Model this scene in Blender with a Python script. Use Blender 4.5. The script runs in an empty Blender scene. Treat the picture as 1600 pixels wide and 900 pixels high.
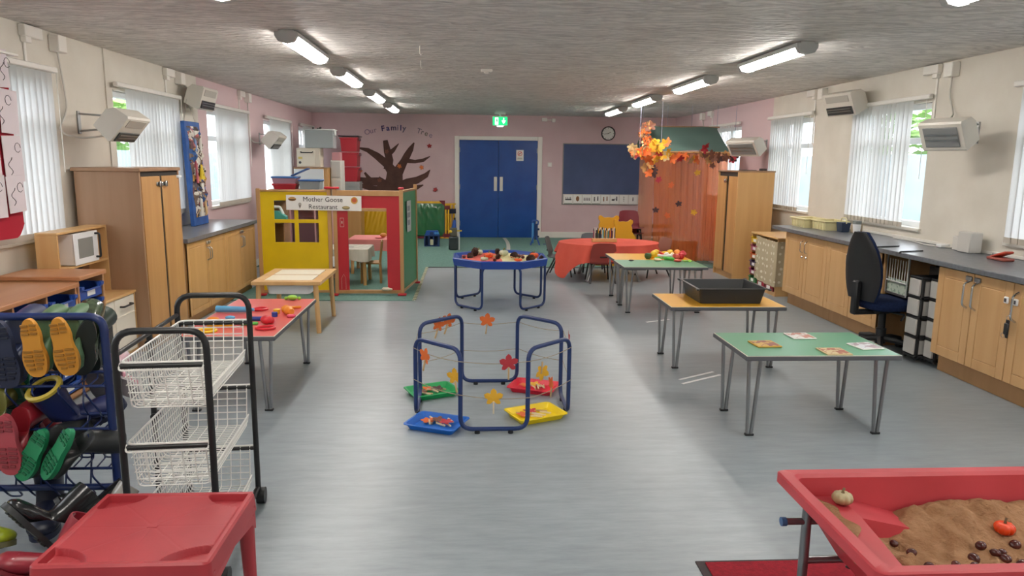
import bpy, math, random
from mathutils import Matrix, Vector
random.seed(7)
SC = bpy.context.scene
COL = SC.collection
PI = math.pi
# ------------------------------------------------------------------ camera
def make_camera():
    f_px, pitch, yaw, roll = 1133.3, .17296, .06068, .01141
    cy, sy, cp, sp = math.cos(yaw), math.sin(yaw), math.cos(pitch), math.sin(pitch)
    fwd = Vector((sy*cp, cy*cp, -sp)); right = Vector((cy, -sy, 0)); up = right.cross(fwd)
    r = right*math.cos(roll) + up*math.sin(roll); u = up*math.cos(roll) - right*math.sin(roll)
    cd = bpy.data.cameras.new('camera'); cam = bpy.data.objects.new('camera', cd); COL.objects.link(cam)
    m = Matrix((r, u, -fwd)).transposed().to_4x4(); m.translation = (0, 0, 1.58)
    cam.matrix_world = m
    cd.sensor_width = 36; cd.lens = f_px/1600*36; cd.clip_start = .02; cd.clip_end = 200
    SC.camera = cam
make_camera()
# ------------------------------------------------------------------ world, exposure
SC.view_settings.view_transform = 'Standard'; SC.view_settings.look = 'None'
SC.view_settings.gamma = 1; SC.view_settings.use_curve_mapping = False
SC.view_settings.exposure = 0.93
SKY = 3.5          # overcast sky
LAMP = 24.0        # luminance of the ceiling diffusers
SC.cycles.max_bounces = 8; SC.cycles.diffuse_bounces = 5; SC.cycles.glossy_bounces = 3
SC.cycles.transparent_max_bounces = 10; SC.cycles.transmission_bounces = 4
SC.cycles.caustics_reflective = False; SC.cycles.caustics_refractive = False
SC.cycles.sample_clamp_indirect = 6
w = bpy.data.worlds.new('overcast'); SC.world = w; w.use_nodes = True
nt = w.node_tree; nt.nodes.clear()
o = nt.nodes.new('ShaderNodeOutputWorld'); b = nt.nodes.new('ShaderNodeBackground')
tc = nt.nodes.new('ShaderNodeTexCoord'); sep = nt.nodes.new('ShaderNodeSeparateXYZ'); ra = nt.nodes.new('ShaderNodeValToRGB')
ra.color_ramp.elements[0].position = .0; ra.color_ramp.elements[0].color = (.88, .94, 1.0, 1)
ra.color_ramp.elements[1].position = .6; ra.color_ramp.elements[1].color = (.96, .98, 1.0, 1)
nt.links.new(tc.outputs['Generated'], sep.inputs[0]); nt.links.new(sep.outputs['Z'], ra.inputs[0])
nt.links.new(ra.outputs[0], b.inputs[0]); nt.links.new(b.outputs[0], o.inputs[0])
b.inputs[1].default_value = SKY
# ------------------------------------------------------------------ materials
def lin(h):
    if isinstance(h, tuple): return h
    h = h.lstrip('#'); v = [int(h[i:i+2], 16)/255 for i in (0, 2, 4)]
    return tuple(c/12.92 if c <= .04045 else ((c+.055)/1.055)**2.4 for c in v)
MATS = {}
def N(nt, t, **k):
    n = nt.nodes.new(t)
    for a, v in k.items(): setattr(n, a, v)
    return n
def mat(name, col='#888888', rough=.5, metal=0., col2=None, scale=8., stretch=(1, 1, 1), bump=0., bscale=None,
        coat=0., emit=0., trans=0., thin=0., detail=4., lo=.35, hi=.65, spec=.5):
    """procedural surface: colour mixed with col2 by object-space noise, optional fine relief"""
    if name in MATS: return MATS[name]
    m = bpy.data.materials.new(name); m.use_nodes = True; nt = m.node_tree
    p = nt.nodes['Principled BSDF']; c = lin(col)
    p.inputs['Roughness'].default_value = rough; p.inputs['Metallic'].default_value = metal
    p.inputs['Coat Weight'].default_value = coat; p.inputs['Specular IOR Level'].default_value = spec
    p.inputs['Coat Roughness'].default_value = .15
    p.inputs['Base Color'].default_value = (*c, 1)
    if trans: p.inputs['Transmission Weight'].default_value = trans
    if emit:
        p.inputs['Emission Color'].default_value = (*c, 1); p.inputs['Emission Strength'].default_value = emit
    if col2 is not None or bump:
        tc = N(nt, 'ShaderNodeTexCoord'); mp = N(nt, 'ShaderNodeMapping'); mp.inputs['Scale'].default_value = stretch
        nt.links.new(tc.outputs['Object'], mp.inputs[0])
    if col2 is not None:
        nz = N(nt, 'ShaderNodeTexNoise'); nz.inputs['Scale'].default_value = scale; nz.inputs['Detail'].default_value = detail
        nt.links.new(mp.outputs[0], nz.inputs['Vector'])
        r = N(nt, 'ShaderNodeValToRGB'); e = r.color_ramp.elements
        e[0].position = lo; e[0].color = (*c, 1); e[1].position = hi; e[1].color = (*lin(col2), 1)
        nt.links.new(nz.outputs['Fac'], r.inputs[0]); nt.links.new(r.outputs[0], p.inputs['Base Color'])
    if bump:
        n2 = N(nt, 'ShaderNodeTexNoise'); n2.inputs['Scale'].default_value = bscale or scale*3; n2.inputs['Detail'].default_value = 3
        nt.links.new(mp.outputs[0], n2.inputs['Vector'])
        bp = N(nt, 'ShaderNodeBump'); bp.inputs['Strength'].default_value = bump; bp.inputs['Distance'].default_value = .01
        nt.links.new(n2.outputs['Fac'], bp.inputs['Height']); nt.links.new(bp.outputs[0], p.inputs['Normal'])
    if thin:   # thin sheet that lets light and sight through
        tr = N(nt, 'ShaderNodeBsdfTransparent'); mx = N(nt, 'ShaderNodeMixShader'); out = nt.nodes['Material Output']
        tr.inputs[0].default_value = (*[.35+.65*x for x in c], 1)
        mx.inputs[0].default_value = thin
        nt.links.new(p.outputs[0], mx.inputs[1]); nt.links.new(tr.outputs[0], mx.inputs[2]); nt.links.new(mx.outputs[0], out.inputs[0])
    MATS[name] = m; return m
def fabric(name, col, transl=.4, thin=0., col2=None, scale=20):
    """cloth: diffuse plus translucent, optionally see-through weave"""
    if name in MATS: return MATS[name]
    m = mat(name, col, .85, col2=col2, scale=scale, stretch=(1, 1, .12) if col2 else (1, 1, 1)); nt = m.node_tree
    p = nt.nodes['Principled BSDF']; out = nt.nodes['Material Output']
    t = N(nt, 'ShaderNodeBsdfTranslucent'); t.inputs[0].default_value = (*lin(col), 1)
    if col2:
        nt.links.new(p.inputs['Base Color'].links[0].from_socket, t.inputs[0])
    mx = N(nt, 'ShaderNodeMixShader'); mx.inputs[0].default_value = transl
    nt.links.new(p.outputs[0], mx.inputs[1]); nt.links.new(t.outputs[0], mx.inputs[2]); last = mx
    if thin:
        tr = N(nt, 'ShaderNodeBsdfTransparent'); m2 = N(nt, 'ShaderNodeMixShader'); m2.inputs[0].default_value = thin
        tr.inputs[0].default_value = (*[.55+.45*x for x in lin(col)], 1)
        nt.links.new(mx.outputs[0], m2.inputs[1]); nt.links.new(tr.outputs[0], m2.inputs[2]); last = m2
    nt.links.new(last.outputs[0], out.inputs[0])
    return m
def wood(name, c1, c2, rough=.4, axis='z', scale=6.):
    st = {'x': (.12, 1.6, 1.6), 'y': (1.6, .12, 1.6), 'z': (1.6, 1.6, .12)}[axis]
    return mat(name, c1, rough, col2=c2, scale=scale, stretch=st, detail=6, lo=.3, hi=.7, bump=.02, bscale=scale*4)
# ------------------------------------------------------------------ mesh builder
def fillet(pts, rad, seg=5, closed=False):
    """round the corners of a polyline"""
    pts = [Vector(p) for p in pts]; n = len(pts); out = []
    for i, p in enumerate(pts):
        if not closed and i in (0, n-1): out.append(p); continue
        a, c = pts[i-1], pts[(i+1) % n]; u = a-p; v = c-p
        ang = u.angle(v, PI)
        if ang > PI-.02 or rad == 0: out.append(p); continue
        d = min(rad/math.tan(ang/2), u.length*.49, v.length*.49)
        p0 = p+u.normalized()*d; p1 = p+v.normalized()*d
        for k in range(seg+1):
            t = k/seg; out.append(p0*(1-t)**2 + p*2*t*(1-t) + p1*t*t)
    return out
class MB:
    def __init__(s): s.v = []; s.f = []
    def add(s, vs, fs, M=None):
        b = len(s.v)
        s.v += [tuple(M @ Vector(v)) if M else tuple(v) for v in vs]
        s.f += [tuple(b+i for i in f) for f in fs]; return s
    def bx(s, x0, x1, y0, y1, z0, z1, bev=0, M=None):
        if x1 < x0: x0, x1 = x1, x0
        if y1 < y0: y0, y1 = y1, y0
        if z1 < z0: z0, z1 = z1, z0
        if not bev:
            v = [(x, y, z) for x in (x0, x1) for y in (y0, y1) for z in (z0, z1)]
            return s.add(v, [(0, 1, 3, 2), (4, 6, 7, 5), (0, 4, 5, 1), (2, 3, 7, 6), (0, 2, 6, 4), (1, 5, 7, 3)], M)
        bev = min(bev, (x1-x0)*.45, (y1-y0)*.45, (z1-z0)*.45)
        lo, hi = (x0, y0, z0), (x1, y1, z1); v = []; ix = {}
        for sx in (0, 1):
            for sy in (0, 1):
                for sz in (0, 1):
                    sg = (sx, sy, sz)
                    for a in range(3):   # vertex lying on the face with normal axis a
                        c = [(hi if sg[k] else lo)[k] + (0 if k == a else (-bev if sg[k] else bev)) for k in range(3)]
                        ix[sg, a] = len(v); v.append(tuple(c))
        f = []
        for a in range(3):
            b_, c_ = (a+1) % 3, (a+2) % 3
            for sa in (0, 1):
                q = []
                for sb, sc in ((0, 0), (1, 0), (1, 1), (0, 1)):
                    sg = [0]*3; sg[a] = sa; sg[b_] = sb; sg[c_] = sc; q.append(ix[tuple(sg), a])
                f.append(tuple(q if sa else q[::-1]))
            for sb in (0, 1):       # edges running along a
                for sc in (0, 1):
                    g0 = [0]*3; g0[b_] = sb; g0[c_] = sc; g1 = list(g0); g1[a] = 1
                    q = (ix[tuple(g0), b_], ix[tuple(g1), b_], ix[tuple(g1), c_], ix[tuple(g0), c_])
                    f.append(q if sb != sc else q[::-1])
        for sx in (0, 1):
            for sy in (0, 1):
                for sz in (0, 1):
                    t = [ix[(sx, sy, sz), a] for a in range(3)]
                    f.append(tuple(t if (sx+sy+sz) % 2 else t[::-1]))
        return s.add(v, f, M)
    def box(s, c, d, bev=0, M=None):
        return s.bx(c[0]-d[0]/2, c[0]+d[0]/2, c[1]-d[1]/2, c[1]+d[1]/2, c[2]-d[2]/2, c[2]+d[2]/2, bev, M)
    def tube(s, pts, r, n=8, closed=False, flat=1.):
        pts = [Vector(p) for p in pts]; m = len(pts); rs = r if isinstance(r, (list, tuple)) else [r]*m
        tg = []
        for i in range(m):
            if closed: t = pts[(i+1) % m]-pts[i-1]
            else: t = pts[min(i+1, m-1)]-pts[max(i-1, 0)]
            tg.append(t.normalized() if t.length > 1e-9 else Vector((0, 0, 1)))
        ref = Vector((0, 0, 1)) if abs(tg[0].z) < .9 else Vector((1, 0, 0))
        a = (ref-tg[0]*ref.dot(tg[0])).normalized(); v = []; f = []
        for i in range(m):
            a = a-tg[i]*a.dot(tg[i])
            a = a.normalized() if a.length > 1e-6 else tg[i].orthogonal().normalized()
            b = tg[i].cross(a)
            for k in range(n):
                th = 2*PI*k/n; v.append(pts[i]+(a*math.cos(th)*flat+b*math.sin(th))*rs[i])
        for i in range(m if closed else m-1):
            j = (i+1) % m
            for k in range(n):
                l = (k+1) % n; f.append((i*n+k, i*n+l, j*n+l, j*n+k))
        if not closed:
            f.append(tuple(range(n))[::-1]); f.append(tuple((m-1)*n+k for k in range(n)))
        return s.add(v, f)
    def cyl(s, p0, p1, r, r2=None, n=14): return s.tube([p0, p1], [r, r if r2 is None else r2], n)
    def lathe(s, prof, n=20, M=None):
        v = []; f = []
        for (r, z) in prof:
            for k in range(n): v.append((r*math.cos(2*PI*k/n), r*math.sin(2*PI*k/n), z))
        for i in range(len(prof)-1):
            for k in range(n):
                l = (k+1) % n; f.append((i*n+k, i*n+l, (i+1)*n+l, (i+1)*n+k))
        f.append(tuple(range(n))[::-1]); f.append(tuple((len(prof)-1)*n+k for k in range(n)))
        return s.add(v, f, M)
    def prism(s, poly, axis, a, b, M=None):
        """polygon given in the two other axes (x,y,z order), extruded from a to b"""
        def P(p, t):
            return {'x': (t, p[0], p[1]), 'y': (p[0], t, p[1]), 'z': (p[0], p[1], t)}[axis]
        n = len(poly); v = [P(p, a) for p in poly]+[P(p, b) for p in poly]
        f = [tuple(range(n))[::-1], tuple(range(n, 2*n))]+[(i, (i+1) % n, n+(i+1) % n, n+i) for i in range(n)]
        return s.add(v, f, M)
    def loft(s, rings, caps=(True, True), M=None, close=True):
        n = len(rings[0]); v = [p for r in rings for p in r]; f = []
        for i in range(len(rings)-1):
            for k in range(n if close else n-1):
                l = (k+1) % n; f.append((i*n+k, i*n+l, (i+1)*n+l, (i+1)*n+k))
        if caps[0]: f.append(tuple(range(n))[::-1])
        if caps[1]: f.append(tuple((len(rings)-1)*n+k for k in range(n)))
        return s.add(v, f, M)
    def ball(s, c, r, n=12, m=8, M=None):
        r = r if isinstance(r, (list, tuple)) else (r, r, r); v = []; f = []
        v.append((c[0], c[1], c[2]-r[2]))
        for i in range(1, m):
            t = -PI/2+PI*i/m
            for k in range(n):
                a = 2*PI*k/n; v.append((c[0]+r[0]*math.cos(t)*math.cos(a), c[1]+r[1]*math.cos(t)*math.sin(a), c[2]+r[2]*math.sin(t)))
        v.append((c[0], c[1], c[2]+r[2])); e = len(v)-1
        for k in range(n): f.append((0, 1+(k+1) % n, 1+k))
        for i in range(m-2):
            for k in range(n):
                l = (k+1) % n; f.append((1+i*n+k, 1+i*n+l, 1+(i+1)*n+l, 1+(i+1)*n+k))
        for k in range(n): f.append((1+(m-2)*n+k, 1+(m-2)*n+(k+1) % n, e))
        return s.add(v, f, M)
    def sheet(s, fn, nu, nv, th=0):
        """surface fn(u,v) on a grid; th: thickness along z-ish offset given by fn normal estimate"""
        P = [[Vector(fn(i/nu, j/nv)) for j in range(nv+1)] for i in range(nu+1)]
        v = []; f = []; W = nv+1
        for i in range(nu+1):
            for j in range(nv+1): v.append(P[i][j])
        for i in range(nu):
            for j in range(nv): f.append((i*W+j, (i+1)*W+j, (i+1)*W+j+1, i*W+j+1))
        if th:
            b = len(v)
            for i in range(nu+1):
                for j in range(nv+1):
                    du = P[min(i+1, nu)][j]-P[max(i-1, 0)][j]; dv = P[i][min(j+1, nv)]-P[i][max(j-1, 0)]
                    nn = du.cross(dv); nn = nn.normalized() if nn.length > 1e-12 else Vector((0, 0, 1)); v.append(P[i][j]-nn*th)
            f += [tuple(b+k for k in q)[::-1] for q in f[:nu*nv]]
            rim = [(i, 0) for i in range(nu)]+[(nu, j) for j in range(nv)]+[(i, nv) for i in range(nu, 0, -1)]+[(0, j) for j in range(nv, 0, -1)]
            for k in range(len(rim)):
                p = rim[k][0]*W+rim[k][1]; q = rim[(k+1) % len(rim)]; q = q[0]*W+q[1]; f.append((q, p, b+p, b+q))
        return s.add(v, f)
    def mesh(s, name, m, smooth=True, ang=40):
        me = bpy.data.meshes.new(name); me.from_pydata(s.v, [], s.f); me.validate(clean_customdata=False)
        if smooth and me.polygons:
            me.polygons.foreach_set('use_smooth', [True]*len(me.polygons)); me.set_sharp_from_angle(angle=math.radians(ang))
        if m: me.materials.append(m)
        me.update(); return me
    def build(s, name, m, parent=None, loc=(0, 0, 0), rot=(0, 0, 0), smooth=True, ang=40):
        o = bpy.data.objects.new(name, s.mesh(name, m, smooth, ang)); COL.objects.link(o)
        o.location = loc; o.rotation_euler = rot
        if parent: o.parent = parent
        return o
def tag(o, label=None, cat=None, group=None, kind=None):
    if label: o['label'] = label
    if cat: o['category'] = cat
    if group: o['group'] = group
    if kind: o['kind'] = kind
    return o
def thing(name, label, cat, loc=(0, 0, 0), rz=0, group=None):
    o = bpy.data.objects.new(name, None); COL.objects.link(o); o.empty_display_size = .05
    o.location = loc; o.rotation_euler = (0, 0, rz) if not isinstance(rz, tuple) else rz
    return tag(o, label, cat, group)
def struct(name, mb, m, parent=None, loc=(0, 0, 0)):
    o = mb.build(name, m, parent, loc)
    if not parent: o['kind'] = 'structure'
    return o
KIDS = {}
def dup(root, loc=None, rot=None, label=None, group=None):
    """copy of a thing with copies of its parts and sub-parts"""
    r = root.copy(); COL.objects.link(r)
    if loc is not None: r.location = loc
    if rot is not None: r.rotation_euler = rot if isinstance(rot, tuple) else (0, 0, rot)
    if label: r['label'] = label
    if group: r['group'] = group
    for ch in list(root.children):
        c = ch.copy(); COL.objects.link(c); c.parent = r
        for g in list(ch.children):
            d = g.copy(); COL.objects.link(d); d.parent = c
    return r
def inst(name, me, parent=None, loc=(0, 0, 0), rot=(0, 0, 0), sc=None):
    o = bpy.data.objects.new(name, me); COL.objects.link(o); o.location = loc; o.rotation_euler = rot
    if sc: o.scale = sc if isinstance(sc, tuple) else (sc, sc, sc)
    if parent: o.parent = parent
    return o
def text(name, s, size, m, parent, loc, rot=(PI/2, 0, 0), depth=.0015, align='CENTER', bold=0.):
    cu = bpy.data.curves.new(name, 'FONT'); cu.body = s; cu.size = size; cu.extrude = depth; cu.offset = bold
    cu.align_x = align; cu.align_y = 'CENTER'; cu.resolution_u = 3
    t = bpy.data.objects.new('tmp_text', cu); COL.objects.link(t)
    dg = bpy.context.evaluated_depsgraph_get(); me = bpy.data.meshes.new_from_object(t.evaluated_get(dg))
    bpy.data.objects.remove(t); me.name = name; me.materials.clear(); me.materials.append(m)
    return inst(name, me, parent, loc, rot)
# ================================================================== the room
XL, XR, D, H, Y0 = -3.15, 4.28, 15.15, 2.5, -3.0
def two_paint(name, y_edge):
    """cream paint, pink beyond y_edge; scuffed"""
    m = mat(name, '#d8d3c8', .6, col2='#cec8bc', scale=2.2, bump=.03, bscale=60); nt = m.node_tree
    p = nt.nodes['Principled BSDF']; src = p.inputs['Base Color'].links[0].from_socket
    tc = N(nt, 'ShaderNodeTexCoord'); se = N(nt, 'ShaderNodeSeparateXYZ'); nt.links.new(tc.outputs['Object'], se.inputs[0])
    gt = N(nt, 'ShaderNodeMath', operation='GREATER_THAN'); gt.inputs[1].default_value = y_edge
    nt.links.new(se.outputs['Y'], gt.inputs[0])
    mx = N(nt, 'ShaderNodeMix', data_type='RGBA'); nt.links.new(gt.outputs[0], mx.inputs[0])
    nt.links.new(src, mx.inputs[6]); mx.inputs[7].default_value = (*lin('#d0b6b9'), 1)
    nt.links.new(mx.outputs[2], p.inputs['Base Color']); return m
M_WL = two_paint('paint_left', 8.87); M_WR = two_paint('paint_right', 10.25)
M_PINK = mat('paint_pink', '#d0b6b9', .6, col2='#c9adb1', scale=2, bump=.03, bscale=60)
M_WHITE = mat('white_gloss', '#e4e1da', .35); M_UPVC = mat('white_upvc', '#e9ebec', .3)
def floor_mat():
    m = mat('grey_vinyl', '#7f8c94', .33, bump=0); nt = m.node_tree; p = nt.nodes['Principled BSDF']
    tc = N(nt, 'ShaderNodeTexCoord'); mp = N(nt, 'ShaderNodeMapping'); mp.inputs['Scale'].default_value = (1.3, 6, 1)
    nt.links.new(tc.outputs['Object'], mp.inputs[0])
    n1 = N(nt, 'ShaderNodeTexNoise'); n1.inputs['Scale'].default_value = 3; n1.inputs['Detail'].default_value = 8; n1.inputs['Roughness'].default_value = .65
    nt.links.new(mp.outputs[0], n1.inputs['Vector'])
    r = N(nt, 'ShaderNodeValToRGB'); e = r.color_ramp.elements
    e[0].position = .3; e[0].color = (*lin('#858f95'), 1); e[1].position = .72; e[1].color = (*lin('#9ca6ab'), 1)
    nt.links.new(n1.outputs['Fac'], r.inputs[0])
    # large scuffs and polished wear
    n2 = N(nt, 'ShaderNodeTexNoise'); n2.inputs['Scale'].default_value = .9; n2.inputs['Detail'].default_value = 6
    nt.links.new(tc.outputs['Object'], n2.inputs['Vector'])
    r2 = N(nt, 'ShaderNodeMapRange'); r2.inputs['From Min'].default_value = .35; r2.inputs['From Max'].default_value = .7
    r2.inputs['To Min'].default_value = .9; r2.inputs['To Max'].default_value = 1.08; nt.links.new(n2.outputs['Fac'], r2.inputs[0])
    mx = N(nt, 'ShaderNodeVectorMath', operation='SCALE'); nt.links.new(r.outputs[0], mx.inputs[0]); nt.links.new(r2.outputs[0], mx.inputs['Scale'])
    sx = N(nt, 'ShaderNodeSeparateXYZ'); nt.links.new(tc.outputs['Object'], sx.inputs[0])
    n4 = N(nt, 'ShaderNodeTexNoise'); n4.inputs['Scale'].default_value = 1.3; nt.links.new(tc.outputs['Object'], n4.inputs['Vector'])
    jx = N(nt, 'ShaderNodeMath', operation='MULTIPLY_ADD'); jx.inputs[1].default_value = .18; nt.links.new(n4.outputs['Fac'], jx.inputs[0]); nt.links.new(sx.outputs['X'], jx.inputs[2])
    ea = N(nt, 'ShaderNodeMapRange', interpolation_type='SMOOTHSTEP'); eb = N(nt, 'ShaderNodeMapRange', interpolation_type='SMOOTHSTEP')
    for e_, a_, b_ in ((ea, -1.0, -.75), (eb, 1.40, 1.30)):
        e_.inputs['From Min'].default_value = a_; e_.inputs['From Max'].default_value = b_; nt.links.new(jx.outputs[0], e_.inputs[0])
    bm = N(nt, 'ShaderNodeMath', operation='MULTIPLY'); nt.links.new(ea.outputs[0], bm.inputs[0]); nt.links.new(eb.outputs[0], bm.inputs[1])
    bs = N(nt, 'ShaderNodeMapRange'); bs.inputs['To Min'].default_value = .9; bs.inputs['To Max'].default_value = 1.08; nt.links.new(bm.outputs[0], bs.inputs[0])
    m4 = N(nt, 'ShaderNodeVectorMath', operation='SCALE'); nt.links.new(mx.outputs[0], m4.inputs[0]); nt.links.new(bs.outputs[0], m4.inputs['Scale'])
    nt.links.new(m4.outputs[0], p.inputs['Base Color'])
    r3 = N(nt, 'ShaderNodeMapRange'); r3.inputs['To Min'].default_value = .24; r3.inputs['To Max'].default_value = .48
    nt.links.new(n1.outputs['Fac'], r3.inputs[0]); nt.links.new(r3.outputs[0], p.inputs['Roughness'])
    bp = N(nt, 'ShaderNodeBump'); bp.inputs['Strength'].default_value = .06; bp.inputs['Distance'].default_value = .02
    nt.links.new(n2.outputs['Fac'], bp.inputs['Height']); nt.links.new(bp.outputs[0], p.inputs['Normal'])
    return m
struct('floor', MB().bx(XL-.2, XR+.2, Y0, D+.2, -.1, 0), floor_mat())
def ceiling_mat():
    m = mat('swirled_plaster', '#a9a5a0', .62); nt = m.node_tree; p = nt.nodes['Principled BSDF']
    tc = N(nt, 'ShaderNodeTexCoord'); mp = N(nt, 'ShaderNodeMapping'); mp.inputs['Scale'].default_value = (.8, 1.5, 1)
    nt.links.new(tc.outputs['Object'], mp.inputs[0])
    n1 = N(nt, 'ShaderNodeTexNoise'); n1.inputs['Scale'].default_value = 2.2; n1.inputs['Detail'].default_value = 6; n1.inputs['Roughness'].default_value = .55; n1.inputs['Distortion'].default_value = 2.2
    nt.links.new(mp.outputs[0], n1.inputs['Vector'])
    wv = N(nt, 'ShaderNodeTexWave', wave_type='RINGS'); wv.inputs['Scale'].default_value = 2.4; wv.inputs['Distortion'].default_value = 14; wv.inputs['Detail'].default_value = 3; wv.inputs['Detail Scale'].default_value = 1.6
    nt.links.new(mp.outputs[0], wv.inputs['Vector'])
    ad = N(nt, 'ShaderNodeMath', operation='ADD'); nt.links.new(n1.outputs['Fac'], ad.inputs[0])
    sc = N(nt, 'ShaderNodeMath', operation='MULTIPLY'); sc.inputs[1].default_value = .35; nt.links.new(wv.outputs['Fac'], sc.inputs[0]); nt.links.new(sc.outputs[0], ad.inputs[1])
    bp = N(nt, 'ShaderNodeBump'); bp.inputs['Strength'].default_value = .9; bp.inputs['Distance'].default_value = .05
    nt.links.new(ad.outputs[0], bp.inputs['Height']); nt.links.new(bp.outputs[0], p.inputs['Normal'])
    r = N(nt, 'ShaderNodeValToRGB'); e = r.color_ramp.elements
    e[0].position = .4; e[0].color = (*lin('#c6c3c0'), 1); e[1].position = .85; e[1].color = (*lin('#e6e3df'), 1)
    nt.links.new(ad.outputs[0], r.inputs[0]); nt.links.new(r.outputs[0], p.inputs['Base Color'])
    return m
struct('ceiling', MB().bx(XL-.2, XR+.2, Y0, D+.2, H, H+.1), ceiling_mat())
WZ0, WZ1 = .99, 2.17
WL = [(-1.2, .2), (2.1, 3.45), (4.45, 5.77), (6.82, 8.16), (9.16, 10.62), (11.62, 13.1), (13.95, 15.0)]
WR = [(-.9, .5), (1.8, 3.1), (4.2, 5.5), (6.66, 7.98), (8.97, 10.2), (11.42, 12.75)]
def side_wall(name, x0, x1, wins, m):
    b = MB(); ys = [Y0]+[y for wn in wins for y in wn]+[D]
    for i in range(0, len(ys), 2): b.bx(x0, x1, ys[i], ys[i+1], 0, H)
    for a, c in wins:
        b.bx(x0, x1, a, c, 0, WZ0); b.bx(x0, x1, a, c, WZ1, H)
    struct(name, b, m)
side_wall('wall_left', XL-.16, XL, WL, M_WL); side_wall('wall_right', XR, XR+.16, WR, M_WR)
struct('wall_far', MB().bx(XL-.16, XR+.16, D, D+.16, 0, H), M_PINK)
struct('wall_near', MB().bx(XL-.16, XR+.16, Y0-.16, Y0, 0, H), mat('paint_cream', '#d8d3c8', .6, col2='#cec8bc', scale=2))
M_CARPET = mat('teal_carpet', '#6f9088', .95, col2='#62837c', scale=40, bump=.25, bscale=220, spec=.1)
struct('carpet', MB().bx(-2.66, -.62, 8.17, 10.8, 0, .008).bx(XL, 3.9, 10.8, D-.002, 0, .008), M_CARPET)
struct('trim_1', MB().bx(-.6, 3.9, 10.785, 10.81, .0, .011), mat('strip_grey', '#4c5654', .5))
# cover strips over the wall joints
for i, (y, x) in enumerate(((6.72, XL),)):
    struct('trim_2', MB().bx(x, x+.012, y-.03, y+.03, 0, H, .003), M_WL)
struct('trim_3', MB().bx(-1.0, -.94, D-.002, D, 0, H), M_PINK)
struct('trim_4', MB().bx(3.5, 3.56, D-.01, D, 0, H, .003), M_PINK)
struct('trim_5', MB().bx(XL, XL+.012, 3.9, 3.95, 0, H, .003), M_WL)
struct('baseboard_far', MB().bx(-2.4, -.29, D-.02, D, 0, .13, .004).bx(1.51, XR, D-.02, D, 0, .13, .004), M_WHITE)
struct('baseboard_left', MB().bx(XL, XL+.018, Y0, D, 0, .1, .004), M_WHITE)
struct('baseboard_right', MB().bx(XR-.018, XR, Y0, D, 0, .1, .004), M_WHITE)
# ------------------------------------------------------------------ windows
def glass_mat():
    m = bpy.data.materials.new('window_glass'); m.use_nodes = True; nt = m.node_tree; nt.nodes.clear()
    out = N(nt, 'ShaderNodeOutputMaterial'); g = N(nt, 'ShaderNodeBsdfGlossy'); t = N(nt, 'ShaderNodeBsdfTransparent')
    g.inputs['Roughness'].default_value = .02; lw = N(nt, 'ShaderNodeLayerWeight'); fr = N(nt, 'ShaderNodeMath', operation='MULTIPLY'); fr.inputs[1].default_value = .22; nt.links.new(lw.outputs['Facing'], fr.inputs[0]); mx = N(nt, 'ShaderNodeMixShader')
    t.inputs[0].default_value = (.95, .96, .97, 1)
    nt.links.new(fr.outputs[0], mx.inputs[0]); nt.links.new(t.outputs[0], mx.inputs[1]); nt.links.new(g.outputs[0], mx.inputs[2]); nt.links.new(mx.outputs[0], out.inputs[0])
    return m
M_GLASS = glass_mat()
M_SILL = mat('sill_white', '#dedbd3', .4)
def window(n, xin, sgn, a, c):
    """sgn: direction from the wall's inner face to outdoors"""
    r = bpy.data.objects.new('window_%d' % n, None); COL.objects.link(r); r['kind'] = 'structure'; r.location = (xin, (a+c)/2, WZ0)
    w = (c-a)/2; h = WZ1-WZ0; x0, x1 = sgn*.07, sgn*.14; b = MB(); t = .055
    b.bx(x0, x1, -w, w, 0, t, .005).bx(x0, x1, -w, w, h-t, h, .005).bx(x0, x1, -w, -w+t, t, h-t, .005).bx(x0, x1, w-t, w, t, h-t, .005)
    b.bx(x0, x1, -.035, .035, t, h-t, .005)
    b.bx(x0, x1, -w+t, -.035, .80, .86, .005).bx(x0, x1, .035, w-t, .80, .86, .005)
    b.build('frame', M_UPVC, r)
    for s in (-1, 1):
        ya, yb = (s*.035, s*(w-t))
        for za, zb in ((t, .80), (.86, h-t)):
            MB().bx(sgn*.1, sgn*.106, ya, yb, za, zb).build('pane', M_GLASS, r)
    MB().bx(-sgn*.03, sgn*.07, -w-.03, w+.03, -.03, .004, .006).build('sill', M_SILL, r)
n = 1
for a, c in WL: window(n, XL, -1, a, c); n += 1
for a, c in WR: window(n, XR, 1, a, c); n += 1
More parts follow.
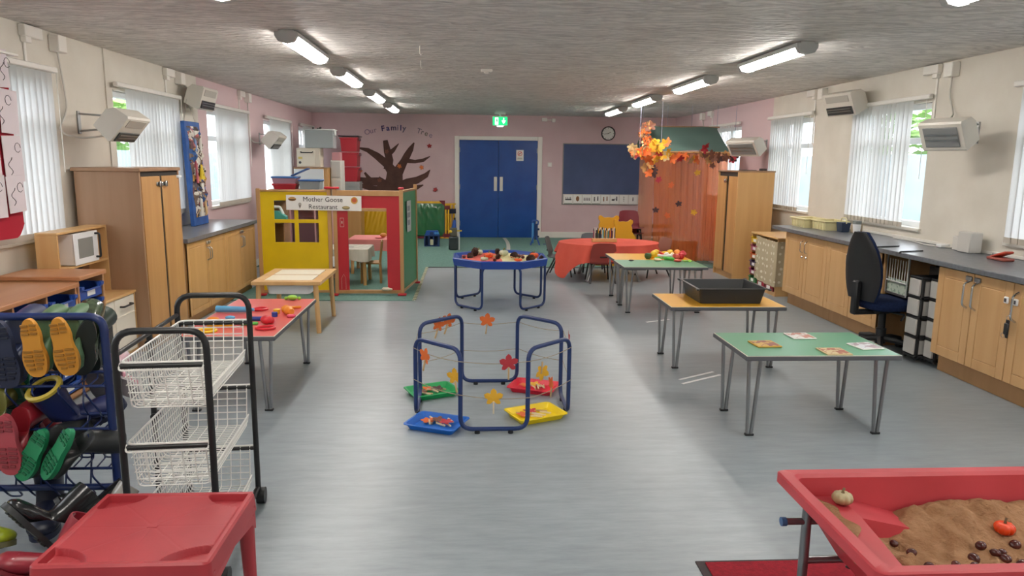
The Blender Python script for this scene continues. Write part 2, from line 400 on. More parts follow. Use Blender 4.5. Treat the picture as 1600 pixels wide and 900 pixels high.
# ------------------------------------------------------------------ vertical blinds
M_SLAT = fabric('blind_fabric', '#e6e6e6', .68)
M_HEM = mat('blind_hem', '#b9b2a6', .8); M_RAIL = mat('blind_rail', '#d8d5cf', .4)
def slat_meshes():
    def fn(u, v): return ((u-.5)*.089, .004*math.sin(PI*u), -1.15*v)
    a = MB().sheet(fn, 4, 1, .0006).mesh('slat', M_SLAT)
    h = MB().bx(-.043, .043, -.003, .005, -1.195, -1.15).mesh('hem_weight', M_HEM)
    return a, h
SLAT, HEM = slat_meshes()
def blind(xin, sgn, a, c, label, ang, ya=None, yb=None, group=None):
    ya = a if ya is None else ya; yb = c if yb is None else yb
    r = thing('vertical_blind', label, 'blind', (xin-sgn*.055, (a+c)/2, WZ1+.04))
    MB().bx(-.02, .02, a-(a+c)/2-.06, c-(a+c)/2+.06, -.02, .022, .006).build('headrail', M_RAIL, r)
    k = max(1, round((yb-ya)/.074))
    for i in range(k):
        y = ya+(i+.5)*(yb-ya)/k-(a+c)/2; t = PI/2+ang+random.uniform(-.07, .07)
        s = inst('slat', SLAT, r, (0, y, -.025), (0, 0, t)); inst('hem_weight', HEM, s)
    e = (a-(a+c)/2-.03) if sgn > 0 else (c-(a+c)/2+.03)
    MB().tube([(-sgn*.02, e, -.02), (-sgn*.02, e, -.75)], .003, 5).build('pull_cord', M_RAIL, r)
L_BL = {2: 'white vertical blind behind the red hanging cloth', 3: 'white vertical blind behind the tall brown cupboard', 4: 'white vertical blind beside the bright collage panel',
        5: 'white vertical blind behind the small tilted heater on pink wall', 6: 'narrow white vertical blind beside the stacked boxes in far corner'}
for i, (a, c) in enumerate(WL):
    if i < 2: continue
    gap = {2: 0, 3: .15, 4: .17, 5: .2, 6: .15}[i]
    blind(XL, -1, a, c, L_BL[i], -.22, a+gap, c-.02)
R_BL = {2: 'white vertical blind at the right edge above the hole punch', 3: 'white vertical blind above the cream trays with a parted middle',
        4: 'white vertical blind nearest to the tall beech cupboard', 5: 'white vertical blind behind the green tent roof'}
for i, (a, c) in enumerate(WR):
    if i < 2: continue
    blind(XR, 1, a, c, R_BL[i], -.1, a+(.06 if i == 2 else .2), c-.02)
# ------------------------------------------------------------------ outdoors
struct('ground', MB().bx(-30, XL-.16, -12, 30, -.6, -.5).bx(XR+.16, 30, -12, 30, -.6, -.5), mat('lawn', '#7d8272', .95, col2='#6f755f', scale=3))
struct('boundary_wall', MB().bx(-9.2, -9, -12, 30, -.5, 1.75).bx(10.8, 11, -12, 30, -.5, 1.85), mat('pale_render', '#8fa0a8', .8, col2='#82949c', scale=1.5))
def foliage(name, x, y, label, s):
    rnd = random.Random(s); b = MB()
    for k in range(520):
        th = rnd.uniform(0, 2*PI); ph = math.acos(rnd.uniform(-1, 1)); r = rnd.uniform(.75, 1.05)
        c = Vector((1.5*r*math.sin(ph)*math.cos(th), 2.2*r*math.sin(ph)*math.sin(th), 2.3+1.7*r*math.cos(ph)))
        q = .26; M = Matrix.Translation(c) @ Matrix.Rotation(rnd.uniform(0, 6), 4, 'Z') @ Matrix.Rotation(rnd.uniform(0, 6), 4, 'X')
        b.add([(-q, 0, 0), (0, -q*.5, .05), (q, 0, 0), (0, q*.5, .05)], [(0, 1, 2, 3)], M)
    t = thing('garden_tree', label, 'tree', (x, y, -.5))
    b.build('foliage', mat('leaf_green', '#6f9a4c', .7, col2='#9bbf6a', scale=1.5), t)
    MB().cyl((0, 0, 0), (0, 0, 2.2), .14, .08, 10).build('trunk', mat('bark', '#5d4c3d', .9), t)
for k, (x, y, l) in enumerate(((-11.5, 12, 'green tree seen through the left window gap by the collage'), (-11.5, 18, 'green tree outside, far beyond the left windows'),
        (-11.5, 24, 'green tree outside beyond the left far corner'), (13.3, 15, 'green tree seen in the right window gap by the tall cupboard'), (13.3, 20.5, 'green tree outside beyond the tent window'),
        (13.3, 9.5, 'green tree outside beyond the right window above the cream trays'))):
    foliage('garden_tree', x, y, l, k)
# ------------------------------------------------------------------ ceiling lights
M_DIFF = mat('lit_diffuser', '#fff8f0', .5, emit=LAMP); M_CAP = mat('grey_cap', '#b9bab8', .4)
def ceiling_light():
    t = thing('ceiling_light', 'lit strip light', 'ceiling light', (0, 0, H))
    MB().bx(-.055, .055, -.62, .62, -.022, 0, .004).bx(-.082, -.0745, -.62, .62, -.044, -.018).bx(.0745, .082, -.62, .62, -.044, -.018).bx(-.082, .082, -.62, .62, -.022, -.014).build('housing', M_CAP, t)  # opaque side skirts added to hold the diffuser's glow off the ceiling
    prof = [(-.07, -.022), (-.07, -.045), (-.05, -.078), (0, -.09), (.05, -.078), (.07, -.045), (.07, -.022)]
    MB().prism(prof, 'y', -.575, .575).build('diffuser', M_DIFF, t)
    pc = [(x*1.12, z if z > -.03 else z*1.06) for x, z in prof]
    for s in (-1, 1): MB().prism(pc, 'y', s*.575, s*.63).build('end_cap', M_CAP, t)
    return t
cl = ceiling_light(); first = True
PL = ['%s light of the left row of ceiling strip lights' % q for q in ('nearest visible', 'second nearest', 'third nearest', 'farthest')]
PR = ['%s light of the right row of ceiling strip lights' % q for q in ('cut off top right', 'nearest whole', 'third nearest', 'fourth nearest', 'farthest')]
spots = [(-1.32, y, l) for y, l in zip((6.18, 8.32, 10.65, 12.86), PL)]+[(2.56, y, l) for y, l in zip((3.28, 6.2, 8.42, 10.68, 12.9), PR)]
spots += [(-1.32, 3.6, 'left row strip light just above the top of the picture'), (-1.32, 1.2, 'left row strip light over the red table'), (-1.32, -1.2, 'left row strip light behind the camera'), (2.56, 1.0, 'right row strip light beside the camera'), (2.56, -1.4, 'right row strip light behind the camera')]
for x, y, l in spots:
    if first: cl.location = (x, y, H); cl['label'] = l; first = False
    else: o = dup(cl, (x, y, H), None, l)
for o in COL.objects:
    if o.name.startswith('ceiling_light'): o['group'] = 'ceiling strip lights'
# ================================================================== far wall
M_BLUE = mat('blue_gloss_paint', '#1f4f9c', .22, col2='#1b478f', scale=3, bump=.12, bscale=14)
M_BLK = mat('black_plastic', '#1c1d1f', .45); M_STEEL = mat('brushed_steel', '#a9abac', .3, 1.)
M_CHROME = mat('chrome', '#cfd2d4', .14, 1.); M_PAPER = mat('white_paper', '#e8e6e2', .7); M_INK = mat('black_ink', '#2a2a2e', .7)
M_RED = mat('red_paint', '#c8252c', .5)
M_CLEAR = mat('clear_plastic', '#d6dcdd', .2, thin=.6)
dr = bpy.data.objects.new('door_1', None); COL.objects.link(dr); dr['kind'] = 'structure'; dr.location = (.612, D, 0)
b = MB().bx(-.9, -.805, -.04, .0, 0, 2.08, .006).bx(.805, .9, -.04, .0, 0, 2.08, .006).bx(-.805, .805, -.04, 0, 2.0, 2.08, .006)
b.build('door_frame', M_WHITE, dr)
for s, x0, x1 in ((-1, -.8, -.002), (1, .002, .8)):
    MB().bx(x0, x1, -.028, -.002, .008, 1.995, .003).build('door_leaf', M_BLUE, dr)
    MB().bx(s*.06-.032, s*.06+.032, -.034, -.027, .97, 1.26, .003).build('push_plate', mat('cream_plate', '#dcd8cc', .35), dr)
    hb = MB()
    for z in (.25, 1.0, 1.75): hb.bx(s*.797-.01, s*.797+.01, -.034, -.024, z, z+.1, .003)
    o = hb.build('hinge', M_STEEL, dr); o['kind'] = 'stuff'
def ring(r0, r1, y0, y1, n=32, M=None):
    b = MB(); ro = [(r1*math.cos(2*PI*k/n), r1*math.sin(2*PI*k/n)) for k in range(n)]; ri = [(r0*math.cos(2*PI*k/n), r0*math.sin(2*PI*k/n)) for k in range(n)]
    v = [(x, y0, z) for x, z in ro]+[(x, y0, z) for x, z in ri]+[(x, y1, z) for x, z in ro]+[(x, y1, z) for x, z in ri]; f = []
    for k in range(n):
        l = (k+1) % n
        f += [(k, n+k, n+l, l), (2*n+k, 2*n+l, 3*n+l, 3*n+k), (k, l, 2*n+l, 2*n+k), (n+k, 3*n+k, 3*n+l, n+l)]
    return b.add(v, f, M)
t = thing('notice', 'white no smoking notice on the right blue door leaf', 'sign', (1.05, D-.031, 1.70))
MB().bx(-.075, .075, -.003, 0, -.11, .11).build('sheet', M_PAPER, t)
ring(.037, .048, -.005, -.003, M=Matrix.Translation((0, 0, .035))).bx(-.042, .042, -.005, -.003, .03, .04, 0, Matrix.Translation((0, 0, .035)) @ Matrix.Rotation(-PI/4, 4, 'Y') @ Matrix.Translation((0, 0, -.035))).build('prohibition_ring', M_RED, t)
MB().bx(-.022, .02, -.0045, -.003, .03, .04).build('cigarette_symbol', M_INK, t)
MB().bx(-.06, .06, -.0045, -.003, -.08, -.07).bx(-.05, .05, -.0045, -.003, -.06, -.05).build('print_lines', mat('grey_print', '#8d8f92', .7), t)
# exit sign
t = thing('exit_sign', 'lit green exit sign hanging over the blue doors', 'sign', (.61, 14.5, 2.35))
MB().bx(-.15, .15, -.018, .018, -.09, .09, .006).build('housing', mat('sign_white', '#d9e0dc', .4), t)
MB().bx(-.142, .142, -.022, -.0185, -.08, .08).build('green_face', mat('exit_green', '#16b464', .4, emit=1.1), t)
M_EW = mat('exit_white', '#eafff2', .4, emit=1.6)
sy = (-.0245, -.0225)
MB().bx(-.1, -.035, *sy, -.065, .065).build('door_symbol', M_EW, t)
mg = mat('exit_green_dark', '#0d8a4a', .5, emit=.5); b = MB()
b.ball((-.06, -.0255, .045), (.01, .002, .011), 10, 6)
b.prism([(-.075, .03), (-.055, .032), (-.052, -.005), (-.074, -.01)], 'y', -.027, -.025)
b.prism([(-.055, .028), (-.035, .01), (-.04, .004), (-.058, .018)], 'y', -.027, -.025).prism([(-.074, .028), (-.092, .008), (-.087, .003), (-.07, .018)], 'y', -.027, -.025)
b.prism([(-.06, -.004), (-.044, -.03), (-.042, -.058), (-.052, -.058), (-.055, -.034), (-.068, -.008)], 'y', -.027, -.025).prism([(-.074, -.006), (-.078, -.035), (-.096, -.05), (-.09, -.058), (-.068, -.04), (-.064, -.01)], 'y', -.027, -.025)
b.build('running_figure', mg, t)
MB().prism([(.03, .01), (.06, .01), (.06, .06), (.08, .06), (.08, .01), (.11, .01), (.07, -.055)], 'y', *sy).build('arrow', M_EW, t)
MB().bx(-.06, .06, -.02, .02, -.105, -.09, .005).build('lamp', mat('exit_lamp', '#ffffff', .4, emit=6), t)
MB().cyl((0, 0, .09), (0, 0, .15), .02).bx(-.11, .11, -.03, .03, .128, .15, .004).build('mount', mat('sign_white', '#d9e0dc', .4), t)
# clock
t = thing('wall_clock', 'round white clock with black rim above the blue board', 'clock', (2.87, D, 2.165))
ring(.125, .145, -.045, 0).build('rim', M_BLK, t)
Mx = Matrix.Rotation(PI/2, 4, 'X')
MB().lathe([(.13, 0), (.13, .02)], 32, Mx).build('clock_face', mat('clock_white', '#dfe3de', .4), t)
b = MB()
for k in range(12):
    b.bx(-.004, .004, -.0225, -.02, .1, .118, 0, Matrix.Rotation(k*PI/6, 4, 'Y'))
o = b.build('hour_marks', M_INK, t)
for nm, a, l, wd in (('hour_hand', 62, .06, .005), ('minute_hand', -97, .095, .0035)):
    MB().bx(-wd, wd, -.027, -.024, -.015, l, 0, Matrix.Rotation(math.radians(a), 4, 'Y')).build(nm, M_INK, t)
# blue display board with picture cards
t = thing('display_board', 'large dark blue pinboard on the pink far wall', 'pinboard', (2.8, D, 1.42))
MB().bx(-.84, .84, -.015, 0, -.5, .52, .002).build('felt', mat('navy_felt', '#4a5678', .9, col2='#505c80', scale=2.5), t)
b = MB().bx(-.86, -.84, -.02, 0, -.72, .54, .003).bx(.84, .86, -.02, 0, -.72, .54, .003).bx(-.84, .84, -.02, 0, .52, .54, .003).bx(-.84, .84, -.02, 0, -.72, -.705, .003)
b.build('board_frame', mat('board_trim', '#8d8a88', .5), t)
MB().bx(-.84, .84, -.012, 0, -.705, -.5).build('lower_strip', mat('strip_pale', '#d2cdc8', .7), t)
M_GRN = mat('card_green', '#2c5a3c', .7); M_BRN = mat('print_brown', '#8a6244', .8); M_GRY = mat('print_grey', '#4a4648', .8)
kinds = ['a row of dark figures', 'a brown oval', 'a line of four small figures', 'two dark figures', 'two tall brown figures', 'a figure pushing something', 'small dots one below the other', 'one small figure', 'its right half behind the tent cloth']
for k, kd in enumerate(kinds):
    x = 1.99+k*.195
    c = thing('picture_card', 'white card showing %s under the blue board' % kd, 'card', (x+.085, D-.014, .815), 0, 'picture cards under the blue board')
    MB().bx(-.088, .088, -.003, 0, -.085, .09).build('sheet', M_PAPER, c)
    if k < 4: MB().bx(-.088, .088, -.004, .0, -.095, -.085).build('green_edge', M_GRN, c)
    b = MB(); y0, y1 = -.0045, -.0032
    def fig(b, x, z, h):
        b.bx(x-h*.12, x+h*.12, y0, y1, z, z+h*.62); b.ball((x, -.0038, z+h*.78), (h*.13, .001, h*.15), 8, 5)
    if k == 0:
        b.bx(-.065, .065, y0, y1, -.02, .005)
        for q in range(4): fig(b, -.05+q*.033, 0, .05)
    elif k == 1: b.ball((0, -.0038, .01), (.035, .001, .055), 12, 8)
    elif k == 2:
        for q in range(4): fig(b, -.055+q*.037, -.03, .07)
    elif k in (3, 4):
        fig(b, -.035, -.04, .1); fig(b, .035, -.03, .1)
    elif k == 5: fig(b, .045, -.03, .1); b.ball((-.03, -.0038, -.01), (.035, .001, .02), 10, 6); b.bx(-.01, .04, y0, y1, .005, .015)
    elif k == 6: b.ball((0, -.0038, .05), (.012, .001, .01), 8, 5); b.ball((0, -.0038, .01), (.012, .001, .01), 8, 5); b.ball((0, -.0038, -.03), (.008, .001, .01), 8, 5)
    else: fig(b, 0, -.03, .085)
    b.build('printed_picture', M_BRN if k in (1, 4) else M_GRY, c)
t = thing('light_switch', 'small white switch right of the blue doors', 'switch', (1.675, D, 1.52))
MB().bx(-.045, .045, -.01, 0, -.045, .045, .004).build('plate', M_WHITE, t); MB().bx(-.012, .012, -.016, -.008, -.02, .02, .003).build('rocker', M_UPVC, t)
t = thing('junction_box', 'small white cable boxes high on the wall right of the exit sign', 'junction box', (1.62, D, 2.42))
MB().bx(-.13, -.02, -.05, 0, -.03, .04, .006).build('box', M_WHITE, t); MB().bx(.08, .15, -.06, 0, -.045, .03, .006).build('sensor', M_WHITE, t); MB().cyl((-.02, -.02, 0), (.08, -.02, 0), .008).build('cable', M_WHITE, t)
# ------------------------------------------------------------------ paper tree on the wall
M_TREE = mat('brown_paper', '#4f352f', .85, col2='#593d36', scale=6)
def wp(px, py):   # wall coordinates measured on the far wall plane (metres)
    return (px, py)
tr = thing('paper_tree', 'big brown cut out tree without leaves on the pink wall', 'wall decoration', (-1.55, D-.0025, 0))
def band(pts, rs):
    """closed outline of a tapering limb, in wall x,z"""
    L = []; R = []
    for i, p in enumerate(pts):
        a = pts[max(i-1, 0)]; c = pts[min(i+1, len(pts)-1)]; dx, dz = c[0]-a[0], c[1]-a[1]; l = math.hypot(dx, dz)
        L.append((p[0]-dz/l*rs[i], p[1]+dx/l*rs[i])); R.append((p[0]+dz/l*rs[i], p[1]-dx/l*rs[i]))
    return L+R[::-1]
LIMBS = [('trunk', [(.01, .75), (.01, 1.0), (.03, 1.2), (.05, 1.42)], [.28, .22, .17, .15]),
         ('branch', [(.0, 1.33), (-.12, 1.5), (-.32, 1.66), (-.5, 1.77), (-.74, 1.83)], [.11, .085, .07, .045, .006]),
         ('branch', [(-.1, 1.38), (-.06, 1.58), (-.1, 1.74), (-.14, 1.97)], [.09, .075, .075, .045]),
         ('branch', [(-.08, 1.7), (.02, 1.78), (.13, 1.91)], [.06, .04, .006]),
         ('branch', [(.1, 1.33), (.23, 1.55), (.3, 1.68), (.37, 1.8), (.44, 1.93)], [.11, .075, .07, .055, .012]),
         ('branch', [(.27, 1.57), (.45, 1.55), (.62, 1.58), (.76, 1.66)], [.05, .035, .035, .008]),
         ('branch', [(-.05, 1.0), (-.3, 1.14), (-.55, 1.15), (-.78, 1.2)], [.13, .09, .07, .03]), ('branch', [(-.42, 1.14), (-.5, 1.22), (-.57, 1.32)], [.05, .04, .02]),
         ('branch', [(-.3, 1.1), (-.22, 1.2), (-.28, 1.24)], [.05, .035, .006]),
         ('branch', [(.1, 1.0), (.3, 1.12), (.5, 1.18), (.68, 1.28), (.76, 1.39)], [.12, .09, .07, .05, .006]),
         ('branch', [(-.1, .95), (-.35, .98), (-.6, 1.05), (-.82, 1.03)], [.1, .07, .05, .01]), ('branch', [(.12, .92), (.4, 1.0), (.62, 1.08)], [.1, .07, .01])]
for i, (nm, p, r) in enumerate(LIMBS):
    e = .0006*i; bd = band(p, r); k = len(p); MB().loft([[(bd[q][0], -.004-e, bd[q][1]), (bd[2*k-1-q][0], -.004-e, bd[2*k-1-q][1]), (bd[2*k-1-q][0], -.001, bd[2*k-1-q][1]), (bd[q][0], -.001, bd[q][1])] for q in range(k)]).build(nm, M_TREE, tr)
def maple(R=.05, seed=0, spokes=5):
    """leaf outline with pointed lobes, in x,z"""
    pts = []
    for k in range(spokes):
        a = PI/2+(k-(spokes-1)/2)*(1.75*PI/spokes)
        l = R*(1.0 if abs(k-(spokes-1)/2) < 1.5 else .8)
        st = 1.75*PI/spokes
        pts.append((l*.72*math.cos(a-.38*st), l*.72*math.sin(a-.38*st))); pts.append((l*.84*math.cos(a-.25*st), l*.84*math.sin(a-.25*st)))
        pts.append((l*math.cos(a), l*math.sin(a)))
        pts.append((l*.84*math.cos(a+.25*st), l*.84*math.sin(a+.25*st))); pts.append((l*.72*math.cos(a+.38*st), l*.72*math.sin(a+.38*st)))
        if k < spokes-1: pts.append((l*.56*math.cos(a+.5*st), l*.56*math.sin(a+.5*st)))
    pts += [(-R*.06, -R*.3), (-R*.04, -R*.75), (R*.04, -R*.75), (R*.06, -R*.3)]
    return pts
LEAFC = {'red': '#9e2f33', 'orange': '#c9703a', 'brown': '#7a4a3a', 'deep red': '#7d2230'}
for x, z, c, where in ((-2.33, 1.60, 'deep red', 'at the tip of the upper left branch'), (-1.66, 1.74, 'brown', 'left of the middle top branch'), (-1.42, 1.45, 'orange', 'in the fork of the paper tree'),
        (-.97, 1.43, 'orange', 'under the right fork'), (-.8, 1.86, 'red', 'above the right branches'), (-1.82, 1.16, 'brown', 'between the low left branches'), (-.68, .98, 'red', 'low on the right side'), (-2.2, 1.35, 'orange', 'between the two long left branches')):
    o = MB().prism(maple(.055), 'y', -.003, 0).build('paper_leaf', mat('leaf_'+c.replace(' ', '_'), LEAFC[c], .8), None, (x, D-.016, z), (0, random.uniform(-1, 1), 0))
    tag(o, '%s paper leaf %s of the wall tree' % (c, where) if 'tree' not in where else '%s paper leaf %s on the wall' % (c, where), 'leaf', 'paper leaves around the wall tree')
t = thing('wall_lettering', 'arched cut out letters reading Our Family Tree above the paper tree', 'lettering', (-1.41, D-.004, 2.15))
LC = ['#8f7a90', '#8a7488', '#8f7d8a', '#3d3160', '#3a3a74', '#4a4460', '#7c7288', '#35356b', '#6a6478', '#77707c', '#716b68', '#6a6858', '#877d90']
s_ = 'Our Family Tree'; xs = [-.66, -.575, -.50, None, -.345, -.245, -.13, -.045, .015, .085, None, .38, .45, .53, .62]
k = 0
for ch, x in zip(s_, xs):
    if x is None: continue
    z = .1-.28*(x+.08)**2; a = .5*(x+.08)
    if ch in 'rT' and x > .3: a = .35
    text('letter', ch, .15, mat('letter_paint_%d' % k, LC[k], .8), t, (x+.02, 0, z-.03), (PI/2, a, 0), .0015, bold=.004 if 3 <= k <= 8 else .001); k += 1
# ================================================================== toy building frames along the far wall
M_YEL = mat('toy_yellow', '#e8b72a', .45); M_BUR = mat('toy_burgundy', '#6e1f2c', .5); M_NVY = mat('toy_navy', '#1e2742', .5)
def foil(name, c):
    return mat(name, c, .18, coat=.8, bump=.0)
def frame_panel(name, label, loc, rz, w, h, fc, sheetname, wrinkles):
    t = thing(name, label, 'building frame', loc, rz)
    for s in (-1, 1):
        for k in (0, 1): MB().bx(s*(w/2-.03-.055*k)-.016, s*(w/2-.03-.055*k)+.016, -.02, .02, .06, h-.06, .006).build('upright_bar', M_YEL, t)
    MB().bx(-w/2+.12, w/2-.12, -.02, .02, h-.055, h-.015, .006).build('top_bar', M_YEL, t); MB().bx(-w/2+.02, -w/2+.2, -.022, .02, .0, .03, .006).build('foot_bar', M_YEL, t)
    MB().bx(w/2-.2, w/2-.02, -.022, .02, .0, .03, .006).build('foot_bar', M_YEL, t)
    for sx in (-1, 1):
        for z in (.0, h-.12):
            MB().prism([(sx*(w/2-.2), z+(.12 if z == 0 else 0)), (sx*(w/2-.1), z), (sx*(w/2-.1), z+.12)] if z == 0 else [(sx*(w/2-.22), z+.12), (sx*(w/2-.1), z+.12), (sx*(w/2-.1), z)], 'y', -.026, .024).build('corner_gusset', M_BUR, t)
            MB().bx(sx*w/2-.0, sx*(w/2-.11), -.025, .022, z+.02 if z == 0 else z-.06, z+.1 if z == 0 else z+.02, .005).build('connector', M_NVY if sx < 0 else M_BUR, t)
    MB().bx(-w/2+.1, w/2-.1, -.018, .018, .0, .035, .004).build('bottom_bar', M_BUR, t)
    for sx in (-1, 1): MB().bx(sx*(w/2-.1)-.014, sx*(w/2-.1)+.014, -.018, .02, .1, h-.1, .004).build('inner_bar', M_BUR, t)
    rnd = random.Random(len(label)); ph = [(rnd.uniform(3, 22), rnd.uniform(-9, 9), rnd.uniform(0, 6), rnd.uniform(.004, .010)) for _ in range(wrinkles)]
    def fn(u, v):
        x = (u-.5)*(w-.22); z = .06+v*(h-.12); d = sum(a*abs(math.sin(p*u*1.1+q*v+r))**1.5 for p, q, r, a in ph); e = min(u, 1-u, v, 1-v)
        return (x, -.022-d*min(1, e*8), z)
    MB().sheet(fn, 36, 36).build(sheetname, fc, t)
    return t
frame_panel('building_frame', 'yellow and burgundy building frame with a shiny green sheet by the doors', (-.83, 14.85, .008), .02, .9, .77, foil('green_foil', '#2e6b43'), 'green_sheet', 5)
frame_panel('building_frame', 'yellow building frame with a shiny yellow sheet behind the red doorway', (-1.86, 14.75, .008), .05, .8, .68, foil('yellow_foil', '#d3a41e'), 'yellow_sheet', 5)
t = thing('building_frame', 'folded yellow and burgundy bars leaning left of the white door frame', 'building frame', (-.38, 14.98, .008), .4)
for k in range(3): MB().bx(-.08+k*.07, -.045+k*.07, -.02, .02, .0, .7, .006).build('upright_bar', M_YEL, t)
for z in (.06, .5): MB().bx(-.1, .12, -.026, .024, z, z+.1, .005).build('connector', M_BUR if z < .1 else M_NVY, t)
MB().bx(-.1, .12, -.022, .022, .68, .71, .005).build('top_bar', M_YEL, t)
# toys standing on the carpet
TB = mat('toy_blue', '#1f4f9e', .4); TBD = mat('toy_blue_dark', '#1b3768', .45); TLB = mat('toy_light_blue', '#4a93cf', .4); TY = mat('toy_bright_yellow', '#d9b52c', .4)
t = thing('toy_garage', 'blue toy house standing on the carpet before the green sheet', 'toy', (-.68, 13.5, .008))
b = MB().bx(-.14, .14, -.08, .08, 0, .02, .004)
for x in (-.13, -.05, .03, .12): b.bx(x-.012, x+.012, -.08, .08, .02, .2, .003)
b.bx(-.14, .14, -.08, .08, .19, .21, .003).bx(-.14, .14, .06, .08, .0, .2); b.build('body', TBD, t)
MB().bx(-.03, .03, -.082, .0, .03, .13, .003).build('window_panel', mat('toy_cream', '#c3c0a4', .5), t)
b = MB(); b.prism([(-.13, .21), (.14, .21), (.11, .29), (-.1, .29)], 'y', -.07, .08); b.build('roof', TB, t)
MB().bx(-.035, .03, -.085, -.07, .215, .27, .003).build('sign_panel', TBD, t)
for x in (.07, .11): MB().lathe([(.022, 0), (.022, .012)], 14, Matrix.Translation((x, -.072, .25)) @ Mx).build('wheel', TLB, t)
t = thing('toy_vacuum', 'dark toy vacuum with blue and yellow fittings on carpet left of doors', 'toy', (-.26, 12.95, .008))
MB().bx(-.09, .07, -.09, .09, .0, .24, .02).build('base', mat('toy_charcoal', '#2b3437', .45), t); MB().lathe([(.055, 0), (.055, .04)], 16, Matrix.Translation((-.095, -.02, .07)) @ Matrix.Rotation(PI/2, 4, 'Z') @ Mx).build('wheel', M_BLK, t)
MB().bx(-.07, .05, -.05, .05, .24, .40, .015).build('tool_caddy', mat('toy_greybrown', '#5b5a4c', .6), t); MB().cyl((0, 0, .38), (.01, .0, .53), .04, .025).build('blue_bottle', TB, t)
MB().cyl((.01, 0, .53), (.01, 0, .57), .018).build('cap', M_BLK, t); MB().bx(.04, .14, -.03, .0, .33, .355, .006).build('spray_nozzle', TY, t); MB().ball((-.06, -.04, .33), .03).build('sponge', TY, t)
MB().tube(fillet([(.09, -.04, .0), (.09, -.02, .28), (.05, .02, .4)], .05), .012).build('pale_tube', mat('toy_white', '#cfd4d6', .4), t)
t = thing('toy_stand', 'blue toy stand on splayed feet before the right blue door', 'toy', (1.27, 13.8, .008))
b = MB()
for k in range(4): b.tube([(.03*math.cos(k*PI/2+.7), .03*math.sin(k*PI/2+.7), .17), (.12*math.cos(k*PI/2+.7), .12*math.sin(k*PI/2+.7), .0)], .012, 6)
o = b.build('splayed_feet', TB, t); o['kind'] = 'stuff'
MB().bx(-.065, -.03, -.03, .03, .03, .42, .008).build('light_panel', TLB, t); MB().cyl((.02, 0, .1), (.02, 0, .4), .035, .03).build('column', TBD, t)
MB().tube(fillet([(-.05, 0, .4), (-.06, 0, .47), (.06, 0, .46), (.05, 0, .38)], .03), .014).build('handle', TB, t); MB().ball((.06, -.02, .3), .022).build('knob', TBD, t); MB().ball((.055, -.02, .16), .02).build('knob', TBD, t)
o = MB().bx(.1, .16, -.03, .03, .008, .02, .004).build('toy_piece', TBD, None, (1.33, 13.85, 0)); tag(o, 'tiny dark blue toy piece on carpet by the blue stand', 'toy')
def tape(u, v): return (-.035+.07*v+.05*math.sin(u*2.6), -1.05+2.1*u, .001)
o = MB().sheet(tape, 14, 1, .002).build('tape_or_sun_strip', mat('dirty_tape', '#b9b8ae', .7), None, (.71, 13.95, .0085)); tag(o, 'long pale curved tape strip stuck on the teal carpet', 'tape')
# ================================================================== left side furniture
W_BEECH = wood('beech', '#c79a63', '#b98a55'); W_BEECH2 = wood('beech_pale', '#d2a76f', '#c69a62'); W_BROWN = wood('brown_laminate', '#a88568', '#9a7759', .45)
W_ORB = wood('orange_beech', '#b9835a', '#ab744c', .4, 'y'); W_TOP = mat('grey_worktop', '#77797c', .28, col2='#6a6c70', scale=30); W_PINE = wood('pine', '#d6b07a', '#c99d66')
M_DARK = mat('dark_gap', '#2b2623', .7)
# ---- tall brown cupboard
t = thing('tall_cupboard', 'tall brown cupboard with two plain doors by the left wall', 'cupboard', (-2.6, 6.36, 0))
b = MB().bx(-.5, 0, -.4, -.378, .06, 1.465, .002).bx(-.5, 0, .378, .4, .06, 1.465, .002).bx(-.5, -.48, -.378, .378, .06, 1.465).bx(-.48, 0, -.378, .378, .08, .1)
b.build('carcass', W_BROWN, t)
MB().bx(-.52, .012, -.41, .41, 1.465, 1.495, .004).build('top_panel', W_BROWN, t); MB().bx(-.48, -.02, -.39, .39, 0, .06).build('plinth', W_BROWN, t)
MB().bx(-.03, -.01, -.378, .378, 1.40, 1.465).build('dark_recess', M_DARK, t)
for s in (-1, 1):
    MB().bx(-.018, .004, min(s*.022, s*.372), max(s*.022, s*.372), .09, 1.425, .002).build('door', W_BEECH, t)
MB().bx(-.03, -.004, -.02, .02, .09, 1.43).build('centre_gap', M_DARK, t)
for y, nm in ((-.055, 'hasp_lock'), (.06, 'hasp_lock')):
    h = MB().bx(.004, .012, y-.05, y+.04, 1.345, 1.375, .003).build(nm, M_CHROME, t); MB().bx(.012, .03, y-.015, y+.02, 1.335, 1.385, .006).build('lock_body', M_STEEL, h)
MB().bx(.0, .025, .33, .40, 1.40, 1.425, .004).build('white_catch', M_UPVC, t)
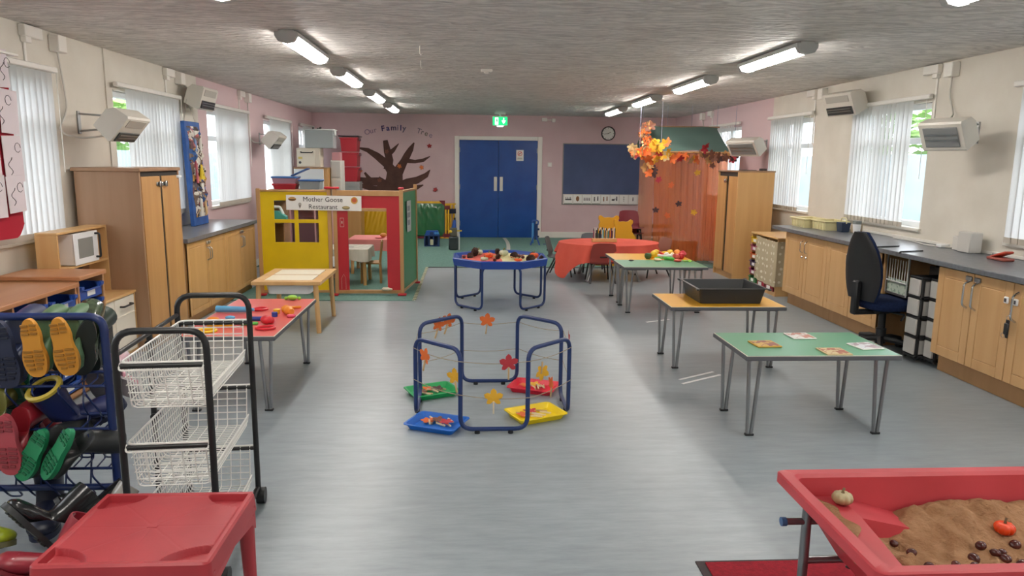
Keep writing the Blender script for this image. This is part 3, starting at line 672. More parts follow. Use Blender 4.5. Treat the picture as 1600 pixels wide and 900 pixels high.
# ---- low cupboards with grey worktop
def panel_door(b, x, y0, y1, z0, z1, ins=.05, th=.018):
    """shaker-like door facing +x with a routed groove"""
    g = .006
    b.bx(x, x+th-.004, y0, y1, z0, z1, .002)
    b.bx(x, x+th, y0, y0+ins, z0, z1, .002).bx(x, x+th, y1-ins, y1, z0, z1, .002).bx(x, x+th, y0+ins, y1-ins, z0, z0+ins, .002).bx(x, x+th, y0+ins, y1-ins, z1-ins, z1, .002)
    b.bx(x, x+th-.001, y0+ins+g, y1-ins-g, z0+ins+g, z1-ins-g, .003); return b
def bow_handle(nm, x, y, z, L, m, par, out=.03, r=.005):
    return MB().tube(fillet([(x, y, z-L/2), (x+out, y, z-L/2+L*.12), (x+out, y, z+L/2-L*.12), (x, y, z+L/2)], abs(out)*.8, 4), r, 8).build(nm, m, par)
for i, (y0, y1, lb) in enumerate(((6.84, 7.92, 'low beech cupboard nearest the tall brown cupboard, under grey worktop'), (7.92, 9.0, 'low beech cupboard beside the yellow playhouse panel, under grey worktop'))):
    t = thing('base_cupboard', lb, 'cupboard', (-2.62, y0, 0), 0, 'low cupboards on the left'); wd = y1-y0
    MB().bx(-.5, 0, .002, wd-.002, .09, .8).build('carcass', W_BEECH, t); MB().bx(-.48, -.05, .002, wd-.002, 0, .09).build('plinth', W_BEECH, t)
    for s in (0, 1):
        d = panel_door(MB(), .0, .004+s*wd/2, wd/2-.004+s*wd/2, .1, .79).build('door', W_BEECH2, t)
        yy = wd/2+(-.03 if s == 0 else .03); bow_handle('handle', .018, yy, .64, .13, M_STEEL, d)
        MB().bx(.018, .034, yy-.022, yy+.022, .735, .765, .004).build('child_lock', M_STEEL, d)
pl = [(-2.575, 6.80), (-2.575, 9.06), (XL+.001, 9.06), (XL+.001, 6.80)]
o = MB().prism(pl, 'z', .803, .842).build('worktop', W_TOP); tag(o, 'grey worktop over the low cupboards along the left wall', 'worktop')
# ---- tray units
W_CAR = wood('unit_beech', '#b98a60', '#ad7d54', .45)
M_TRAY = mat('blue_tray', '#2b4fa0', .35)
def tray_mesh():
    b = MB(); w, h, d = .148, .095, .36
    b.bx(-d, -.0, -w, -w+.004, 0, h).bx(-d, 0, w-.004, w, 0, h).bx(-d, 0, -w, w, 0, .004).bx(-d, -d+.004, -w, w, 0, h)
    # front with a dipped finger lip
    pr = [(-w, 0), (w, 0), (w, h), (w-.03, h), (w-.05, h-.03), (-w+.05, h-.03), (-w+.03, h), (-w, h)]
    b.prism(pr, 'x', -.006, 0); b.bx(0, .018, -w+.05, w-.05, h-.036, h-.028, .002).bx(-d, .008, -w-.006, -w, h-.01, h).bx(-d, .008, w, w+.006, h-.01, h)
    b.prism([(-.03, h), (.018, h), (.018, h-.02), (0, h-.04)], 'y', -w, -w+.035).prism([(-.03, h), (.018, h), (.018, h-.02), (0, h-.04)], 'y', w-.035, w)
    return b.mesh('tray', M_TRAY), MB().bx(.0, .004, -.05, .05, .02, .055).mesh('paper_label', M_PAPER)
TRAY, TLAB = tray_mesh()
def tray_unit(label, y0, y1, ztop, cols, rows, xf, labelfn, group):
    t = thing('tray_unit', label, 'storage unit', (xf, y0, 0)); W = y1-y0; cw = (W-.02)/cols
    b = MB().bx(-.5, .0, 0, .018, .05, ztop-.03, .002).bx(-.5, 0, W-.018, W, .05, ztop-.03, .002).bx(-.5, -.49, 0, W, .05, ztop-.03).bx(-.5, 0, 0, W, .03, .05).bx(-.48, -.03, 0, W, 0, .03)
    b.build('carcass', W_CAR, t); MB().bx(-.52, .02, -.005, W+.005, ztop-.03, ztop, .005).build('top_panel', W_ORB, t)
    for k in range(1, cols): MB().bx(-.49, 0, .01+k*cw-.009, .01+k*cw+.009, .05, ztop-.03).build('divider', W_CAR, t)
    for c in range(cols):
        for r in range(rows):
            z = .06+r*(ztop-.12)/rows
            u = inst('tray', TRAY, None, (xf-.01+random.uniform(-.01, .012), y0+.01+(c+.5)*cw, z)); tag(u, labelfn(c, r), 'tray', group)
            inst('paper_label', TLAB, u)
    return t
ORD = ['bottom', 'second from bottom', 'third from bottom', 'fourth from bottom', 'second from top', 'top']
CL = ['leftmost', 'second from left', 'third from left', 'rightmost']
tray_unit('wide beech tray unit full of blue trays behind the boot rack', 3.5, 4.85, .765, 4, 6, -2.57, lambda c, r: '%s blue tray in the %s column of wide tray unit' % (ORD[r], CL[c]), 'blue trays in the wide unit')
tray_unit('narrow beech tray unit between the wide unit and play kitchen', 4.87, 5.215, .80, 1, 6, -2.57, lambda c, r: '%s blue tray in the narrow tray unit' % ORD[r], 'blue trays in the narrow unit')
# ---- toy kitchen
M_KW = mat('kitchen_white', '#e3dccd', .45)
t = thing('play_kitchen', 'small wooden play kitchen with white doors and a toy microwave', 'toy kitchen', (-2.7, 5.24, 0))
b = MB().bx(-.33, -.02, 0, .016, 0, .5).bx(-.33, .0, .694, .71, 0, .5).bx(-.33, -.32, 0, .71, 0, .5).bx(-.33, 0, 0, .71, .03, .05); b.build('carcass', W_PINE, t)
MB().bx(-.33, .012, -.005, .715, .5, .522, .004).build('counter', W_PINE, t)
d = MB().bx(-.018, .0, .37, .69, .05, .495, .003).build('door', M_KW, t); MB().tube(fillet([(.0, .45, .43), (.03, .45, .43), (.03, .61, .43), (0, .61, .43)], .012), .008).build('handle', M_BLK, d)
MB().bx(.0, .006, .38, .68, .35, .356).build('groove', M_KW, d)
d = MB().bx(-.018, .0, .02, .36, .05, .495, .003).build('door', M_KW, t); MB().tube(fillet([(.0, .1, .43), (.03, .1, .43), (.03, .28, .43), (0, .28, .43)], .012), .008).build('handle', M_BLK, d)
MB().bx(.0, .004, .08, .3, .12, .36, .003).build('oven_window', mat('smoked', '#3b3a39', .2), d)
MB().bx(-.33, -.08, .06, .3, .522, .53, .003).build('hob', mat('hob', '#3f4244', .3), t)
hx = -.18
b = MB().bx(-.33, hx, .0, .016, .522, 1.03).bx(-.33, hx, .694, .71, .522, 1.03).bx(-.33, hx, 0, .71, 1.03, 1.048, .003).bx(-.33, hx, .016, .694, .77, .786).bx(-.33, -.32, .016, .694, .76, 1.03)
b.build('hutch', W_PINE, t)
m = MB().bx(-.32, hx+.0, .2, .53, .79, 1.02, .004).build('microwave', M_UPVC, t)
MB().bx(hx, hx+.012, .195, .54, .788, 1.022, .004).build('microwave_door', M_UPVC, m); MB().bx(hx+.012, hx+.015, .25, .46, .835, .98, .002).build('microwave_window', mat('grey_glass', '#8b8c88', .15), m)
MB().tube(fillet([(hx+.01, .5, .82), (hx+.045, .5, .82), (hx+.045, .5, 1.0), (hx+.01, .5, 1.0)], .012), .008).build('microwave_handle', M_BLK, m)
# ---- collage panel
def collage_mat():
    m = mat('collage_paint', '#2e5f9e', .7); nt = m.node_tree; p = nt.nodes['Principled BSDF']
    tc = N(nt, 'ShaderNodeTexCoord'); vo = N(nt, 'ShaderNodeTexVoronoi'); vo.inputs['Scale'].default_value = 16
    nz = N(nt, 'ShaderNodeTexNoise'); nz.inputs['Scale'].default_value = 9; nt.links.new(tc.outputs['Object'], nz.inputs['Vector'])
    mx = N(nt, 'ShaderNodeMix', data_type='RGBA'); mx.inputs[0].default_value = .25
    nt.links.new(tc.outputs['Object'], mx.inputs[6]); nt.links.new(nz.outputs['Color'], mx.inputs[7]); nt.links.new(mx.outputs[2], vo.inputs['Vector'])
    se = N(nt, 'ShaderNodeSeparateColor'); nt.links.new(vo.outputs['Color'], se.inputs[0])
    r = N(nt, 'ShaderNodeValToRGB'); r.color_ramp.interpolation = 'CONSTANT'; e = r.color_ramp.elements
    cs = ['#4b4038', '#7d6a5e', '#d8d3c8', '#3a2f2c', '#6d4d52', '#c89a54', '#5a5560', '#8a7a70', '#2f5a94', '#b76a6a']
    e[0].color = (*lin(cs[0]), 1); e[1].position = .1; e[1].color = (*lin(cs[1]), 1)
    for i, c in enumerate(cs[2:]):
        q = e.new((i+2)/len(cs)); q.color = (*lin(c), 1)
    nt.links.new(se.outputs[0], r.inputs[0]); nt.links.new(r.outputs[0], p.inputs['Base Color']); return m
t = thing('collage_panel', 'tall blue board covered in scrap collage leaning on the left wall', 'artwork', (-2.985, 8.27, .845), (0, math.radians(-2.2), 0))
MB().bx(-.02, .02, -.22, .22, 0, 1.12, .003).build('board', mat('collage_blue', '#2a5da6', .6, col2='#234f92', scale=12), t)
rnd = random.Random(3)
def cf(u, v):
    y = -.155+.33*u; z = .09+.98*v; e = min(u, 1-u, v, 1-v)
    return (.021+min(1, e*9)*(.012+.035*abs(math.sin(9*u+13*v)*math.sin(23*v-5*u))+.012*math.sin(41*u+37*v)**2), y+.02*math.sin(17*v), z)
MB().sheet(cf, 26, 70).build('scrap_relief', collage_mat(), t, ang=25)
MB().prism([(-.03, .5), (.09, .5), (.04, .64), (0, .66)], 'x', .06, .075).build('yellow_scrap', mat('scrap_yellow', '#e0c528', .6), t)
for nm, c, pts in (('white_scrap', '#d9d5cc', [(-.1, .1), (-.05, .1), (-.04, .28), (-.09, .3)]), ('white_scrap', '#d9d5cc', [(-.02, .36), (.05, .36), (.04, .46), (-.03, .45)]), ('pink_scrap', '#b75b66', [(-.13, .46), (-.09, .46), (-.09, .66), (-.12, .7)]),
        ('cream_scrap', '#c8a878', [(.04, .1), (.08, .12), (.07, .32), (.03, .3)]), ('white_scrap', '#d6d3cb', [(.03, .78), (.1, .82), (.11, .98), (.07, .97), (.05, .86)]), ('blue_scrap', '#7d92b8', [(-.1, .8), (-.05, .8), (-.05, .92), (-.09, .94)]), ('white_scrap', '#d6d3cb', [(-.07, .97), (.0, .99), (.0, 1.02), (-.08, 1.02)])):
    MB().prism(pts, 'x', .055, .07).build(nm, mat('scrap_'+c[1:], c, .7), t)
MB().tube([(.0, -.16, 1.12), (-.01, .0, 1.36), (.0, .16, 1.12)], .002, 5).build('string', mat('pale_string', '#9d968a', .8), t)
# ---- red hanging cloth with drawings
t = thing('hanging_cloth', 'red cloth hanging at the left edge with drawings pinned on it', 'wall hanging', (-2.9, 4.72, 1.06))
def hc(u, v):
    y = -.55+.76*u; z = 1.12*v; cut = max(0, (u-.86)/.14); z = max(z, .09*cut*cut) if v < .3 else z
    return (.012*math.sin(9*u+2*v), y-(.015*(1-v)), z)
MB().sheet(hc, 24, 14, .003).build('cloth', fabric('red_cloth', '#b81f36', .15), t)
M_DRW = mat('drawing_paper', '#d9cfd4', .75)
for y0, y1, z0, z1, tl in ((.06, .215, .93, 1.16, .05), (.0, .18, .66, .93, -.04), (.03, .22, .35, .64, .03), (-.2, -.01, .14, .4, 0), (.015, .19, .16, .39, .05), (-.2, -.03, .4, .66, .02), (-.2, -.02, .7, .98, 0)):
    kx = .016+.004*len(t.children); pp = MB().bx(kx, kx+.003, y0, y1, z0, z1, 0, Matrix.Rotation(tl, 4, 'X')).build('drawing', M_DRW, t)
    MB().tube([(kx+.004, y0+.04+.02*math.sin(k*.9), z0+.05+.012*k) for k in range(10)], .0022, 4).tube([(kx+.004, y1-.06+.03*math.cos(k*.7), z1-.07+.03*math.sin(k*.7)) for k in range(9)], .0018, 4).build('pencil_line', M_INK, pp)
o = MB().bx(-2.96, -2.86, 4.1, 4.98, 2.2, 2.215, .003).build('cloth_rail', M_WHITE); tag(o, 'thin white rail above the red hanging cloth at left edge', 'rail')
# ---- back left: tall cabinet with boxes on it
t = thing('tall_cabinet', 'tall white fronted cabinet with beech side in the far left corner', 'cabinet', (-2.75, 13.0, .008))
MB().bx(-.29, .29, .0, .5, 0, 1.415, .003).build('carcass', W_BEECH, t); MB().bx(-.29, .22, -.018, 0, .05, 1.40, .003).build('door', mat('cabinet_white', '#cfd2d4', .4), t); MB().bx(-.3, .3, -.02, .5, 1.415, 1.43, .003).build('top_panel', W_BROWN, t)
t = thing('toy_oven', 'cream box with a dark handle on the tall far left cabinet', 'box', (-2.79, 13.15, 1.438))
MB().bx(-.2, .2, -.13, .2, 0, .33, .006).build('body', mat('cream_card', '#cfc6b6', .6), t); MB().bx(-.185, .12, -.138, -.13, .02, .3, .004).build('front_panel', mat('cream_card2', '#d8d1c2', .6), t)
MB().tube(fillet([(-.12, -.135, .27), (-.12, -.165, .25), (.08, -.165, .25), (.08, -.135, .27)], .012), .008).build('handle', M_BLK, t); MB().lathe([(.022, 0), (.022, .01)], 16, Matrix.Translation((-.14, -.135, .08)) @ Mx).build('knob', M_GRY, t); MB().bx(-.17, -.1, -.14, -.136, .14, .18).build('yellow_label', mat('soft_yellow', '#c9b46a', .7), t)
t = thing('storage_crate', 'clear plastic crate with a grey sheet inside, topmost on far left cabinet', 'crate', (-2.6, 13.2, 1.77))
b = MB().bx(-.24, .24, -.16, .18, 0, .012, .003).bx(-.24, -.228, -.16, .18, .0, .3).bx(.228, .24, -.16, .18, .0, .3).bx(-.24, .24, -.16, -.15, .0, .3, .003).bx(-.24, .24, .17, .18, 0, .3)
b.build('body', M_CLEAR, t); MB().bx(-.26, .26, -.18, .2, .3, .325, .01).build('lid', mat('crate_lid', '#c9cdcb', .35), t); MB().bx(-.2, .2, -.13, -.12, .02, .27).build('grey_sheet', mat('sheet_grey', '#7f8a87', .6), t)
for s in (-1, 1): MB().bx(s*.245, s*.265, -.08, .08, .22, .3, .006).build('clip', mat('crate_lid', '#c9cdcb', .35), t)
o = MB().bx(-.02, .0, -.05, .1, 0, .02).ball((.03, .0, .02), .022).ball((-.1, .02, .015), .018).build('toy_bits', M_GRY, None, (-2.62, 13.15, 2.095)); tag(o, 'small dark odds and ends lying on the clear crate lid', 'toys', None, 'stuff')
t = thing('drawer_box', 'white plastic drawer box squeezed between cabinet and red crates', 'drawer box', (-2.365, 13.3, .9))
MB().bx(-.08, .1, -.1, .3, .0, .66, .004).build('body', mat('offwhite_plastic', '#d5d3cc', .4), t)
for z in (.04, .36): MB().bx(-.07, .09, -.112, -.1, z, z+.28, .004).build('drawer', mat('drawer_grey', '#b7b4b0', .4), t)
MB().bx(-.06, .08, -.05, .2, .66, .8, .004).build('pink_tub', mat('tub_pink', '#b98589', .5), t)
o = MB().bx(-2.45, -2.28, 13.1, 13.6, .008, .9, .004).build('packing_case', W_BEECH); tag(o, 'plain wooden case under the white drawer box, far left corner', 'case')
CRATE = None
for k, lb in enumerate(('lowest red crate of the stack in the far left corner', 'middle red crate of the stack in the far left corner', 'top red crate of the stack in the far left corner')):
    z = 1.17+k*.278
    if CRATE is None:
        t = thing('red_crate', lb, 'crate', (-2.26, 14.3, z), 0, 'stacked red crates'); CRATE = t
        b = MB(); r0 = [(-.14, -.2, 0), (.14, -.2, 0), (.14, .2, 0), (-.14, .2, 0)]; r1 = [(x*1.12, y*1.06, .26) for x, y, _ in r0]
        b.loft([r0, r1], (True, False)); b.loft([[(x*.95, y*.96, .26) for x, y, _ in r1], [(x*.93, y*.95, .02) for x, y, _ in r0]], (False, True)); b.build('body', mat('crate_red', '#b5303c', .4), t, ang=20)
        MB().bx(-.17, .17, -.225, -.2, .235, .262, .004).bx(-.17, .17, .2, .225, .235, .262, .004).bx(-.17, -.145, -.2, .2, .235, .262, .004).bx(.145, .17, -.2, .2, .235, .262, .004).build('rim', mat('crate_red', '#b5303c', .4), t)
        MB().bx(.165, .2, -.06, .06, .2, .26, .008).build('clip', mat('clip_dark', '#6d4c52', .4), t)
    else: dup(CRATE, (-2.26, 14.3, z), None, lb)
o = MB().bx(-.19, .19, -.24, .24, 0, .02, .006).build('crate_lid', mat('lid_dark', '#4d4448', .4), None, (-2.26, 14.3, 1.17+3*.278)); tag(o, 'dark lid on the top red crate of the stack', 'lid')
t = thing('clear_tub', 'tall clear tubs of dark toys under the red crates', 'tub', (-2.26, 14.3, .008))
MB().bx(-.18, .18, -.2, .2, .75, 1.155, .01).build('tub', M_CLEAR, t); MB().bx(-.12, .02, -.17, .15, .8, 1.08, .03).build('dark_toys', M_GRY, t); MB().bx(-.2, .2, -.22, .22, 0, .75, .004).build('base_box', W_BEECH, t)
# ================================================================== playhouse
P_YEL = mat('panel_yellow', '#e2c012', .35, col2='#d8b50f', scale=3); P_RED = mat('panel_red', '#b5252f', .4); P_GRN = mat('panel_green', '#3a8054', .4); W_POST = wood('post_wood', '#bb9162', '#ad8254')
M_RF = mat('red_foot', '#b3202e', .4)
t = thing('playhouse', 'wooden playhouse of yellow, red and green panels with a doorway', 'playhouse', (-1.57, 8.5, .008))
XA, XB = -.83, .79    # left and right ends
def post(x, y, h=1.235):
    p = MB().bx(x-.022, x+.022, y-.022, y+.022, .02, h, .004).build('post', W_POST, t)
    return p
for x in (XA, -.032, .032, XB): post(x, 0)
post(XB+.1, .86, 1.27)
# yellow panel with a four-pane opening
wx0, wx1, wz0, wz1 = -.66, -.16, .62, 1.1; a, c = XA+.022, -.054
def cutpanel(x0, x1, z0, z1, hs, th):
    """flat board with rectangular openings hs=(x0,x1,z0,z1) laid out on a grid"""
    b = MB(); X = sorted({x0, x1, *[v for h in hs for v in h[:2]]}); Z = sorted({z0, z1, *[v for h in hs for v in h[2:]]})
    nx, nz = len(X), len(Z); vid = {}; v = []; f = []
    def V(i, j, s):
        if (i, j, s) not in vid: vid[i, j, s] = len(v); v.append((X[i], s*th/2, Z[j]))
        return vid[i, j, s]
    def solid(i, j):
        if not (0 <= i < nx-1 and 0 <= j < nz-1): return False
        mx, mz = (X[i]+X[i+1])/2, (Z[j]+Z[j+1])/2
        return not any(h[0] < mx < h[1] and h[2] < mz < h[3] for h in hs)
    for i in range(nx-1):
        for j in range(nz-1):
            if not solid(i, j): continue
            f.append((V(i, j, -1), V(i+1, j, -1), V(i+1, j+1, -1), V(i, j+1, -1))); f.append((V(i, j, 1), V(i, j+1, 1), V(i+1, j+1, 1), V(i+1, j, 1)))
            for di, dj, A, B in ((-1, 0, (i, j+1), (i, j)), (1, 0, (i+1, j), (i+1, j+1)), (0, -1, (i, j), (i+1, j)), (0, 1, (i+1, j+1), (i, j+1))):
                if not solid(i+di, j+dj): f.append((V(*A, -1), V(*A, 1), V(*B, 1), V(*B, -1)))
    return b.add(v, f)
mx_ = -.41
cutpanel(a, c, .06, 1.2, [(wx0, mx_-.022, .62, .845), (mx_+.022, wx1, .62, .845), (wx0, mx_-.022, .885, 1.1), (mx_+.022, wx1, .885, 1.1)], .016).build('yellow_panel', P_YEL, t)
MB().bx(a, c, -.02, .02, 1.2, 1.222, .003).build('top_rail', W_POST, t); MB().bx(a, c, -.02, .02, .03, .06, .003).build('bottom_rail', W_POST, t)
# red panel with the doorway
x0, x1 = .054, XB-.022
cutpanel(x0, x1, .05, 1.16, [(.175, .62, .05, .985)], .016).build('red_panel', P_RED, t)
MB().bx(x0, x1, -.02, .02, 1.16, 1.222, .003).build('top_rail', W_POST, t); MB().bx(x0, x1, -.02, .02, .02, .06, .003).build('bottom_rail', W_POST, t); MB().bx(.175, .62, -.02, .02, .985, 1.02, .003).build('lintel', W_POST, t)
b = MB()
for z0, z1 in ((.8, .806), (.9, .906)): b.bx(.085, .13, -.0095, -.0082, z0, z1)
b.bx(.085, .089, -.0095, -.0082, .8, .906).bx(.126, .13, -.0095, -.0082, .8, .906).bx(.1, .115, -.0095, -.0082, .84, .87); b.build('switch_drawing', mat('chalk', '#c9a79c', .8), t)
b = MB().tube([(.085, -.009, .07), (.085, -.009, .2), (.11, -.009, .25), (.135, -.009, .2), (.135, -.009, .07)], .002, 4); b.build('door_drawing', mat('chalk', '#c9a79c', .8), t)
# green side panel
M_ = Matrix.Translation((XB, 0, 0)) @ Matrix.Rotation(math.atan2(.86, .1), 4, 'Z')
MB().bx(.022, .845, -.008, .008, .06, 1.2, 0, M_).build('green_panel', P_GRN, t)
MB().bx(.022, .845, -.018, .018, 1.2, 1.225, .003, M_).build('top_rail', W_POST, t); MB().bx(.022, .845, -.018, .018, .03, .06, .003, M_).build('bottom_rail', W_POST, t)
for x, y in ((XA, -.03), (0, -.04), (XB, -.04), (XB+.1, .86)):
    MB().bx(x-.05, x+.05, y-.035, y+.045, 0, .022, .005).build('foot', M_RF, t)
for x in (-.0, XB): MB().bx(x-.085 if x == 0 else x-.032, x+.085 if x == 0 else x+.032, -.03, .03, 1.235, 1.262, .008).build('red_cap', M_RF, t)
MB().bx(-.008, .012, -.03, -.022, .34, .46, .003).build('hinge', M_UPVC, t)
# banner
t2 = thing('banner', 'white paper banner reading Mother Goose Restaurant on the playhouse', 'sign', (-1.655, 8.462, 1.085), (0, math.radians(.6), 0))
def bn(u, v): return (-.425+.85*u, -.004*math.sin(PI*u*2)-.002, -.085+.17*v)
MB().sheet(bn, 12, 3, .001).build('sheet', M_PAPER, t2)
text('lettering', 'Mother Goose', .075, M_INK, t2, (-.01, -.0085, .038), depth=.0005); text('lettering', 'Restaurant', .075, M_INK, t2, (-.01, -.0085, -.045), depth=.0005)
def food(nm, x, z, s, cols):
    g = thing  # picture printed on the sheet: built as thin flat pieces
    for k, (c, w, h, dz) in enumerate(cols):
        MB().lathe([(1, 0), (1, .4)], 18, Matrix.Translation((x, -.0072-.0004*k, z+dz*s)) @ Mx @ Matrix.Diagonal((w*s, h*s, .001, 1))).build(nm, mat('print_'+c[1:], c, .7), t2)
food('burger_picture', -.355, .04, .05, [('#7a5a34', .9, .45, 0), ('#c99a58', .85, .3, .12), ('#5f4a3a', .8, .1, -.1)])
food('sandwich_picture', .25, -.05, .05, [('#7c7148', .9, .4, 0), ('#b9a675', .75, .25, .1)])
food('pizza_picture', .345, .035, .05, [('#c79a4a', .78, .8, 0), ('#c2603e', .55, .5, .05)])
MB().prism([(-.27, -.07), (-.285, -.03), (-.255, -.03)], 'y', -.0085, -.0075).build('cone_picture', mat('print_7d746c', '#7d746c', .7), t2); MB().lathe([(1, 0), (1, .4)], 14, Matrix.Translation((-.27, -.0075, -.018)) @ Mx @ Matrix.Diagonal((.018, .018, .001, 1))).build('ice_cream_picture', mat('print_a9a39b', '#a9a39b', .7), t2)
t = thing('paper_notice', 'grey and white paper notice on the green playhouse panel', 'notice', (-1.57+XB+.05, 8.5+.33, .93), math.atan2(.86, .1))
MB().bx(-.12, .12, -.0125, -.0095, -.2, .17).build('sheet', mat('grey_paper', '#aab0b0', .6), t)
for z, w in ((.08, .09), (.0, .1), (-.09, .08)): MB().bx(-w, w*.6, -.0135, -.0125, z-.03, z+.03).build('print_block', mat('print_slate', '#7c8588', .7), t)
o = MB().bx(-.045, .045, -.03, .03, 0, .035, .012).ball((.05, 0, .015), (.03, .02, .015), 8, 6).build('pale_toy', mat('pale_toy', '#c5b9a4', .6), None, (-.97, 8.46, .068)); tag(o, 'small pale toy lying on the playhouse door sill', 'toy')
# hazard tape along the carpet edge
o = MB(); k = 0; y = 8.2
MB().bx(-.64, -.6, 8.17, 10.78, .008, .0095).build('hazard_tape', mat('tape_pale', '#b7b79a', .7))
tp = COL.objects['hazard_tape']; tag(tp, 'worn striped tape along the right edge of the teal carpet', 'tape')
b = MB()
for k in range(26): b.bx(-.64, -.6, 8.2+k*.1, 8.24+k*.1, .0096, .0102, 0)
o = b.build('dark_stripe', mat('tape_dark', '#4f5648', .8), tp); o['kind'] = 'stuff'
# -------- inside the playhouse
M_WCL = fabric('white_cloth', '#dcd9cf', .2, col2='#c4c2b8', scale=14); M_PKC = fabric('pink_cloth', '#d98a86', .2)
def drape(hx, hy, z, dz, m, nm, label, cat, loc, seed, amp=.02, rz=0):
    """cloth over a rectangular table: flat top, wavy skirt"""
    rnd = random.Random(seed); n = 64; rings = []; ph = [rnd.uniform(0, 6) for _ in range(4)]
    def corner(th, e, zz, fold):
        x, y = math.cos(th), math.sin(th); s = 1/max(abs(x)/(hx), abs(y)/(hy)); s = min(s, math.hypot(hx, hy)*.985)
        w = fold*(amp*math.sin(9*th+ph[0])+amp*.6*math.sin(17*th+ph[1]))
        return (x*(s+e+w), y*(s+e+w), zz+fold*.12*dz*math.sin(4*th+ph[2]+1.5))
    for fr in (0, .5, .96): rings.append([corner(2*PI*k/n, 0, z, 0) if fr == 1 else tuple(v*fr if i < 2 else v for i, v in enumerate(corner(2*PI*k/n, 0, z, 0))) for k in range(n)])
    rings[0] = [(0.001*math.cos(2*PI*k/n), .001*math.sin(2*PI*k/n), z) for k in range(n)]
    rings.append([corner(2*PI*k/n, .006, z-.004, 0) for k in range(n)])
    for q in (.25, .5, .75, 1): rings.append([corner(2*PI*k/n, .012+.015*q, z-.004-dz*q, q) for k in range(n)])
    o = MB().loft(rings, (True, False)).build(nm, m, None, loc, (0, 0, rz)); return tag(o, label, cat)
def small_table(name, label, loc, hx, hy, h, m, rz=0):
    t = thing(name, label, 'table', loc, rz); MB().bx(-hx, hx, -hy, hy, h-.02, h, .004).build('tabletop', m, t)
    for sx in (-1, 1):
        for sy in (-1, 1): MB().cyl((sx*(hx-.04), sy*(hy-.04), 0), (sx*(hx-.05), sy*(hy-.05), h-.02), .022, .027, 10).build('leg', m, t)
    return t
small_table('cafe_table', 'small wooden cafe table under a white cloth inside the playhouse', (-1.53, 9.4, .008), .26, .27, .46, W_PINE)
drape(.265, .275, .474, .14, M_WCL, 'tablecloth', 'white printed cloth on the small table behind the doorway', 'tablecloth', (-1.53, 9.4, .0), 2, .012)
small_table('cafe_table', 'farther small table under a pink cloth inside the playhouse', (-1.36, 10.4, .008), .3, .3, .48, W_PINE)
drape(.305, .305, .494, .17, M_PKC, 'tablecloth', 'pink cloth on the farther table behind the doorway', 'tablecloth', (-1.36, 10.4, .0), 5, .015)
o = MB().lathe([(.05, 0), (.06, .006), (.075, .012), (.07, .012), (.05, .008)], 18).build('toy_plate', mat('plate_red', '#c8524c', .5), None, (-1.25, 10.25, .496)); tag(o, 'flat red toy plate on the pink tablecloth', 'plate')
o = MB().ball((0, 0, .03), (.05, .035, .03), 12, 8).build('toy_bread', mat('bread', '#c98b45', .7), None, (-1.2, 10.3, .505)); tag(o, 'orange brown toy bread roll on the pink tablecloth', 'toy food')
o = MB().bx(-.1, .06, -.006, .006, 0, .006, .002).build('toy_cutlery', M_STEEL, None, (-1.52, 9.3, .478)); tag(o, 'grey toy knife lying on the white cloth', 'cutlery')
def wooden_chair(label, loc, rz):
    t = thing('wooden_chair', label, 'chair', loc, rz); m = wood('chair_wood', '#a97f50', '#98703f')
    MB().bx(-.14, .14, -.13, .13, .25, .268, .005).build('seat', m, t)
    for sx in (-1, 1):
        MB().cyl((sx*.125, -.115, 0), (sx*.12, -.11, .25), .015, .016, 8).build('leg', m, t); MB().tube([(sx*.125, .13, 0), (sx*.12, .12, .25), (sx*.12, .15, .54)], [.015, .016, .014], 8).build('leg', m, t)
    MB().bx(-.12, .12, .135, .15, .46, .54, .006).build('back_rail', m, t); MB().bx(-.12, .12, .125, .138, .32, .36, .005).build('back_rail', m, t)
    for x in (-.05, .05): MB().bx(x-.025, x+.025, .126, .142, .36, .46, .003).build('back_slat', m, t)
    return t
wooden_chair('small brown wooden chair at the white clothed table', (-1.27, 9.44, .008), -PI/2+.1)
# pink play dresser seen through the yellow window, and things beside it
t = thing('play_dresser', 'pink play dresser with open compartments behind the yellow window', 'toy furniture', (-2.34, 9.75, .008)); mp = mat('dusty_pink', '#c59a9f', .6)
b = MB().bx(-.02, .0, 0, .35, 0, 1.0).bx(.30, .32, 0, .35, 0, 1.0).bx(-.02, .62, .34, .36, 0, 1.0).bx(.6, .62, 0, .35, 0, 1.0).bx(-.02, .62, 0, .35, .96, .98).bx(-.02, .62, 0, .35, .76, .78).bx(-.02, .62, 0, .35, .38, .40).bx(-.02, .62, 0, .35, 0, .02)
b.build('carcass', mp, t); MB().bx(.02, .3, .02, .33, .42, .74).build('dark_interior', mat('dusty_plum', '#6a4a54', .7), t); MB().bx(.38, .58, -.01, .0, .4, .96, .003).build('door', mat('dusty_pink2', '#d0a4a8', .6), t)
t = thing('toy_iron', 'teal and white toy iron seen in the yellow panel window', 'toy', (-2.38, 9.2, .82))
MB().prism([(-.12, 0), (.12, 0), (.12, .05), (.02, .12), (-.06, .12), (-.12, .06)], 'y', -.05, .05).build('body', mat('toy_teal', '#4aa59b', .4), t); MB().bx(-.12, .13, -.06, .06, -.02, 0, .004).build('sole', mat('toy_pale_teal', '#9cc9c2', .4), t); MB().tube(fillet([(-.08, 0, .11), (-.06, 0, .17), (.04, 0, .17), (.08, 0, .08)], .03), .016).build('handle', M_UPVC, t)
t = thing('wooden_shelf', 'brown wooden shelf unit behind the yellow window, beside pink dresser', 'shelf', (-2.45, 9.3, .008))
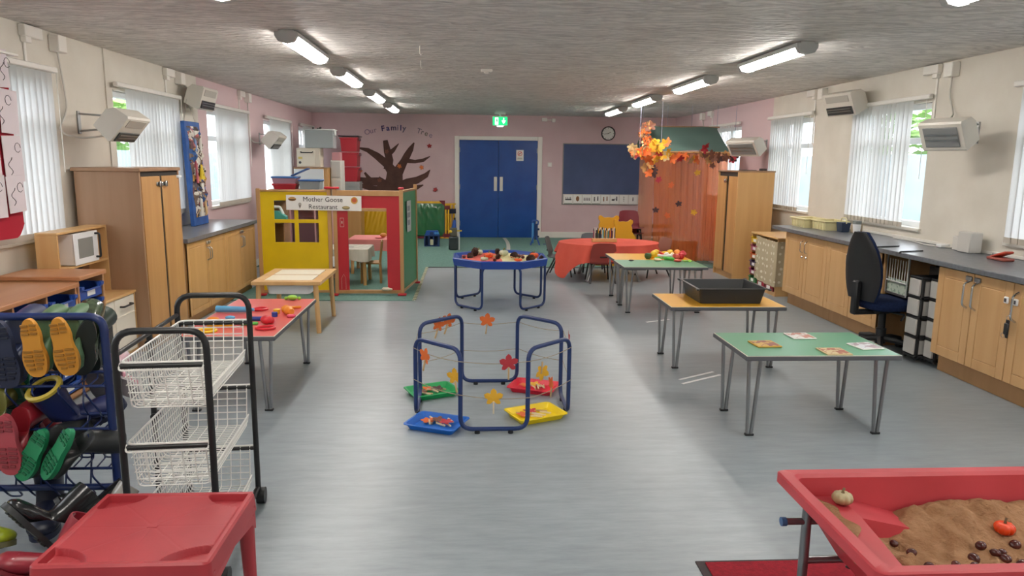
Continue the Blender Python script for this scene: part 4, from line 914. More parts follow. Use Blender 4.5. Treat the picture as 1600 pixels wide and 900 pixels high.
MB().bx(-.12, .16, -.14, .14, .775, .79, .003).build('shelf_board', W_BROWN, t); MB().bx(-.13, -.115, -.14, .14, 0, 1.1).build('side_panel', W_BROWN, t); MB().bx(.15, .165, -.14, .14, 0, .79).build('side_panel', W_BROWN, t); MB().bx(-.12, .15, .125, .14, 0, 1.1).build('back_panel', W_BROWN, t); MB().bx(-.12, .15, -.14, .14, 1.05, 1.14, .02).build('grey_bundle', mat('bundle_grey', '#7d7f82', .8), t)
# stacked tubs above the yellow panel (stand on a shelf behind it)
t = thing('bookcase', 'plain wooden bookcase behind the yellow panel carrying plastic tubs', 'bookcase', (-2.55, 10.6, .008)); MB().bx(-.3, .45, -.02, .35, 1.12, 1.14, .003).build('top_board', W_BROWN, t); MB().bx(-.3, -.28, 0, .35, 0, 1.12).build('side_panel', W_BROWN, t); MB().bx(.43, .45, 0, .35, 0, 1.12).build('side_panel', W_BROWN, t); MB().bx(-.28, .43, .33, .35, 0, 1.12).build('back_panel', W_BROWN, t)
def tub(name, label, loc, hx, hy, h, m, rim, rz=0):
    t = thing(name, label, 'tub', loc, rz); MB().loft([[(x*hx*.9, y*hy*.9, 0) for x, y in ((-1, -1), (1, -1), (1, 1), (-1, 1))], [(x*hx, y*hy, h) for x, y in ((-1, -1), (1, -1), (1, 1), (-1, 1))]], (True, True)).build('body', m, t, ang=20)
    MB().bx(-hx-.012, hx+.012, -hy-.012, hy+.012, h-.005, h+.02, .008).build('lid', rim, t); return t
tub('toy_tub', 'low red plastic tub behind the top of the yellow panel', (-2.63, 10.75, 1.148), .16, .12, .06, mat('tub_red', '#b02a35', .4), mat('tub_red', '#b02a35', .4))
tub('toy_tub', 'pink and blue plastic tub stacked over the red one', (-2.63, 10.75, 1.23), .17, .13, .08, mat('tub_mauve', '#a98391', .4), mat('tub_blue', '#3d6fae', .4))
tub('toy_tub', 'grey plastic tub with blue lid behind the playhouse', (-2.28, 10.78, 1.148), .15, .13, .12, mat('tub_grey', '#8c979a', .4), mat('tub_blue2', '#34619e', .4))
o = MB().bx(-.13, .13, -.1, .1, 0, .015, .005).build('loose_lid', mat('tub_blue2', '#34619e', .4), None, (-2.42, 10.75, 1.385), (0, -.42, 0)); tag(o, 'loose blue lid tilted on the stacked tubs', 'lid')
# ================================================================== right side
W_OAK = wood('oak_foil', '#cda574', '#c29866', .4); W_OAKP = wood('oak_plinth', '#b38b60', '#a67f55', .5)
def base_cab(label, y0, y1, group, lowhandle=False):
    """two-door cupboard with doors facing -x"""
    t = thing('base_cupboard', label, 'cupboard', (3.64, y0, 0), 0, group); wd = y1-y0
    MB().bx(0, .55, .002, wd-.002, .14, .825).build('carcass', W_OAK, t); MB().bx(.055, .5, .002, wd-.002, 0, .14).build('plinth', W_OAKP, t)
    return t, wd
def oak_door(t, y0, y1, hand, z0=.145, z1=.82):
    b = MB(); panel_door(b, 0, y0+.003, y1-.003, z0, z1, .07, .02); b.v = [(-x, y, z) for x, y, z in b.v]; b.f = [f[::-1] for f in b.f]
    return b.build('door', W_OAK, t)
for y0, y1, lb in ((7.09, 8.07, 'oak base cupboard at the far end under the right worktop'), (6.11, 7.09, 'oak base cupboard behind the office chair under the right worktop')):
    t, wd = base_cab(lb, y0, y1, 'oak cupboards on the right')
    for s in (0, 1):
        d = oak_door(t, s*wd/2, wd/2+s*wd/2, s); yy = wd/2+(-.05 if s == 0 else .05)
        bow_handle('handle', -.02, yy, .70, .13, M_CHROME, d, -.03, .005); MB().lathe([(.012, 0), (.014, .006), (.008, .014)], 12, Matrix.Translation((-.02, yy, .59)) @ Matrix.Rotation(-PI/2, 4, 'Y')).build('lock_button', M_CHROME, d)
MB().bx(0, .55, 0, .02, 0, .825).build('end_panel', W_OAK, t, (0, -.02, 0))
t, wd = base_cab('oak base cupboard nearest the camera on the right, with chrome bow handles', 4.14, 5.33, 'oak cupboards on the right')
ys = [wd, wd-.4, wd-.785, wd-1.19]
for k in range(3):
    d = oak_door(t, ys[k+1], ys[k], 0)
    if k == 0: hy = [ys[1]+.045]
    elif k == 1: hy = [ys[1]-.045]
    else: hy = [ys[2]-.05]
    for q in hy: bow_handle('handle', -.02, q, .665, .2, M_CHROME, d, -.04, .008)
    if k < 2:
        MB().bx(-.035, -.02, hy[0]-.03, hy[0]+.03, .765, .8, .005).build('child_lock', M_STEEL, d)
    if k > 0:
        yy = ys[2]+(.045 if k == 1 else -.04); m_ = MB().bx(-.035, -.02, yy-.02, yy+.02, .675, .72, .005).build('magnet_lock', M_UPVC, d); MB().bx(-.038, -.035, yy-.011, yy+.011, .685, .71, .002).build('lock_face', M_GRY, m_)
t_k = thing('key_bunch', 'bunch of dark keys hanging from the nearest cupboard handle', 'keys', (3.575, 4.14+ys[2]-.05, .6)); b = MB()
for k in range(4): b.bx(-.012+k*.004, -.009+k*.004, -.02+.008*k, .005+.008*k, -.14+.01*k, -.02, .002)
b.build('key', mat('key_dark', '#3b3d3f', .4, .8), t_k)['kind'] = 'stuff'; MB().tube([(-.004, .02*math.cos(k*PI/6), -.01+.02*math.sin(k*PI/6)) for k in range(12)], .002, 5, True).build('key_ring', M_CHROME, t_k); MB().bx(-.02, -.008, -.02, .02, -.12, -.04, .008).build('black_fob', M_BLK, t_k)
MB().tube([(-.004, .035+.016*math.cos(k*PI/6), -.13+.016*math.sin(k*PI/6)) for k in range(12)], .002, 5, True).build('key_ring', M_CHROME, t_k)
o = MB().bx(3.575, XR-.004, 3.4, 8.36, .832, .872, .004).build('worktop', mat('slate_worktop', '#6c7076', .3, col2='#5d6167', scale=26)); tag(o, 'long slate grey worktop along the right wall', 'worktop')
o = MB().bx(XR-.022, XR-.003, 3.4, 8.3, .873, .9, .003).build('upstand', M_WHITE); tag(o, 'low white edging strip behind the right worktop', 'trim strip')
# things on the worktop
M_CR = mat('cream_tray', '#d9cf9e', .45)
def cream_tray(label, loc, hx, hy, h):
    t = thing('cream_tray', label, 'tray', loc, 0, 'cream trays on the worktop'); o_ = [(-hx, -hy), (hx, -hy), (hx, hy), (-hx, hy)]
    b = MB().loft([[(x*.93, y*.93, 0) for x, y in o_], [(x, y, h) for x, y in o_]], (True, False)).loft([[(x*.96, y*.96, h) for x, y in o_], [(x*.9, y*.9, .006) for x, y in o_]], (False, True)); b.build('body', M_CR, t, ang=20)
    MB().bx(-hx-.012, hx+.012, -hy-.012, -hy+.01, h-.012, h+.006, .004).bx(-hx-.012, hx+.012, hy-.01, hy+.012, h-.012, h+.006, .004).bx(-hx-.012, -hx+.01, -hy, hy, h-.012, h+.006, .004).bx(hx-.01, hx+.012, -hy, hy, h-.012, h+.006, .004).build('rim', M_CR, t)
    b = MB()
    for k in range(5): b.bx(-hx-.002, -hx+.008, -hy*.8+k*hy*.4-.006, -hy*.8+k*hy*.4+.006, .01, h-.01, .002)
    b.build('rib', M_CR, t)['kind'] = 'stuff'
cream_tray('cream plastic tray at the far end of the right worktop', (3.92, 8.17, .873), .13, .17, .1); cream_tray('cream plastic tray nearer the dark caddy on the worktop', (4.0, 7.83, .873), .13, .16, .1)
t = thing('pen_caddy', 'small dark blue caddy with a looped handle beside the cream trays', 'caddy', (4.02, 7.57, .873)); MB().loft([[(-.04, -.05, 0), (.04, -.05, 0), (.04, .05, 0), (-.04, .05, 0)], [(-.05, -.06, .1), (.05, -.06, .1), (.05, .06, .1), (-.05, .06, .1)]]).build('body', mat('caddy_blue', '#2c3c55', .5), t, ang=20); MB().tube(fillet([(0, -.06, .09), (0, -.05, .15), (0, .05, .15), (0, .06, .09)], .04), .006).build('handle', M_CR, t)
o = MB().bx(4.06, 4.16, 7.43, 7.5, .873, .96, .006).build('card_box', mat('tan_card', '#b8a58a', .7)); tag(o, 'small tan card box between the dark caddy and white pot', 'box')
t = thing('white_pot', 'white plastic pot with dark contents on the right worktop', 'pot', (4.06, 7.37, .873)); MB().lathe([(.032, 0), (.042, .1), (.04, .1), (.03, .01)], 18).build('pot', M_UPVC, t); MB().lathe([(.042, .1), (.045, .13), (.04, .135)], 18).build('grey_lid', mat('lid_grey', '#7f8582', .5), t)
t = thing('socket_box', 'grey white plastic box standing against the wall on worktop', 'box', (4.17, 5.78, .873)); MB().bx(-.06, .05, -.08, .08, 0, .17, .008).build('box', mat('box_grey', '#c3c0ba', .45), t); MB().bx(-.02, .05, .09, .2, .0, .12, .006).build('socket', mat('box_grey2', '#cbc8c1', .45), t)
t = thing('hole_punch', 'red and grey hole punch on the right worktop near the edge', 'hole punch', (4.08, 5.3, .873)); mr = mat('punch_red', '#c4462f', .4); b = MB()
b.bx(-.05, .05, -.09, .09, 0, .022, .006); b.build('base', mat('punch_base', '#a05448', .45), t); MB().bx(-.04, .04, -.095, .08, .0, .018, .007, Matrix.Translation((0, 0, .032)) @ Matrix.Rotation(-.32, 4, 'X')).build('lever', mr, t); MB().bx(-.03, .03, .03, .06, .02, .05, .004).build('mechanism', M_STEEL, t)
t = thing('cable', 'grey cable with white plugs lying along the back of the worktop', 'cable', (0, 0, .873)); MB().tube(fillet([(4.2, 6.05, .008), (4.12, 6.3, .006), (4.2, 6.6, .006), (4.18, 6.9, .006)], .1), .006, 6).build('lead', mat('lead_white', '#cfccc5', .5), t); MB().bx(4.14, 4.22, 6.1, 6.18, 0, .03, .006).build('plug', M_UPVC, t)
for k, (y, lb) in enumerate(((6.12, 'black hook strap farther away on the worktop edge above the office chair'), (5.78, 'black hook strap nearer the camera on the worktop edge'))):
    o = MB().tube(fillet([(3.5725, y+.0, .862), (3.572, y, .877), (3.72, y+.03, .879), (3.8, y+.05, .88)], .01), .006, 6).build('hook_strap', M_BLK); tag(o, lb, 'strap')
# ---- knee hole: wire rack, papers, grey board, drawer towers, office chair
t = thing('wire_rack', 'white wire rack holding papers under the worktop by the office chair', 'wire rack', (3.66, 5.92, 0)); mw = mat('wire_white', '#d9d9d6', .4); b = MB()
for s in (0, 1): b.tube([(0, -.14+.3*s, .49), (0, -.14+.3*s, .825)], .006, 6)
for k in range(9): b.tube([(0, -.14+.3*k/8, .6), (0, -.14+.3*k/8, .79)], .0035, 5)
b.tube([(0, -.14, .82), (0, .16, .82)], .006, 6).tube([(0, -.14, .6), (0, .16, .6)], .005, 6); b.build('rack', mw, t)
MB().bx(.01, .02, -.13, .16, .5, .62).build('printed_sheet', mat('sheet_green', '#c5d3c4', .7, col2='#8fa896', scale=30, lo=.55, hi=.6), t); MB().bx(.0, .2, -.13, .16, .48, .5, .003).build('rack_shelf', M_GRY, t)
for s in (0, 1): MB().tube([(.2*s, .16, .49), (.2*s, .16, .8)], .006, 6).build('rack_rod', mw, t)
o = MB().bx(4.03, 4.045, 5.66, 6.06, .0, .72, .002, None).build('grey_board', mat('grey_card', '#6f6963', .8)); tag(o, 'grey brown board standing under the worktop behind the office chair', 'board')
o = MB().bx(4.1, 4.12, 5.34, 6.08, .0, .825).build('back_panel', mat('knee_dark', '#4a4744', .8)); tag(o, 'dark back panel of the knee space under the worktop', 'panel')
M_DRC = mat('drawer_clear', '#cfcdc8', .25, thin=.22)
def tower(label, y0, y1, x0):
    t = thing('drawer_tower', label, 'drawer tower', (x0, y0, 0), 0, 'drawer towers'); w_ = y1-y0; h = .15; b = MB()
    for s in (0, 1):
        for x in (0, .36): b.bx(x, x+.025, s*(w_-.02), s*(w_-.02)+.02, .03, .7, .003)
    for k in range(5): b.bx(-.01, .39, 0, w_, .06+k*.16-.014, .06+k*.16+.006, .003)
    b.build('frame', M_BLK, t)
    for k in range(4):
        d = MB().bx(-.018, -.0, .012, w_-.012, .075+k*.16, .205+k*.16, .003).bx(0, .34, .016, .02, .075+k*.16, .19+k*.16).bx(0, .34, w_-.02, w_-.016, .075+k*.16, .19+k*.16).bx(0, .34, .02, w_-.02, .072+k*.16, .076+k*.16).build('drawer', M_DRC, t)
        MB().bx(.04, .3, .04, w_-.05, .08+k*.16, .14+k*.16+.02*(k % 2), .02).build('contents', mat('contents_%d' % (k % 2), ('#a58f72', '#8d8f92')[k % 2], .8), d)
    return t
tower('black drawer tower with clear drawers nearest the office chair', 5.475, 5.635, 3.6); tower('black drawer tower with clear drawers against the oak cupboard', 5.342, 5.468, 3.67)
t = thing('office_chair', 'dark blue office swivel chair with a high back before the worktop', 'chair', (3.55, 5.9, 0), .12); M_OFB = mat('office_blue', '#1f2c4d', .9, col2='#1a2541', scale=60, spec=.15); M_OBK = mat('office_black', '#17191c', .5)
# the chair faces +x; back shell at -x side
def backpad(x0, bulge, sc):
    rings = []
    for i in range(9):
        z = .46+.57*i/8; w_ = .225*math.sin(PI*(.2+.755*i/8))**.6*sc; r = []
        for k in range(16):
            a = 2*PI*k/16; r.append((x0-.06*(i/8)+.02*math.sin(PI*i/8)+bulge*math.cos(a), w_*math.sin(a), z))
        rings.append(r)
    return rings
MB().loft(backpad(-.2, .035, 1.0)).build('backrest', M_OFB, t, ang=60); MB().loft(backpad(-.225, .025, 1.03)).build('back_shell', M_OBK, t, ang=60)
MB().loft([[(.02+.235*math.copysign(abs(math.cos(a))**.6, math.cos(a))*s, .225*math.copysign(abs(math.sin(a))**.6, math.sin(a))*s, z) for a in [2*PI*k/20 for k in range(20)]] for z, s in ((.38, .86), (.4, .98), (.44, 1), (.465, .9))]).build('seat', M_OFB, t, ang=50)
MB().bx(-.28, .05, -.035, .035, .33, .37, .01).bx(-.3, -.25, -.035, .035, .33, .62, .012).build('back_arm', M_OBK, t); MB().cyl((0, 0, .1), (0, 0, .36), .03).cyl((0, 0, .07), (0, 0, .2), .042).build('gas_lift', M_OBK, t); MB().bx(-.12, .12, -.08, .08, .345, .385, .01).build('mechanism', M_OBK, t)
MB().tube(fillet([(.0, -.1, .36), (-.0, -.27, .37), (-.05, -.29, .33)], .03), .008).build('lever', M_OBK, t)
for k in range(5):
    a = 2*PI*k/5+.3; dx, dy = math.cos(a), math.sin(a)
    MB().tube([(0, 0, .115), (dx*.14, dy*.14, .11), (dx*.27, dy*.27, .085)], [.03, .024, .018], 8).build('base_arm', M_OBK, t)
    MB().cyl((dx*.27-dy*.022, dy*.27+dx*.022, .032), (dx*.27+dy*.022, dy*.27-dx*.022, .032), .032).cyl((dx*.27, dy*.27, .04), (dx*.27, dy*.27, .09), .01).build('castor', M_OBK, t)
# ---- tall beech cupboard
t = thing('tall_cupboard', 'tall pale beech cupboard beside the orange tent on the right', 'cupboard', (3.6, 9.62, 0)); wd = .78
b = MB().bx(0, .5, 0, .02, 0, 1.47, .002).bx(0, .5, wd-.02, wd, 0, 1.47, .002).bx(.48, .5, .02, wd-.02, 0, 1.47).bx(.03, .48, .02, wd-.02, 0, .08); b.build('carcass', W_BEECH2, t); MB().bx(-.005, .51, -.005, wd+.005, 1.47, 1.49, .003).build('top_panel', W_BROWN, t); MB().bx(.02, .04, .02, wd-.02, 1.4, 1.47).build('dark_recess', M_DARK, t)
MB().bx(-.003, .016, .02, .34, .09, 1.41, .002).build('door', W_BEECH, t); MB().bx(-.003, .016, .44, .76, .09, 1.41, .002).build('door', W_BEECH, t); MB().bx(.02, .03, .34, .44, .08, 1.4).build('centre_gap', M_DARK, t)
for y in (.42, .47): MB().bx(-.022, .0, y-.015, y+.015, 1.32, 1.37, .005).build('hasp_lock', M_CHROME, t)
o = MB().bx(3.72, 3.9, 9.75, 9.95, 1.491, 1.5, .003).bx(3.95, 4.02, 9.7, 9.8, 1.491, 1.52, .005).build('dark_scrap', M_GRY); tag(o, 'small dark scraps lying on the tall pale beech cupboard', 'scrap', None, 'stuff')
# ---- low tray unit with spotted curtain
t = thing('tray_unit', 'low wooden tray unit half covered by a spotted beige curtain', 'storage unit', (3.70, 8.44, 0)); wd = .82
MB().bx(0, .45, 0, .018, 0, .7).bx(0, .45, wd-.018, wd, 0, .7).bx(.44, .45, 0, wd, 0, .7).bx(0, .45, .018, wd-.018, 0, .05).bx(0, .44, .27, .285, .05, .68).bx(0, .44, .535, .55, .05, .68).build('carcass', W_PINE, t); MB().bx(-.01, .46, -.01, wd+.01, .69, .712, .004).build('top_panel', W_PINE, t)
def spots_mat():
    m = fabric('spotted_cloth', '#c9bb9b', .1); nt = m.node_tree; p = nt.nodes['Principled BSDF']; tc = N(nt, 'ShaderNodeTexCoord'); mp = N(nt, 'ShaderNodeMapping'); mp.inputs['Scale'].default_value = (1, 1, 1)
    vo = N(nt, 'ShaderNodeTexVoronoi', voronoi_dimensions='2D'); vo.inputs['Scale'].default_value = 12; vo.inputs['Randomness'].default_value = .35; sx_ = N(nt, 'ShaderNodeSeparateXYZ'); ad_ = N(nt, 'ShaderNodeMath', operation='ADD'); cb_ = N(nt, 'ShaderNodeCombineXYZ'); nt.links.new(tc.outputs['Object'], sx_.inputs[0]); nt.links.new(sx_.outputs['X'], ad_.inputs[0]); nt.links.new(sx_.outputs['Y'], ad_.inputs[1]); nt.links.new(ad_.outputs[0], cb_.inputs[0]); nt.links.new(sx_.outputs['Z'], cb_.inputs[1]); lt = N(nt, 'ShaderNodeMath', operation='LESS_THAN'); lt.inputs[1].default_value = .2; mx = N(nt, 'ShaderNodeMix', data_type='RGBA')
    nt.links.new(tc.outputs['Object'], mp.inputs[0]); nt.links.new(cb_.outputs[0], vo.inputs['Vector']); nt.links.new(vo.outputs['Distance'], lt.inputs[0]); nt.links.new(lt.outputs[0], mx.inputs[0]); mx.inputs[6].default_value = (*lin('#bcae90'), 1); mx.inputs[7].default_value = (*lin('#e6dfcc'), 1); nt.links.new(mx.outputs[2], p.inputs['Base Color']); return m
def ct(u, v):
    s = u*1.05; fold = .012*math.sin(30*s)*(1-v*.7)
    if s < .62: return (-.028+fold, .6-s, .14+.545*v-.02*math.sin(3*u))
    return (-.028+(s-.62)+.0, -.028+fold, .14+.545*v-.02*math.sin(3*u))
o = MB().sheet(ct, 40, 8, .003).build('spotted_curtain', spots_mat(), None, (3.70, 8.44, 0)); tag(o, 'beige curtain with white spots hung over the low tray unit', 'curtain')
RC = [('purple', '#5d4a6e'), ('pink', '#b0526a'), ('purple', '#5d4a6e'), ('orange', '#c9693a'), ('red', '#a33040'), ('yellow', '#d9b02c')]
for k in range(6):
    z = .07+k*.102; c, hx = (('green', '#3d7a48'), ('magenta', '#9c3b62'), ('violet', '#5d4a6e'), ('orange', '#c9693a'), ('pink', '#b0526a'), ('yellow', '#d9b02c'))[k]
    b = MB().bx(.0, .4, 0, .22, 0, .004).bx(-.006, 0, 0, .22, 0, .055).bx(-.02, 0, 0, .05, .06, .07).bx(-.02, 0, .17, .22, .06, .07).bx(0, .4, 0, .004, 0, .07).bx(0, .4, .216, .22, 0, .07).prism([(0, .055), (.05, .055), (.03, .08), (0, .08)], 'x', -.006, 0).prism([(.22, .055), (.17, .055), (.19, .08), (.22, .08)], 'x', -.006, 0)
    u = b.build('small_tray', mat('small_tray_'+c, hx, .4), None, (3.69, 8.44+.57, z)); tag(u, '%s tray at the uncovered end of the low tray unit' % c, 'tray', 'coloured trays in the low unit'); MB().bx(-.009, -.006, .07, .15, .01, .045).build('paper_label', M_PAPER, u)
for k in range(2):
    u = MB().bx(-.006, .0, .0, .22, 0, .09).bx(0, .3, 0, .22, 0, .004).bx(-.015, 0, .07, .15, .03, .06, .003).build('small_tray', mat('small_tray_red', '#a33040', .4), None, (3.69, 8.47+k*.26, .055)); tag(u, 'red tray below the spotted curtain, %s' % ('at the near corner' if k == 0 else 'in the middle column'), 'tray', 'red trays under the curtain'); MB().bx(-.018, -.015, .06, .16, .01, .06).build('paper_label', M_PAPER, u)
# ---- tent
M_ORF = fabric('orange_voile', '#ff9c58', .66, .5); M_ORS = fabric('orange_voile_pale', '#f5b893', .66, .5); M_GRF = fabric('green_cloth', '#67837c', .25)
t = thing('tent', 'role play tent with orange voile walls and sloping green cloth roof', 'tent', (3.4, 11.2, 0)); zt = 1.75
def wall_(u0, u1, zb, nf, amp, seed):
    def fn(u, v):
        x = u0+(u1-u0)*u; f = amp*math.sin(nf*u*6.28+seed)+amp*.5*math.sin(nf*2.3*u*6.28+seed*2)
        return (x+.01*math.sin(5*v), f*(1-.5*v), zb+(zt-zb)*v)
    return fn
MB().sheet(wall_(-.53, .02, .02, 5, .015, .4), 50, 8).build('voile_wall', M_ORF, t); MB().sheet(wall_(.02, .62, .06, 6, .02, 1.4), 50, 8).build('voile_wall', M_ORF, t)
def side_(u, v): return (-.56+.02*u+.02*math.sin(19*u), .9*(1-u)+.02*math.sin(23*u), .02+(zt-.02)*v)
MB().sheet(side_, 30, 8).build('voile_side', M_ORS, t)
def side2(u, v): return (-.56+.02*math.sin(14*u), .02+.05*math.sin(11*u), .02+(zt-.02)*v)
def rt(u, v): return (.62+.02*math.sin(20*u), 1.2*u, .05+(zt-.05)*v)
MB().sheet(rt, 24, 6).build('voile_side', M_ORS, t)
MB().cyl((-.8, 0, zt), (.72, 0, zt), .011).build('front_pole', W_PINE, t); MB().cyl((-.62, .62, 2.16), (.66, .62, 2.16), .011).build('ridge_pole', W_BROWN, t)
def roof(u, v): return (-.58+.0*v+1.22*u*(1-.05*v)+.03*v, .62*v, zt+.02+.39*v-.07*math.sin(PI*v)*(.5+.5*math.sin(PI*u))-.012*math.sin(9*u+4*v))
MB().sheet(roof, 30, 10, .002).build('roof_cloth', M_GRF, t)
def roofb(u, v): return (-.58+1.22*u, .62+.6*v, 2.16-.35*v)
MB().sheet(roofb, 12, 6, .002).build('roof_cloth', M_GRF, t)
b = MB()
for x, y, z in ((-.78, 0, zt), (-.45, 0, zt), (-.6, .62, 2.16), (.2, .62, 2.16), (.62, .62, 2.16), (.7, 0, zt), (-.2, .62, 2.16)): b.tube([(x, y, z), (x, y, H)], .003, 5)
b.build('hanging_cord', mat('cord_lilac', '#8f93a8', .7), t)['kind'] = 'stuff'
LC2 = {'yellow': '#e0aa2a', 'orange': '#d6692c', 'red': '#b5323c', 'brown': '#7a4e3c', 'tan': '#b98a55', 'dark brown': '#4d3230', 'cream': '#d3b986'}
LEAFM = {}
def leaf_obj(c, R, loc, rot, cup=.25):
    if (c, R) not in LEAFM:
        p = maple(R); b = MB(); v = [(0, 0, 0)]+[(x, -cup*(x*x)/R+cup*.3*R*(z/R)**2, z) for x, z in p]; n = len(p)
        b.add(v, [(0, 1+i, 1+(i+1) % n) for i in range(n)]); LEAFM[c, R] = b.mesh('leaf', mat('autumn_'+c.replace(' ', '_'), LC2[c], .7), smooth=False)
    return inst('leaf', LEAFM[c, R], None, loc, rot)
g = thing('leaf_garland', 'autumn leaf garland draped over the left front of the tent', 'garland', (3.4, 11.15, 0)); rnd = random.Random(5); pts = []
for k in range(48):
    s = k/47; pts.append((-.62+.03*math.sin(8*s)-.12*(1-s)*s*2-.16*max(0, .35-s), -.02+.3*s, zt-.0+.42*s, 'warm' if s < .12 else 'dull'))
for k in range(30):
    s = k/29; pts.append((-.85+1.52*s, -.06, zt-.03-.03*math.sin(PI*s)+rnd.uniform(-.05, .03), 'warm' if s < .65 else 'dark'))
for k in range(10): pts.append((-.66+rnd.uniform(-.07, .07), -.05, zt-.05-.03*k, 'dull'))
for k in range(9): pts.append((-.84+rnd.uniform(-.1, .1), -.06, zt+.03+rnd.uniform(-.1, .08), 'warm'))
for k in range(9): pts.append((-.5+rnd.uniform(-.1, .1), -.07, zt+.06+rnd.uniform(-.05, .07), 'gold'))
pts.append((.22, -.05, zt+.07, 'red')); pts.append((.24, -.05, zt+.1, 'red'))
for x, y, z, kd in pts:
    c = rnd.choice({'warm': ['yellow', 'orange', 'red', 'orange', 'cream'], 'dull': ['brown', 'tan', 'brown', 'orange', 'tan', 'cream', 'dark brown'], 'dark': ['dark brown', 'brown', 'red', 'tan'], 'gold': ['yellow', 'orange', 'yellow'], 'red': ['red']}[kd])
    o = leaf_obj(c, .085, (x+rnd.uniform(-.03, .03), y+rnd.uniform(-.04, .02), z+rnd.uniform(-.03, .03)), (rnd.uniform(-.7, .7), rnd.uniform(-3, 3), rnd.uniform(-.7, .7))); o.parent = g
MB().tube(fillet([(-.9, -.03, zt-.01), (.7, -.03, zt-.03)], 0), .004, 5).tube([(-.62, 0, zt), (-.6, .3, 2.2)], .004, 5).build('twig', mat('twig', '#6a5238', .8), g)
for x, z, c, w in ((-.47, 1.32, 'red', 'near its left edge, upper'), (-.27, 1.24, 'orange', 'upper left of the middle'), (-.14, .95, 'dark brown', 'in the middle'), (.13, 1.43, 'yellow', 'upper right of the middle'), (.35, 1.54, 'brown', 'highest on the right'), (-.5, .85, 'dark brown', 'near its left edge, lower'), (-.32, .77, 'orange', 'lower left of the middle'), (.1, .82, 'yellow', 'lower right of the middle')):
    o = leaf_obj(c, .06, (3.4+x, 11.155, z), (0, rnd.uniform(-1, 1), 0), .02); tag(o, '%s leaf stuck on the orange tent front %s' % (c, w), 'leaf', 'leaves stuck on the tent')
t = thing('toy_bench', 'brown wooden bench seen through the orange tent side', 'bench', (3.0, 12.4, .0)); b = MB()
for z in (.18, .34, .48): b.bx(-.16, .5, -.1, .02, z, z+.06, .01)
b.bx(-.18, -.1, -.12, .05, .0, .56, .02); b.build('frame', W_BROWN, t)
o = MB().bx(0, .5, -.01, .01, .12, .46, .004).build('tent_board', mat('board_greybrown', '#8a7466', .8), None, (3.2, 11.5, 0)); tag(o, 'grey brown board standing inside the orange tent', 'board')
o.location.z = -.12
# ================================================================== heaters and cables
M_HT = mat('heater_white', '#cfcac0', .4); M_GRILL = mat('heater_grille', '#4f5254', .35, .6)
def heater(label, wx, y, z, sgn, L, tilt, wall_y, out=.42, yaw=0., big=False):
    """quartz heater: box tilted down, on a bracket; local: length along y, face +x*sgn"""
    t = thing('wall_heater', label, 'heater', (wx, y, z)); M = Matrix.Translation((sgn*out, 0, 0)) @ Matrix.Rotation(yaw, 4, 'Z') @ Matrix.Rotation(sgn*tilt, 4, 'Y'); d = .085
    b = MB(); pr = [(-d, -.1), (d*.85, -.125), (d, -.11), (d, .11), (d*.85, .125), (-d*.5, .115), (-d, .06)]; pr = [(x*sgn, z_) for x, z_ in pr]
    b.prism(pr, 'y', -L/2, L/2, M); b.build('body', M_HT, t, ang=30); fx = sgn*d
    if big:
        MB().bx(fx, fx+sgn*.01, -L/2+.04, L/2-.04, -.085, .085, .003, M).build('grille', mat('grille_pale', '#8b8d8d', .4, .3), t); el = (-.03, .02)
    else:
        MB().bx(fx, fx+sgn*.012, -L/2+.03, L/2-.03, -.105, -.02, .003, M).build('grille', M_GRILL, t); el = (-.075, -.05)
        MB().bx(fx, fx+sgn*.005, -L/2+.05, L/2-.05, .03, .1, .003, M).build('vent_panel', mat('heater_shade', '#aaa69d', .5), t)
    b = MB()
    for e in el: b.bx(fx+sgn*.012, fx+sgn*.016, -L/2+.05, L/2-.05, e, e+.012, 0, M)
    b.build('element', M_STEEL, t)['kind'] = 'stuff'
    b = MB(); yb = wall_y-y
    b.bx(0, sgn*.012, yb-.02, yb+.02, -.08, .1, .002).tube([(0, yb, .08), (sgn*out*.75, yb*.5, .06)], .008, 6).tube([(0, yb, -.06), (sgn*(out-.06), yb*.5, -.03)], .008, 6)
    b.build('bracket', M_STEEL, t); return t
heater('white wall heater tilted downward above the tall brown cupboard', XL, 6.12, 1.84, 1, .40, .7, 6.2, .38)
heater('white wall heater between two left windows, facing out', XL, 8.5, 2.24, 1, .46, .3, 8.6, .18)
heater('small white wall heater on the pink left wall, farthest left', XL, 11.1, 1.86, 1, .46, .7, 11.35, .28)
heater('white wall heater on bracket at right, lowest and nearest', XR, 5.88, 1.85, -1, .38, .45, 6.0, .34, .35, True)
heater('white wall heater high between two right windows', XR, 7.88, 2.25, -1, .48, .4, 8.0, .2, .15)
heater('cream wall heater on the pink right wall by the tent', XR, 10.3, 1.83, -1, .55, .55, 10.4, .34, .4, True)
def jbox(label, x, sgn, y, y2, zc, cable):
    t = thing('junction_box', label, 'junction box', (x, y, 2.43)); b = MB(); b.bx(0, sgn*.05, -.12, .1, -.02, .06, .005).bx(0, sgn*.04, -.1, -.03, -.06, .0, .004).build('box', M_WHITE, t)
    MB().bx(0, sgn*.075, y2-y-.06, y2-y+.06, -.075, .05, .006).build('switch_box', M_WHITE, t)
    MB().tube(fillet([(sgn*.03, y2-y, -.07)]+[(sgn*a, yy-y, zz-2.43) for a, yy, zz in cable], .15, 6), .008, 6).build('cable', mat('cable_grey', '#c2bfb7', .5), t)
    MB().bx(0, sgn*.012, -.08, -.055, -.6, -.02, .003).build('trunking', M_WHITE, t)
jbox('white junction boxes with a looping cable at top left', XL, 1, 5.62, 5.93, 0, [(.02, 5.98, 2.2), (.02, 6.02, 1.95), (.02, 5.85, 1.75), (.12, 6.02, 1.72), (.3, 6.1, 1.75)])
